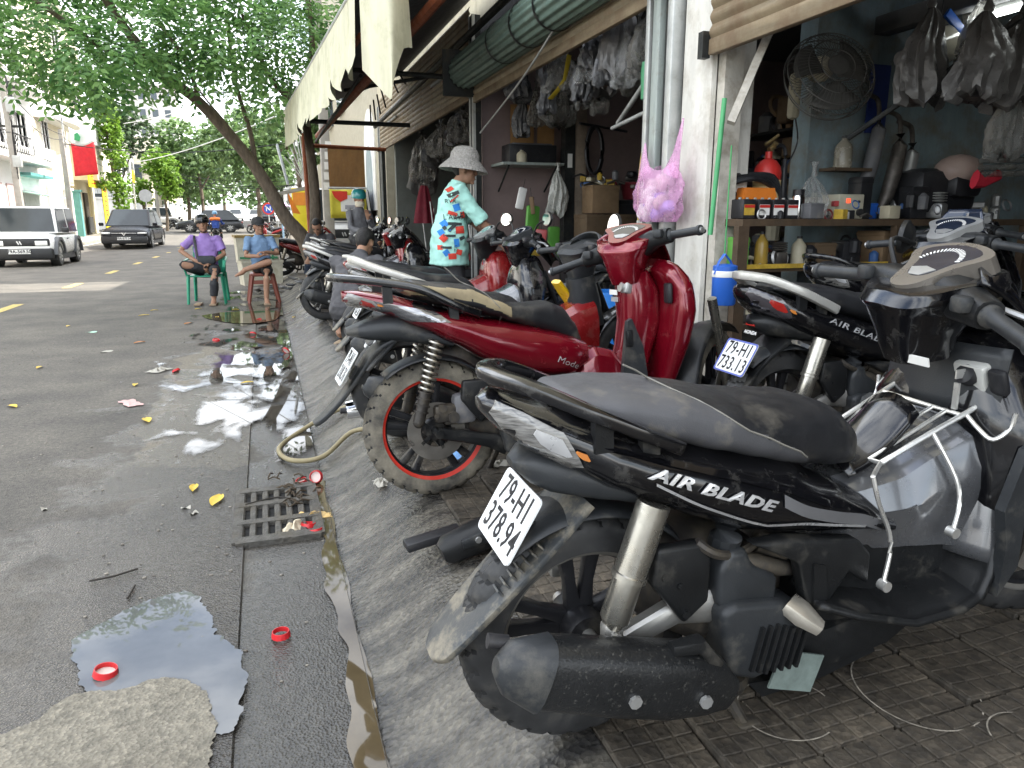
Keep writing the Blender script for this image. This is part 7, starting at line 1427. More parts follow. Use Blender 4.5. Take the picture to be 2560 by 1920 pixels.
def hand(mb, w, d, palm, curl=.5, k=1.):
    """w wrist, d direction, palm normal"""
    w, d, p = V(w), V(d).normalized(), V(palm); s = d.cross(p).normalized(); p = s.cross(d).normalized()
    mb.sweep([w, w+d*.04*k, w+d*.085*k], [(.026*k, .018*k), (.038*k, .016*k), (.036*k, .014*k)], 10, up=p)
    for i, l in enumerate((.068, .078, .073, .055)):
        b = w+d*.08*k+s*(.028-.0185*i)*k; d1 = (d+p*curl*.5).normalized(); d2 = (d+p*curl*1.4).normalized()
        mb.sweep([b, b+d1*l*.5*k, b+d1*l*.5*k+d2*l*.5*k], [.0095*k, .009*k, .0075*k], 8)
    b = w+d*.03*k+s*.03*k; d1 = (d*.6+s*.7+p*.3).normalized(); d2 = (d+s*.2+p*.4).normalized(); mb.sweep([b, b+d1*.04*k, b+d1*.04*k+d2*.03*k], [.012*k, .010*k, .008*k], 8)
def person(label, loc, rotz, J, top, sleeve=.9, bottom=None, leg=.95, hair=True, shoes=None, lower=1., hem=.0, hairm=HAIR, vox=.012, fem=False, build=1.):
    """J in local metres: +x forward, +y left"""
    t = thing('person', label, 'person', loc, rotz); g = {k: V(v) for k, v in J.items()}; sk = MB(); b_ = build
    hp, ch, nk, hc = g['hip'], g['chest'], g['neck'], g['head']; hf = g['face'].normalized(); hu = (hc-nk).normalized(); hs = hf.cross(hu).normalized(); hu = hs.cross(hf)
    H = lambda x, y, z: hc+hf*x+hs*y+hu*z
    # head: skull, jaw, nose, ears
    R = Matrix((hf, hs, hu)).transposed()
    def ell(c, r, n=14, m=10): q = MB(); q.ball((0, 0, 0), r, n, m); sk.add([c+R @ V(v) for v in q.v], q.f)
    ell(H(-.012, 0, .025), (.096, .076, .098)); ell(H(.025, 0, -.045), (.062, .058, .072)); ell(H(.095, 0, -.02), (.017, .013, .02)); ell(H(.085, 0, .012), (.012, .010, .03))
    for s in (-1, 1): ell(H(-.005, s*.076, -.01), (.018, .009, .03)); ell(H(.06, s*.035, -.028), (.02, .02, .02))
    ell(H(.082, 0, -.066), (.012, .022, .008)); ell(H(.07, 0, -.1), (.02, .022, .018))
    sk.sweep([ch+(nk-ch)*.6, nk, H(-.015, 0, -.05)], [.07, .054, .052], 12)
    sh = {}; bo = MB(); tr = MB(); fwd = V((1, 0, 0))
    for sd in ('L', 'R'):
        s, e, w = g['sh'+sd], g['el'+sd], g['wr'+sd]
        limb(sk, s, e, w, .046*b_, .036*b_, .026, .045*b_, .037*b_); hand(sk, w, g['hd'+sd] if 'hd'+sd in g else (w-e), g.get('pm'+sd, V((0, 0, -1))), g['cu'+sd][0] if 'cu'+sd in g else .6)
        if sleeve > 1: m_ = e.lerp(w, sleeve-1); bo.sweep([ch.lerp(s, .75), s, e, m_], [.07, .064*b_, .052*b_, .045], 12)
        else: m_ = s.lerp(e, sleeve); bo.sweep([ch.lerp(s, .75), s, s.lerp(e, sleeve*.6), m_], [.07, .066*b_, .062*b_, .066*b_], 12)
        h, k, a, to = g['hj'+sd], g['kn'+sd], g['an'+sd], g['toe'+sd]
        limb(sk, h, k, a, .078*b_, .054*b_, .036, .076*b_, .056*b_)
        fd = (to-a).normalized(); sk.sweep([a+V((0, 0, -.01))-fd*.035, a+V((0, 0, -.025))+fd*.02, a.lerp(to, .6)+V((0, 0, -.01)), to], [(.03, .032), (.036, .036), (.042, .026), (.03, .014)], 10)
        if bottom:
            if leg > 1: m_ = k.lerp(a, leg-1); tr.sweep([hp.lerp(h, .8), h.lerp(k, .3), k, k.lerp(m_, .5), m_], [.1*b_, .094*b_, .072*b_, .068*b_, .062*b_], 12)
            else: m_ = h.lerp(k, leg); tr.sweep([hp.lerp(h, .8), h.lerp(k, .35), m_], [.1*b_, .096*b_, .088*b_], 12)
    sdw = (g['shL']-g['shR']).length/2
    tor = [hp+V((0, 0, -.04-hem)), hp+(ch-hp)*.15, hp.lerp(ch, .5), ch, ch.lerp(nk, .55), ch.lerp(nk, .88)]
    up_ = hf
    fwd = g.get('fwd', V((1, 0, 0)))
    bo.sweep(tor, [((.155+hem*.22)*b_, (.115+hem*.22)*b_), ((.16+hem*.15)*b_, (.118+hem*.15)*b_), (.165*b_, .122*b_), (sdw*1.0, .118*b_), (sdw*.72, .095), (.075, .07)], 20, up=fwd, p=2.4)
    remesh(sk, 'body', SKIN, t, vox*.8, 2); shirt = remesh(bo, 'shirt', top, t, vox, 3, .011)
    mb = MB(); mb.sweep([ch.lerp(nk, .80), ch.lerp(nk, 1.02)], [.078, .066], 14, up=fwd); mb.build('collar', top, shirt, 60)
    if bottom: tr.sweep([hp+V((0, 0, .05)), hp, hp+V((0, 0, -.08))], [(.135*b_, .10*b_), (.15*b_, .115*b_), (.13*b_, .115*b_)], 16, up=fwd, p=2.4); remesh(tr, 'trousers', bottom, t, vox, 3, .010)
    for s in (-1, 1):
        q = MB(); q.ball((0, 0, 0), (.006, .012, .006), 8, 6); mb = MB(); mb.add([H(.083, s*.031, .018)+R @ V(v) for v in q.v], q.f); mb.build('eye', INK, t)
        q = MB(); q.ball((0, 0, 0), (.006, .017, .004), 8, 6); mb = MB(); mb.add([H(.086, s*.032, .038)+R @ V(v) for v in q.v], q.f); mb.build('eyebrow', HAIR, t)
    q = MB(); q.ball((0, 0, 0), (.005, .022, .004), 8, 6); mb = MB(); mb.add([H(.094, 0, -.066)+R @ V(v) for v in q.v], q.f); mb.build('mouth', mat('lip', (.22, .09, .07), .5), t)
    if hair:
        hm = MB(); q = MB(); q.ball((0, 0, 0), (.108, .088, .108), 18, 14)
        vs = []
        for v in q.v:
            x, y, z = v; k = 1+.05*mnoise.noise((x*30, y*30, z*30)); vs.append(H(-.018+x*k, y*k, .035+z*k) if (z > .0+.06*(x > .03)-.12*(x < -.02)) else H(-.012+x*.6, y*.6, .025+z*.6))
        hm.add(vs, q.f); hm.build('hair', hairm, t, 60)
    for sd in ('L', 'R'):
        if shoes: a, to = g['an'+sd], g['toe'+sd]; fd = (to-a); fd.z = 0; fd.normalize(); mb = MB(); c = a+fd*.08; gz = min(a.z, to.z)-.058 if True else 0; mb.rbox((c.x, c.y, gz+.018 if gz > -.5 else 0), (.27, .10, .028), .012, rot=math.atan2(fd.y, fd.x)); so2 = mb.build('sandal', shoes[0], t); mb = MB(); c2 = a+fd*.11; mb.sweep([(c2.x-fd.y*.05, c2.y+fd.x*.05, gz+.03), (c2.x, c2.y, gz+.075), (c2.x+fd.y*.05, c2.y-fd.x*.05, gz+.03)], [(.022, .005)]*3, 8, up=fd); mb.build('strap', shoes[1], so2)
    return t, H, R
def headgear(t, H, R, parts):
    """parts: (name, list of (r, h) lathe profile in head space, offset z, scale xy, material)"""
    for nm, prof, sc, c, m in parts:
        q = MB(); q.lathe(prof, 22); mb = MB(); mb.add([H(*c)+R @ V((x*sc[0], y*sc[1], z)) for x, y, z in q.v], q.f); mb.build(nm, m, t, 60)
PURP = mat('lilac polo cloth', (.30, .19, .48), .85, var=.08, bump=.25, bscale=18); BLUS = mat('dusty blue polo cloth', (.17, .27, .42), .85, var=.1, bump=.25, bscale=18)
DKTR = mat('charcoal trousers', (.025, .026, .03), .85, var=.15); BLKS = mat('black shorts', (.014, .014, .015), .85, var=.2); JEAN = mat('dark denim', (.02, .03, .05), .85, var=.25, scale=20); DGT = mat('dark grey work shirt', (.07, .068, .072), .9, var=.15, bump=.3, bscale=14)
SAND = (mat('tan sandal', (.28, .2, .13), .7), mat('brown strap', (.12, .07, .05), .7)); SLID = (mat('beige slide', (.4, .33, .25), .7), mat('striped strap', (.6, .58, .52), .7, var=.9, scale=60, streak=(1, 6, 1)))
GREENC = mat('green plastic chair', (.02, .24, .14), .35, var=.08); BROWNC = mat('red brown plastic', (.2, .055, .035), .4, var=.1)
# seated man, purple shirt
p1 = dict(hip=(-.02, 0, .53), chest=(-.06, 0, .86), neck=(-.03, .0, 1.06), head=(.0, -.01, 1.19), face=(1, .12, .05), shL=(-.05, .18, .98), shR=(-.05, -.18, .98), elL=(.0, .27, .74), elR=(.02, -.36, .80), wrL=(.20, .06, .60), wrR=(.22, -.05, .60), hdL=(.5, -.6, -.2), hdR=(.4, .5, -.4), hjL=(.0, .1, .50), hjR=(.0, -.1, .50), knL=(.42, .17, .52), knR=(.36, -.26, .60), anL=(.42, .12, .10), anR=(.22, .02, .52), toeL=(.58, .13, .03), toeR=(.12, .14, .50))
t, H, R = person('man in a lilac polo shirt and black helmet on the green chair', (-.86, 12.25, 0), -pi/2-.08, p1, PURP, .75, DKTR, 1.92, hair=False, shoes=None)
headgear(t, H, R, [('helmet', [(.112, -.01), (.118, .02), (.112, .07), (.08, .115), (0, .135)], (1.08, .93), (-.012, 0, .03), mat('black helmet', (.012, .012, .014), .2, coat=.8)), ('visor', [(.105, .0), (.135, .0), (.135, .012), (.105, .02)], (1.15, .8), (.025, 0, .05), mat('black helmet', (.012, .012, .014)))])
mb = MB(); mb.tube([H(-.02, .085, 0), H(.02, .07, -.07), H(.04, 0, -.125), H(.02, -.07, -.07), H(-.02, -.085, 0)], .006, 6, 4); mb.build('chin_strap', BLACKP, t)
mb = MB(); mb.rbox((.17, .03, .66), (.12, .26, .13), .04); mb.build('waist_bag', mat('charcoal bag', (.03, .035, .04), .7), t); mb = MB(); mb.sweep([(.16, -.1, .68), (.1, -.12, .86), (.0, -.15, 1.02)], [(.02, .006)]*3, 6, up=(1, 0, 0)); mb.build('bag_strap', BLACKP, t)
mb = MB(); mb.rbox((.5, .125, .02), (.27, .1, .028), .012); mb.build('sandal', SAND[0], t); mb = MB(); mb.rbox((.44, -.10, .02), (.27, .1, .028), .012); mb.build('sandal', SAND[0], t)
ch = thing('plastic_armchair', 'green plastic armchair under the man in lilac', 'chair', (-.86, 12.25, 0), -pi/2-.08)
mb = MB(); mb.grid(lambda u, v: V((-.24+.5*u, -.23+.46*v, .43-.03*sin(pi*u)*sin(pi*v))), 8, 8); mb.build('seat', GREENC, ch, 60, solid=.02)
for x, y in ((.24, .24), (.24, -.24), (-.24, .22), (-.24, -.22)): mb = MB(); mb.sweep([(x*1.0, y, .45), (x*1.12, y*1.12, 0)], [(.03, .022), (.022, .016)], 8, p=3); mb.build('leg', GREENC, ch)
for s in (-1, 1): mb = MB(); mb.sweep([(.25, s*.26, .43), (.27, s*.28, .56), (.22, s*.285, .645), (0, s*.28, .66), (-.22, s*.26, .68)], [(.026, .014)]*5, 8); mb.build('armrest', GREENC, ch)
mb = MB(); mb.grid(lambda u, v: V((-.25-.10*v-.03*sin(pi*u), -.24+.48*u, .44+.40*v)), 10, 8); mb.build('backrest', GREENC, ch, 60, solid=.02)
# seated man, blue shirt
p2 = dict(hip=(-.02, 0, .54), chest=(-.02, 0, .86), neck=(.02, 0, 1.04), head=(.05, 0, 1.16), face=(1, .35, -.05), shL=(0, .17, .97), shR=(0, -.17, .97), elL=(.12, .25, .75), elR=(.14, -.22, .72), wrL=(.30, .06, .78), wrR=(.30, -.02, .72), hdL=(.3, -.6, .0), hdR=(.3, .7, .25), hjL=(0, .09, .50), hjR=(0, -.09, .50), knL=(.42, .05, .50), knR=(.40, .10, .64), anL=(.40, .02, .09), anR=(.40, -.28, .52), toeL=(.55, .03, .03), toeR=(.44, -.40, .44))
t, H, R = person('thin man in a blue polo and cap sitting cross legged', (-.06, 12.05, 0), -pi/2+.05, p2, BLUS, .72, BLKS, .88, hair=True, build=.88)
CAPM = mat('charcoal cap', (.035, .035, .036), .8)
headgear(t, H, R, [('cap', [(.1, .0), (.104, .03), (.095, .07), (.06, .105), (0, .115)], (1.08, .9), (-.01, 0, .035), CAPM)])
mb = MB(); mb.grid(lambda u, v: H(.07+.09*v*cos((u-.5)*1.6), (u-.5)*.17, .045-.012*v), 10, 4); mb.build('cap_peak', CAPM, t, 60, solid=.006)
mb = MB(); mb.rbox((.47, .025, .015), (.26, .1, .026), .012); mb.build('sandal', SAND[0], t)
ch = thing('plastic_stool', 'red brown plastic stool under the man in blue', 'stool', (-.06, 12.05, 0), -pi/2+.05)
mb = MB(); mb.rbox((0, 0, .43), (.36, .36, .05), .02); mb.build('seat', BROWNC, ch)
for x, y in ((.15, .15), (.15, -.15), (-.15, .15), (-.15, -.15)): mb = MB(); mb.sweep([(x, y, .42), (x*1.5, y*1.5, 0)], [(.032, .028), (.022, .02)], 8, p=3); mb.build('leg', BROWNC, ch)
mb = MB(); mb.box((.17, 0, .32), (.015, .32, .06)); mb.build('rail', BROWNC, ch)
# young man with phone
p3 = dict(hip=(-.05, 0, .42), chest=(.06, 0, .72), neck=(.16, 0, .88), head=(.24, 0, .97), face=(.75, .0, -.65), shL=(.08, .18, .82), shR=(.08, -.18, .82), elL=(.26, .22, .60), elR=(.26, -.22, .60), wrL=(.42, .05, .63), wrR=(.42, -.05, .63), hdL=(.6, -.2, .3), hdR=(.6, .2, .3), hjL=(0, .1, .40), hjR=(0, -.1, .40), knL=(.40, .20, .52), knR=(.42, -.12, .53), anL=(.38, .24, .11), anR=(.36, -.16, .11), toeL=(.54, .26, .03), toeR=(.52, -.18, .03))
t, H, R = person('young man in a dark T shirt bent over his phone', (.93, 12.75, .17), -pi/2-.35, p3, DGT, .8, JEAN, 1.75, shoes=SLID)
mb = MB(); mb.rbox((.47, 0, .70), (.012, .075, .15), .006, rot=Matrix.Rotation(rad(35), 3, 'Y')); o = mb.build('phone', BLACKP, loc=(0, 0, 0)); o.parent = None; o.matrix_world = Matrix.Translation((.93, 12.75, .17)) @ Matrix.Rotation(-pi/2-.35, 4, 'Z'); tag(o, 'black phone held by the young man', 'phone')
mb = MB(); mb.rbox((0, 0, .19), (.34, .34, .38), .04); o = mb.build('low_seat', BLACKP, loc=(.95, 12.85, .17)); tag(o, 'low dark seat under the young man', 'stool')
# crouching mechanic
p4 = dict(hip=(-.12, 0, .30), chest=(.10, 0, .62), neck=(.24, 0, .78), head=(.33, -.01, .87), face=(.85, -.1, -.5), fwd=(.8, 0, -.5), shL=(.12, .19, .72), shR=(.12, -.19, .72), elL=(.32, .20, .50), elR=(.34, -.22, .52), wrL=(.54, .10, .42), wrR=(.55, -.10, .44), hjL=(-.08, .1, .26), hjR=(-.08, -.1, .26), knL=(.30, .22, .42), knR=(.28, -.24, .42), anL=(.02, .15, .10), anR=(.0, -.16, .10), toeL=(.18, .17, .03), toeR=(.16, -.18, .03))
t, H, R = person('mechanic in a grey shirt crouching with his back to the camera', (.72, 6.55, .175), rad(62), p4, DGT, .85, mat('grey black trousers', (.035, .034, .036), .85, var=.2), 1.95, shoes=(mat('rubber sandal', (.35, .26, .17), .7), BLACKP), build=1.08)
mb = MB(); mb.rbox((.36, -.24, .60), (.05, .1, .012), .004); mb.build('sleeve_patch', WHITEP, t)
# the man in the mint shirt
MINT = mat('mint printed cloth', (.34, .62, .54), .85, var=.06, bump=.35, bscale=12)
p5 = dict(hip=(0, 0, .88), chest=(.05, 0, 1.20), neck=(.10, 0, 1.36), head=(.16, -.01, 1.46), face=(.95, -.25, -.12), shL=(.06, .18, 1.29), shR=(.06, -.18, 1.29), elL=(.26, .22, 1.02), elR=(.28, -.2, 1.0), wrL=(.46, .12, .84), wrR=(.50, -.14, .82), hjL=(0, .1, .86), hjR=(0, -.1, .86), knL=(.06, .12, .48), knR=(.05, -.12, .48), anL=(0, .12, .09), anR=(0, -.13, .09), toeL=(.16, .14, .03), toeR=(.16, -.15, .03))
t5, H, R = person('man in a mint green printed shirt and straw hat', (1.57, 6.42, .22), rad(-6), p5, MINT, .95, mat('dark trousers', (.03, .03, .032), .85), 1.95, hem=.2, shoes=SAND, build=1.1)
STRAW = mat('grey woven straw', (.3, .285, .26), .85, var=.35, scale=60, bump=.9, bscale=70)
headgear(t5, H, R, [('hat', [(.21, -.055), (.205, -.04), (.15, .02), (.125, .045), (.12, .09), (.095, .135), (.05, .155), (0, .16)], (1.05, 1.), (-.02, 0, .045), STRAW)])
# printed patches follow the shirt: cast onto it
def prints(par, shirt, items):
    dg = bpy.context.evaluated_depsgraph_get(); 
    from mathutils.bvhtree import BVHTree
    me = shirt.data; bv = BVHTree.FromPolygons([v.co for v in me.vertices], [tuple(p.vertices) for p in me.polygons])
    for nm, fn, m in items:
        mb = fn(); vs = []; ok = True
        for x, y, z in mb.v:
            hit = bv.ray_cast(V((x, -1.5, z)), V((0, 1, 0)))
            if hit[0] is None: ok = False; break
            vs.append(hit[0]+hit[1]*(.004+.0006*len(shirt.children)/6))
        if ok and max(v.y for v in vs)-min(v.y for v in vs) < .26: mb.v = [tuple(v) for v in vs]; mb.build(nm, m, shirt, 0, merge=False)
RP, BP, KP = mat('red print', (.55, .05, .03), .8), mat('blue print', (.03, .2, .55), .8), mat('black print', (.03, .04, .04), .8)
def sq(cx, cz, w, h, a): return lambda: MB().grid(lambda u, v: (cx+cos(a)*(u-.5)*w-sin(a)*(v-.5)*h, 0, cz+sin(a)*(u-.5)*w+cos(a)*(v-.5)*h), 4, 4)
its = []
for i, (x, z, w, h, a, m) in enumerate(((-.06, 1.17, .055, .055, .7, RP), (.02, 1.25, .09, .03, .4, KP), (-.03, 1.12, .16, .03, -.1, KP), (.05, 1.14, .06, .06, .3, BP), (-.06, 1.0, .055, .055, .6, BP), (.07, .95, .075, .06, .05, RP), (-.07, .88, .055, .055, .8, RP), (.04, .84, .045, .07, .1, BP), (-.1, .80, .04, .04, 0, RP), (-.05, .755, .05, .05, .6, BP), (.06, .76, .05, .045, -.3, RP), (-.05, .80, .09, .02, 0, KP), (.0, .725, .07, .05, .05, RP), (.03, 1.0, .12, .025, -.05, KP), (.1, 1.08, .04, .05, .2, RP), (-.02, .9, .1, .02, 0, KP), (.0, 1.29, .05, .03, .5, RP), (.09, .88, .05, .03, .4, KP))):
    its.append(('print_patch', sq(x, z, w, h, a), m))
rq = random.Random(12)
for i in range(9):
    its.append(('print_patch', sq(rq.uniform(-.09, .13), rq.uniform(.72, 1.28), rq.choice((.03, .05, .08)), rq.choice((.012, .03, .045)), rq.uniform(-.5, .8)), (RP, BP, KP, KP)[i % 4]))
shirt5 = [c for c in t5.children if c.name.startswith('shirt')][0]
its.append(('print_lettering', lambda: text_mb("L'ARVA", .066, lambda a, b, c: (.03+a*.85, 0, 1.055+b), spacing=1.05), KP)); its.append(('print_lettering', lambda: text_mb("RVA", .05, lambda a, b, c: (.0+a, 0, 1.19+b)), KP)); its.append(('print_lettering', lambda: text_mb("IZZI", .035, lambda a, b, c: (.03-b, 0, .79+a)), KP))
prints(t5, shirt5, its)
# woman on the parked scooter
p6 = dict(hip=(0, 0, .80), chest=(.02, 0, 1.10), neck=(.04, 0, 1.26), head=(.06, 0, 1.38), face=(1, .0, -.08), shL=(.02, .16, 1.18), shR=(.02, -.16, 1.18), elL=(.12, .2, .96), elR=(.14, -.2, .95), wrL=(.24, .04, 1.10), wrR=(.30, -.12, .90), hdL=(.2, -.2, .7), hjL=(0, .1, .78), hjR=(0, -.1, .78), knL=(.36, .16, .72), knR=(.36, -.16, .72), anL=(.34, .16, .36), anR=(.34, -.16, .36), toeL=(.48, .17, .30), toeR=(.48, -.17, .30))
t, H, R = person('woman in a grey hoodie, teal helmet and face mask on a scooter', (1.42, 11.7, .19), -pi/2+.35, p6, mat('grey hoodie', (.16, .16, .17), .9, var=.1), 1.9, mat('dotted skirt', (.02, .02, .022), .8), 1.5, hair=False, build=.9)
headgear(t, H, R, [('helmet', [(.112, -.02), (.12, .02), (.113, .07), (.08, .115), (0, .135)], (1.08, .95), (-.012, 0, .03), mat('teal helmet', (.03, .25, .25), .2, coat=.8)), ('face_mask', [(.07, -.05), (.085, -.02), (.08, .02), (.06, .035)], (1.02, .85), (.025, 0, -.06), mat('cream mask', (.6, .54, .42), .8))])
mb = MB()
for i in range(40): mb.ball((.05+.34*random.random(), random.uniform(-.2, .2), .80+random.uniform(.0, .06)), .012, 6, 4)
o = mb.build('skirt_dots', WHITEP, t); o['kind'] = 'stuff'
# rider seen from behind
p7 = dict(hip=(0, 0, .84), chest=(.04, 0, 1.16), neck=(.07, 0, 1.33), head=(.09, 0, 1.45), face=(1, 0, 0), shL=(.04, .18, 1.25), shR=(.04, -.18, 1.25), elL=(.2, .28, 1.05), elR=(.2, -.28, 1.05), wrL=(.42, .26, .98), wrR=(.42, -.26, .98), hjL=(0, .1, .82), hjR=(0, -.1, .82), knL=(.38, .2, .7), knR=(.38, -.2, .7), anL=(.3, .2, .33), anR=(.3, -.2, .33), toeL=(.44, .2, .28), toeR=(.44, -.2, .28))
t, H, R = person('rider in an orange and blue vest seen from behind', (-2.05, 36.75, ground(-1, 36.5)), pi/2, p7, mat('blue vest', (.03, .07, .3), .8), 1.9, DKTR, 1.95, hair=False, vox=.02)
headgear(t, H, R, [('helmet', [(.112, -.03), (.12, .02), (.113, .07), (.08, .115), (0, .135)], (1.08, .95), (-.012, 0, .03), mat('blue helmet', (.12, .3, .5), .2, coat=.8))])
mb = MB(); mb.sweep([(.02, -.2, 1.22), (-.02, 0, 1.25), (.02, .2, 1.22)], [(.13, .08)]*3, 12); mb.build('orange_yoke', mat('orange cloth vest', (.75, .2, .04), .8), t)
# ================================================================ litter, hose, loose parts
CAPR = mat('red bottle cap', (.55, .02, .025), .35, var=.1); CAPI = mat('cap liner', (.65, .55, .5), .6)
caps = [(-0.507, 2.073, 'red bottle cap floating in the big puddle', .03, (.15, .1)), (-0.035, 2.133, 'red cap ring lying alone on the gutter concrete', .026, (0, 0)), (0.093, 2.953, 'red bottle cap beside the torn wrapper on the drain', .03, (.1, .2)), (0.121, 2.881, 'red bottle cap at the drain corner, right of the other', .026, (.3, 0)), (0.093, 3.508, 'red bottle cap at the far edge of the drain', .026, (0, .2)), (0.164, 3.484, 'red bottle cap standing on edge against the kerb', .03, (1.2, .3)), (-0.775, 6.569, 'red bottle cap by the crumpled white paper', .03, (.5, 0)), (0.126, 7.151, 'red bottle cap at the foot of the ramp', .035, (.9, 0)), (-0.187, 8.507, 'red bottle cap in the wet gutter', .035, (.6, 0)), (-0.551, 8.183, 'red bottle cap on the wet patch edge', .035, (.2, 0)), (-0.129, 9.745, 'red bottle cap in the muddy pool near the stool', .04, (.5, 0))]
for x, y, l, r, a in caps:
    t = thing('bottle_cap', l, 'bottle cap', (x, y, ground(x, y)+.006+(r if a[0] > .8 else 0)), (a[0], a[1], random.uniform(0, 6)), 'red bottle caps on the street')
    mb = MB(); n = 30; vs = []
    for k, (q, h) in enumerate(((r*1.08, 0), (r, .012), (r*.98, .018), (r*.9, .018), (r*.88, .003))):
        vs += [((q+(.0015 if (j % 2 and k < 2) else 0))*cos(2*pi*j/n), (q+(.0015 if (j % 2 and k < 2) else 0))*sin(2*pi*j/n), h) for j in range(n)]
    mb.add(vs, [(k*n+j, k*n+(j+1) % n, (k+1)*n+(j+1) % n, (k+1)*n+j) for k in range(4) for j in range(n)]); mb.build('ring', CAPR, t)
    if 'ring' not in l: mb = MB(); mb.lathe([(r*.88, .004), (0, .004)], 20); mb.build('liner', CAPI, t)
LY = mat('fallen yellow leaf', (.6, .42, .05), .6, var=.2, scale=30); LO = mat('fallen orange leaf', (.5, .2, .06), .6, var=.2); LW = mat('pale litter', (.38, .36, .31), .7)
lv = [(-0.285, 3.362, LY), (-0.397, 3.56, LY), (-1.71, 5.638, LY), (-0.786, 4.957, LY), (-1.02, 6.1, LY), (-0.956, 11.28, LY), (-1.59, 10.731, LY), (-1.916, 7.125, LY), (-0.954, 9.683, LO), (-1.534, 11.292, LY), (-1.3, 8.3, LO), (-.65, 10.2, LY), (-.45, 11.0, LY), (-2.3, 9.9, LY), (-1.1, 12.9, LY), (.3, 9.6, LY), (-.2, 5.9, LY)]
pos = ['by the drain corner', 'left of the drain', 'alone far left on the asphalt', 'at the edge of the white pool', 'on the dry asphalt edge', 'in front of the green chair', 'left of the green chair', 'farthest left on the road', 'below the green chair legs', 'ahead of the chair on the road', 'on the dark asphalt', 'between pool and chair', 'by the muddy pool', 'out on the open road', 'behind the green chair', 'on the wet ramp', 'in the gutter']
for (x, y, m), l in zip(lv, pos):
    s = .045+.02*random.random(); mb = MB(); mb.grid(lambda u, v: V(((u-.5)*2*s, (v-.5)*s*.9*sin(pi*(.08+.84*u)), .006+.012*abs(v-.5)+.006*sin(u*3))), 6, 4)
    o = mb.build('fallen_leaf', m, None, 60, loc=(x, y, ground(x, y)), rot=(0, 0, random.uniform(0, 6))); tag(o, ('orange' if m is LO else 'yellow')+' fallen leaf '+l, 'leaf', 'fallen leaves on the road')
pal = ['pale scrap nearest the drain', 'pale scrap beside another left of the drain', 'pale scrap alone on the asphalt', 'mint green scrap on the open road', 'white paper scrap on the road']
for i, (x, y) in enumerate(((-0.411, 3.317), (-0.371, 3.241), (-1.004, 3.5), (-1.937, 9.305), (-1.53, 7.828))):
    mb = MB(); s = .02 if i < 3 else .06; mb.grid(lambda u, v: V(((u-.5)*2*s, (v-.5)*s, .005+.006*sin(u*5+v*3))), 4, 4); o = mb.build('paper_scrap', mat('mint paper', (.4, .65, .5), .7) if i == 3 else LW, None, 60, loc=(x, y, ground(x, y)), rot=(0, 0, i)); tag(o, pal[i], 'litter')
def crumple(label, x, y, w, d, h, m, seed):
    mb = MB(); mb.grid(lambda u, v: V(((u-.5)*w+.02*mnoise.noise((u*4, v*4, seed)), (v-.5)*d+.02*mnoise.noise((u*4+9, v*4, seed)), .005+h*abs(mnoise.noise((u*3, v*3, seed+3)))*2*sin(pi*u)*sin(pi*v))), 12, 10); o = mb.build('crumpled_paper', m, None, 30, loc=(x, y, ground(x, y)+.004), rot=(0, 0, seed)); tag(o, label, 'paper')
crumple('crumpled pale plastic on the wet concrete', -.92, 6.66, .2, .13, .05, LW, 1); crumple('pinkish paper strip left of the pools', -.957, 5.48, .22, .1, .02, mat('pink paper', (.6, .38, .36), .7), 2); crumple('yellow and red sweet wrapper on the drain', .115, 3.06, .16, .05, .03, mat('wrapper', (.6, .4, .15), .5, var=.5, scale=30), 3); crumple('torn cream paper on the drain corner', .03, 2.95, .12, .07, .04, mat('cream paper', (.6, .52, .38), .7), 4)
crumple('blue and white crumpled leaflet behind the red wheel', .78, 3.15, .2, .12, .05, mat('blue leaflet', (.15, .3, .6), .5, var=.8, scale=14), 5); crumple('white crumpled paper under the red scooter', .95, 2.9, .12, .08, .03, LW, 6)
crumple('white crumpled paper left of the muddy red wheel', .42, 3.05, .09, .06, .03, LW, 8)
for i, pts in enumerate(([(-0.668, 2.69), (-0.6, 2.70), (-0.582, 2.707), (-0.52, 2.738)], [(-0.519, 2.512), (-0.51, 2.604)], [(-.16, 3.25), (-.02, 3.3), (.06, 3.22)])):
    mb = MB(); mb.tube([(x, y, .008 if i < 2 else .012) for x, y in pts], .004, 5, 3); o = mb.build('twig', mat('dark twig', (.03, .025, .02), .8)); tag(o, ['long dark twig above the big puddle', 'short twig at the head of the puddle', 'twig caught on the drain grate'][i], 'twig')
mb = MB()
for k in range(26):
    a = random.uniform(0, 6); x, y = random.gauss(.04, .05), random.gauss(3.32, .12); mb.sweep([(x, y, .006), (x+.03*cos(a), y+.03*sin(a), .02), (x+.06*cos(a), y+.06*sin(a), .008)], .004, 5)
o = mb.build('leaf_debris', mat('rotten leaves', (.05, .035, .02), .8, var=.5)); tag(o, 'rotting leaf debris caught on the drain', 'debris', kind='stuff')
rr = random.Random(4); mb = MB()
for k in range(700):
    x, y = rr.uniform(-3.2, .15), rr.uniform(1.3, 9)**1.0; s = rr.uniform(.002, .007); mb.ball((x, y, ground(x, y)+s*.3), (s*1.4, s, s*.6), 5, 3)
o = mb.build('grit', mat('road grit', (.2, .18, .15), .9, var=.8, scale=50)); tag(o, 'loose grit scattered over asphalt and gutter', 'grit', kind='stuff')
t = thing('air_hose', 'tan rubber hose looping out from the bikes into the gutter', 'hose', (0, 0, 0)); mb = MB(); mb.tube([(.75, 4.25, .20), (.55, 4.3, .185), (.35, 4.45, .10), (.12, 4.35, .012), (.0, 4.05, .012), (.06, 3.82, .012), (.22, 3.78, .03), (.40, 3.9, .12), (.58, 3.6, .185), (.8, 3.4, .2)], .013, 10, 8); mb.build('hose', mat('tan rubber hose', (.24, .2, .11), .55, var=.15), t)
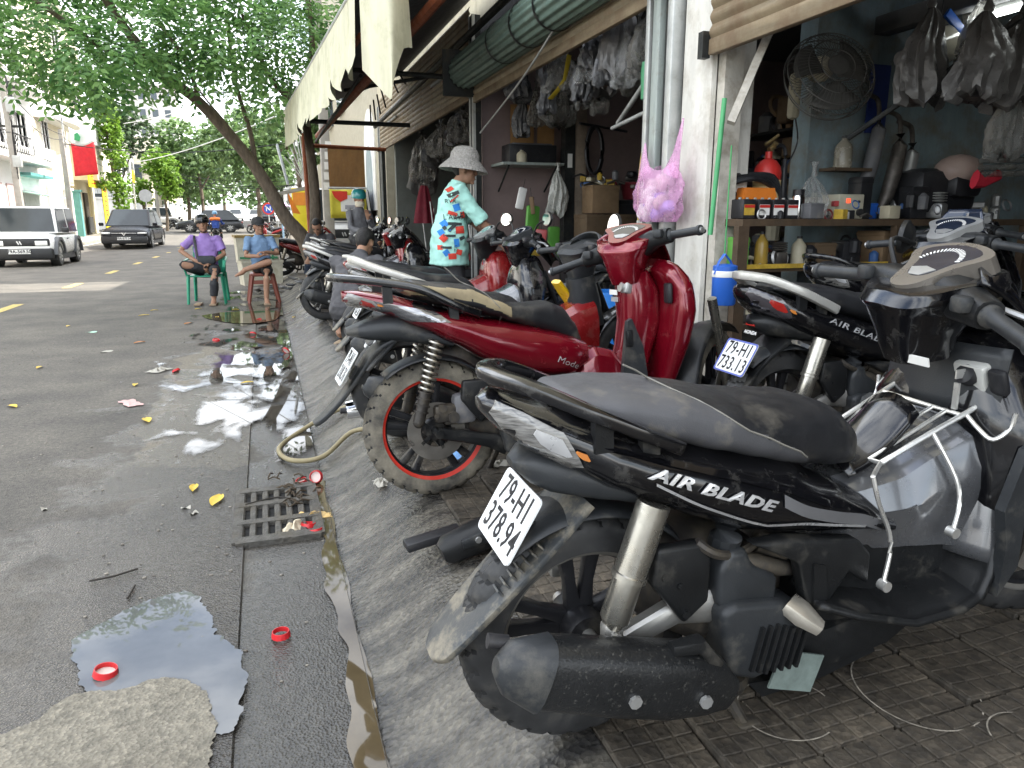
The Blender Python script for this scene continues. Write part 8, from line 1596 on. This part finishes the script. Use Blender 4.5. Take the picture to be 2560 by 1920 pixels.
# loose exhaust on the ground between the two near bikes
t = thing('loose_muffler', 'black muffler lying on the pavers between the two near bikes', 'muffler', (.62, 2.14, .235), (0, -.12, .12))
mb = MB(); mb.sweep([(-.15, 0, -.02), (-.13, 0, -.015), (-.02, 0, .0), (.12, 0, .02), (.22, 0, .045), (.30, 0, .07)], [(.03, .03), (.045, .045), (.055, .05), (.05, .045), (.035, .035), (.02, .02)], 18, p=2.8); mb.build('can', MTK, t)
mb = MB(); mb.sweep([(-.09, -.045, .01), (.02, -.056, .022), (.14, -.05, .03)], [(.012, .016), (.012, .026), (.01, .012)], 10, p=3); hs = mb.build('heat_shield', MTG, t); mb = MB(); bolt(mb, (-.04, -.062, .02), .011); mb.build('bolt', SILV, hs); mb = MB(); mb.tube([(.30, 0, .07), (.4, .05, .08), (.5, .1, .04)], .014, 8, 4); mb.build('pipe', ENGM, t)
mb = MB(); mb.rbox((-.13, .14, -.03), (.2, .06, .03), .006); mb.build('bracket', BLACKP, t)
t = thing('chrome_muffler', 'short chrome muffler end sticking out behind the muddy wheel', 'muffler', (.33, 3.55, .33)); mb = MB(); mb.sweep([(0, 0, 0), (.1, 0, .01), (.5, 0, .05)], [.045, .05, .04], 18); mb.build('can', CHROME, t); mb = MB(); mb.cyl((-.03, 0, 0), (.02, 0, 0), .015); mb.build('outlet', BLACKP, t)
# foam boxes behind the seated men
FOAM = mat('dirty foam box', (.5, .47, .38), .85, var=.15, dust=.4, dcol=(.28, .24, .15))
t = thing('foam_box', 'big dirty foam box under another behind the seated men', 'box', (-.1, 15.4, 0), .2); mb = MB(); mb.box((0, 0, .24), (.72, .5, .48), taper=(1.08, 1.08)); mb.build('body', FOAM, t); mb = MB(); mb.box((0, 0, .46), (.80, .57, .05)); mb.build('rim', FOAM, t)
t = thing('foam_box', 'taped foam box stacked on top behind the seated men', 'box', (-.14, 15.4, .49), .12); mb = MB(); mb.box((0, 0, .22), (.76, .52, .44), taper=(1.05, 1.05)); mb.build('body', FOAM, t); mb = MB(); mb.box((.26, 0, .2), (.03, .56, .38)).box((0, -.275, .05), (.7, .02, .04)); mb.build('green_tape', mat('green tape', (.03, .2, .09), .5), t); mb = MB(); mb.box((0, 0, .46), (.84, .6, .05)); mb.build('lid', mat('brown tape', (.25, .17, .05), .5, var=.4), t)
rr = random.Random(17)
for i in range(14):
    x, y = .3+rr.uniform(-.5, .35), 13.6+rr.uniform(-.7, .9); mb = MB(); mb.rbox((0, 0, .02), (rr.uniform(.15, .4), rr.uniform(.05, .12), .03), .012); mb.cyl((-.1, 0, .03), (.12, .03, .04), .012); o = mb.build('scrap_part', (BLACKP, GREYP, OILY)[i % 3], None, 40, loc=(x, y, ground(x, y)+.01), rot=(0, rr.uniform(-.1, .1), rr.uniform(0, 3))); tag(o, 'scrap plastic panel in the heap at the tree foot', 'scrap', 'scrap parts at the tree foot')
# chalk rings and oil stains on the pavers
CHALK = mat('chalk scuff', (.3, .27, .22), .9, var=.5, scale=30, dust=.5, dcol=(.05, .045, .04), dscale=40)
for i, (x, y, r) in enumerate(((1.02, 1.13, .10), (1.33, 1.08, .13), (.9, .82, .12), (1.42, .86, .09))):
    mb = MB(); n = 60
    vs = [((r+w)*cos(2*pi*k/n)*1.05, (r+w)*sin(2*pi*k/n), 0) for w in (-.0016, .0016) for k in range(n)]
    mb.add(vs, [(k, (k+1) % n, n+(k+1) % n, n+k) for k in range(int(n*.8))]); o = mb.build('chalk_ring', CHALK, None, 0, loc=(x, y, ground(x)+.009), rot=(0, -.048, i*1.3)); struct(o)
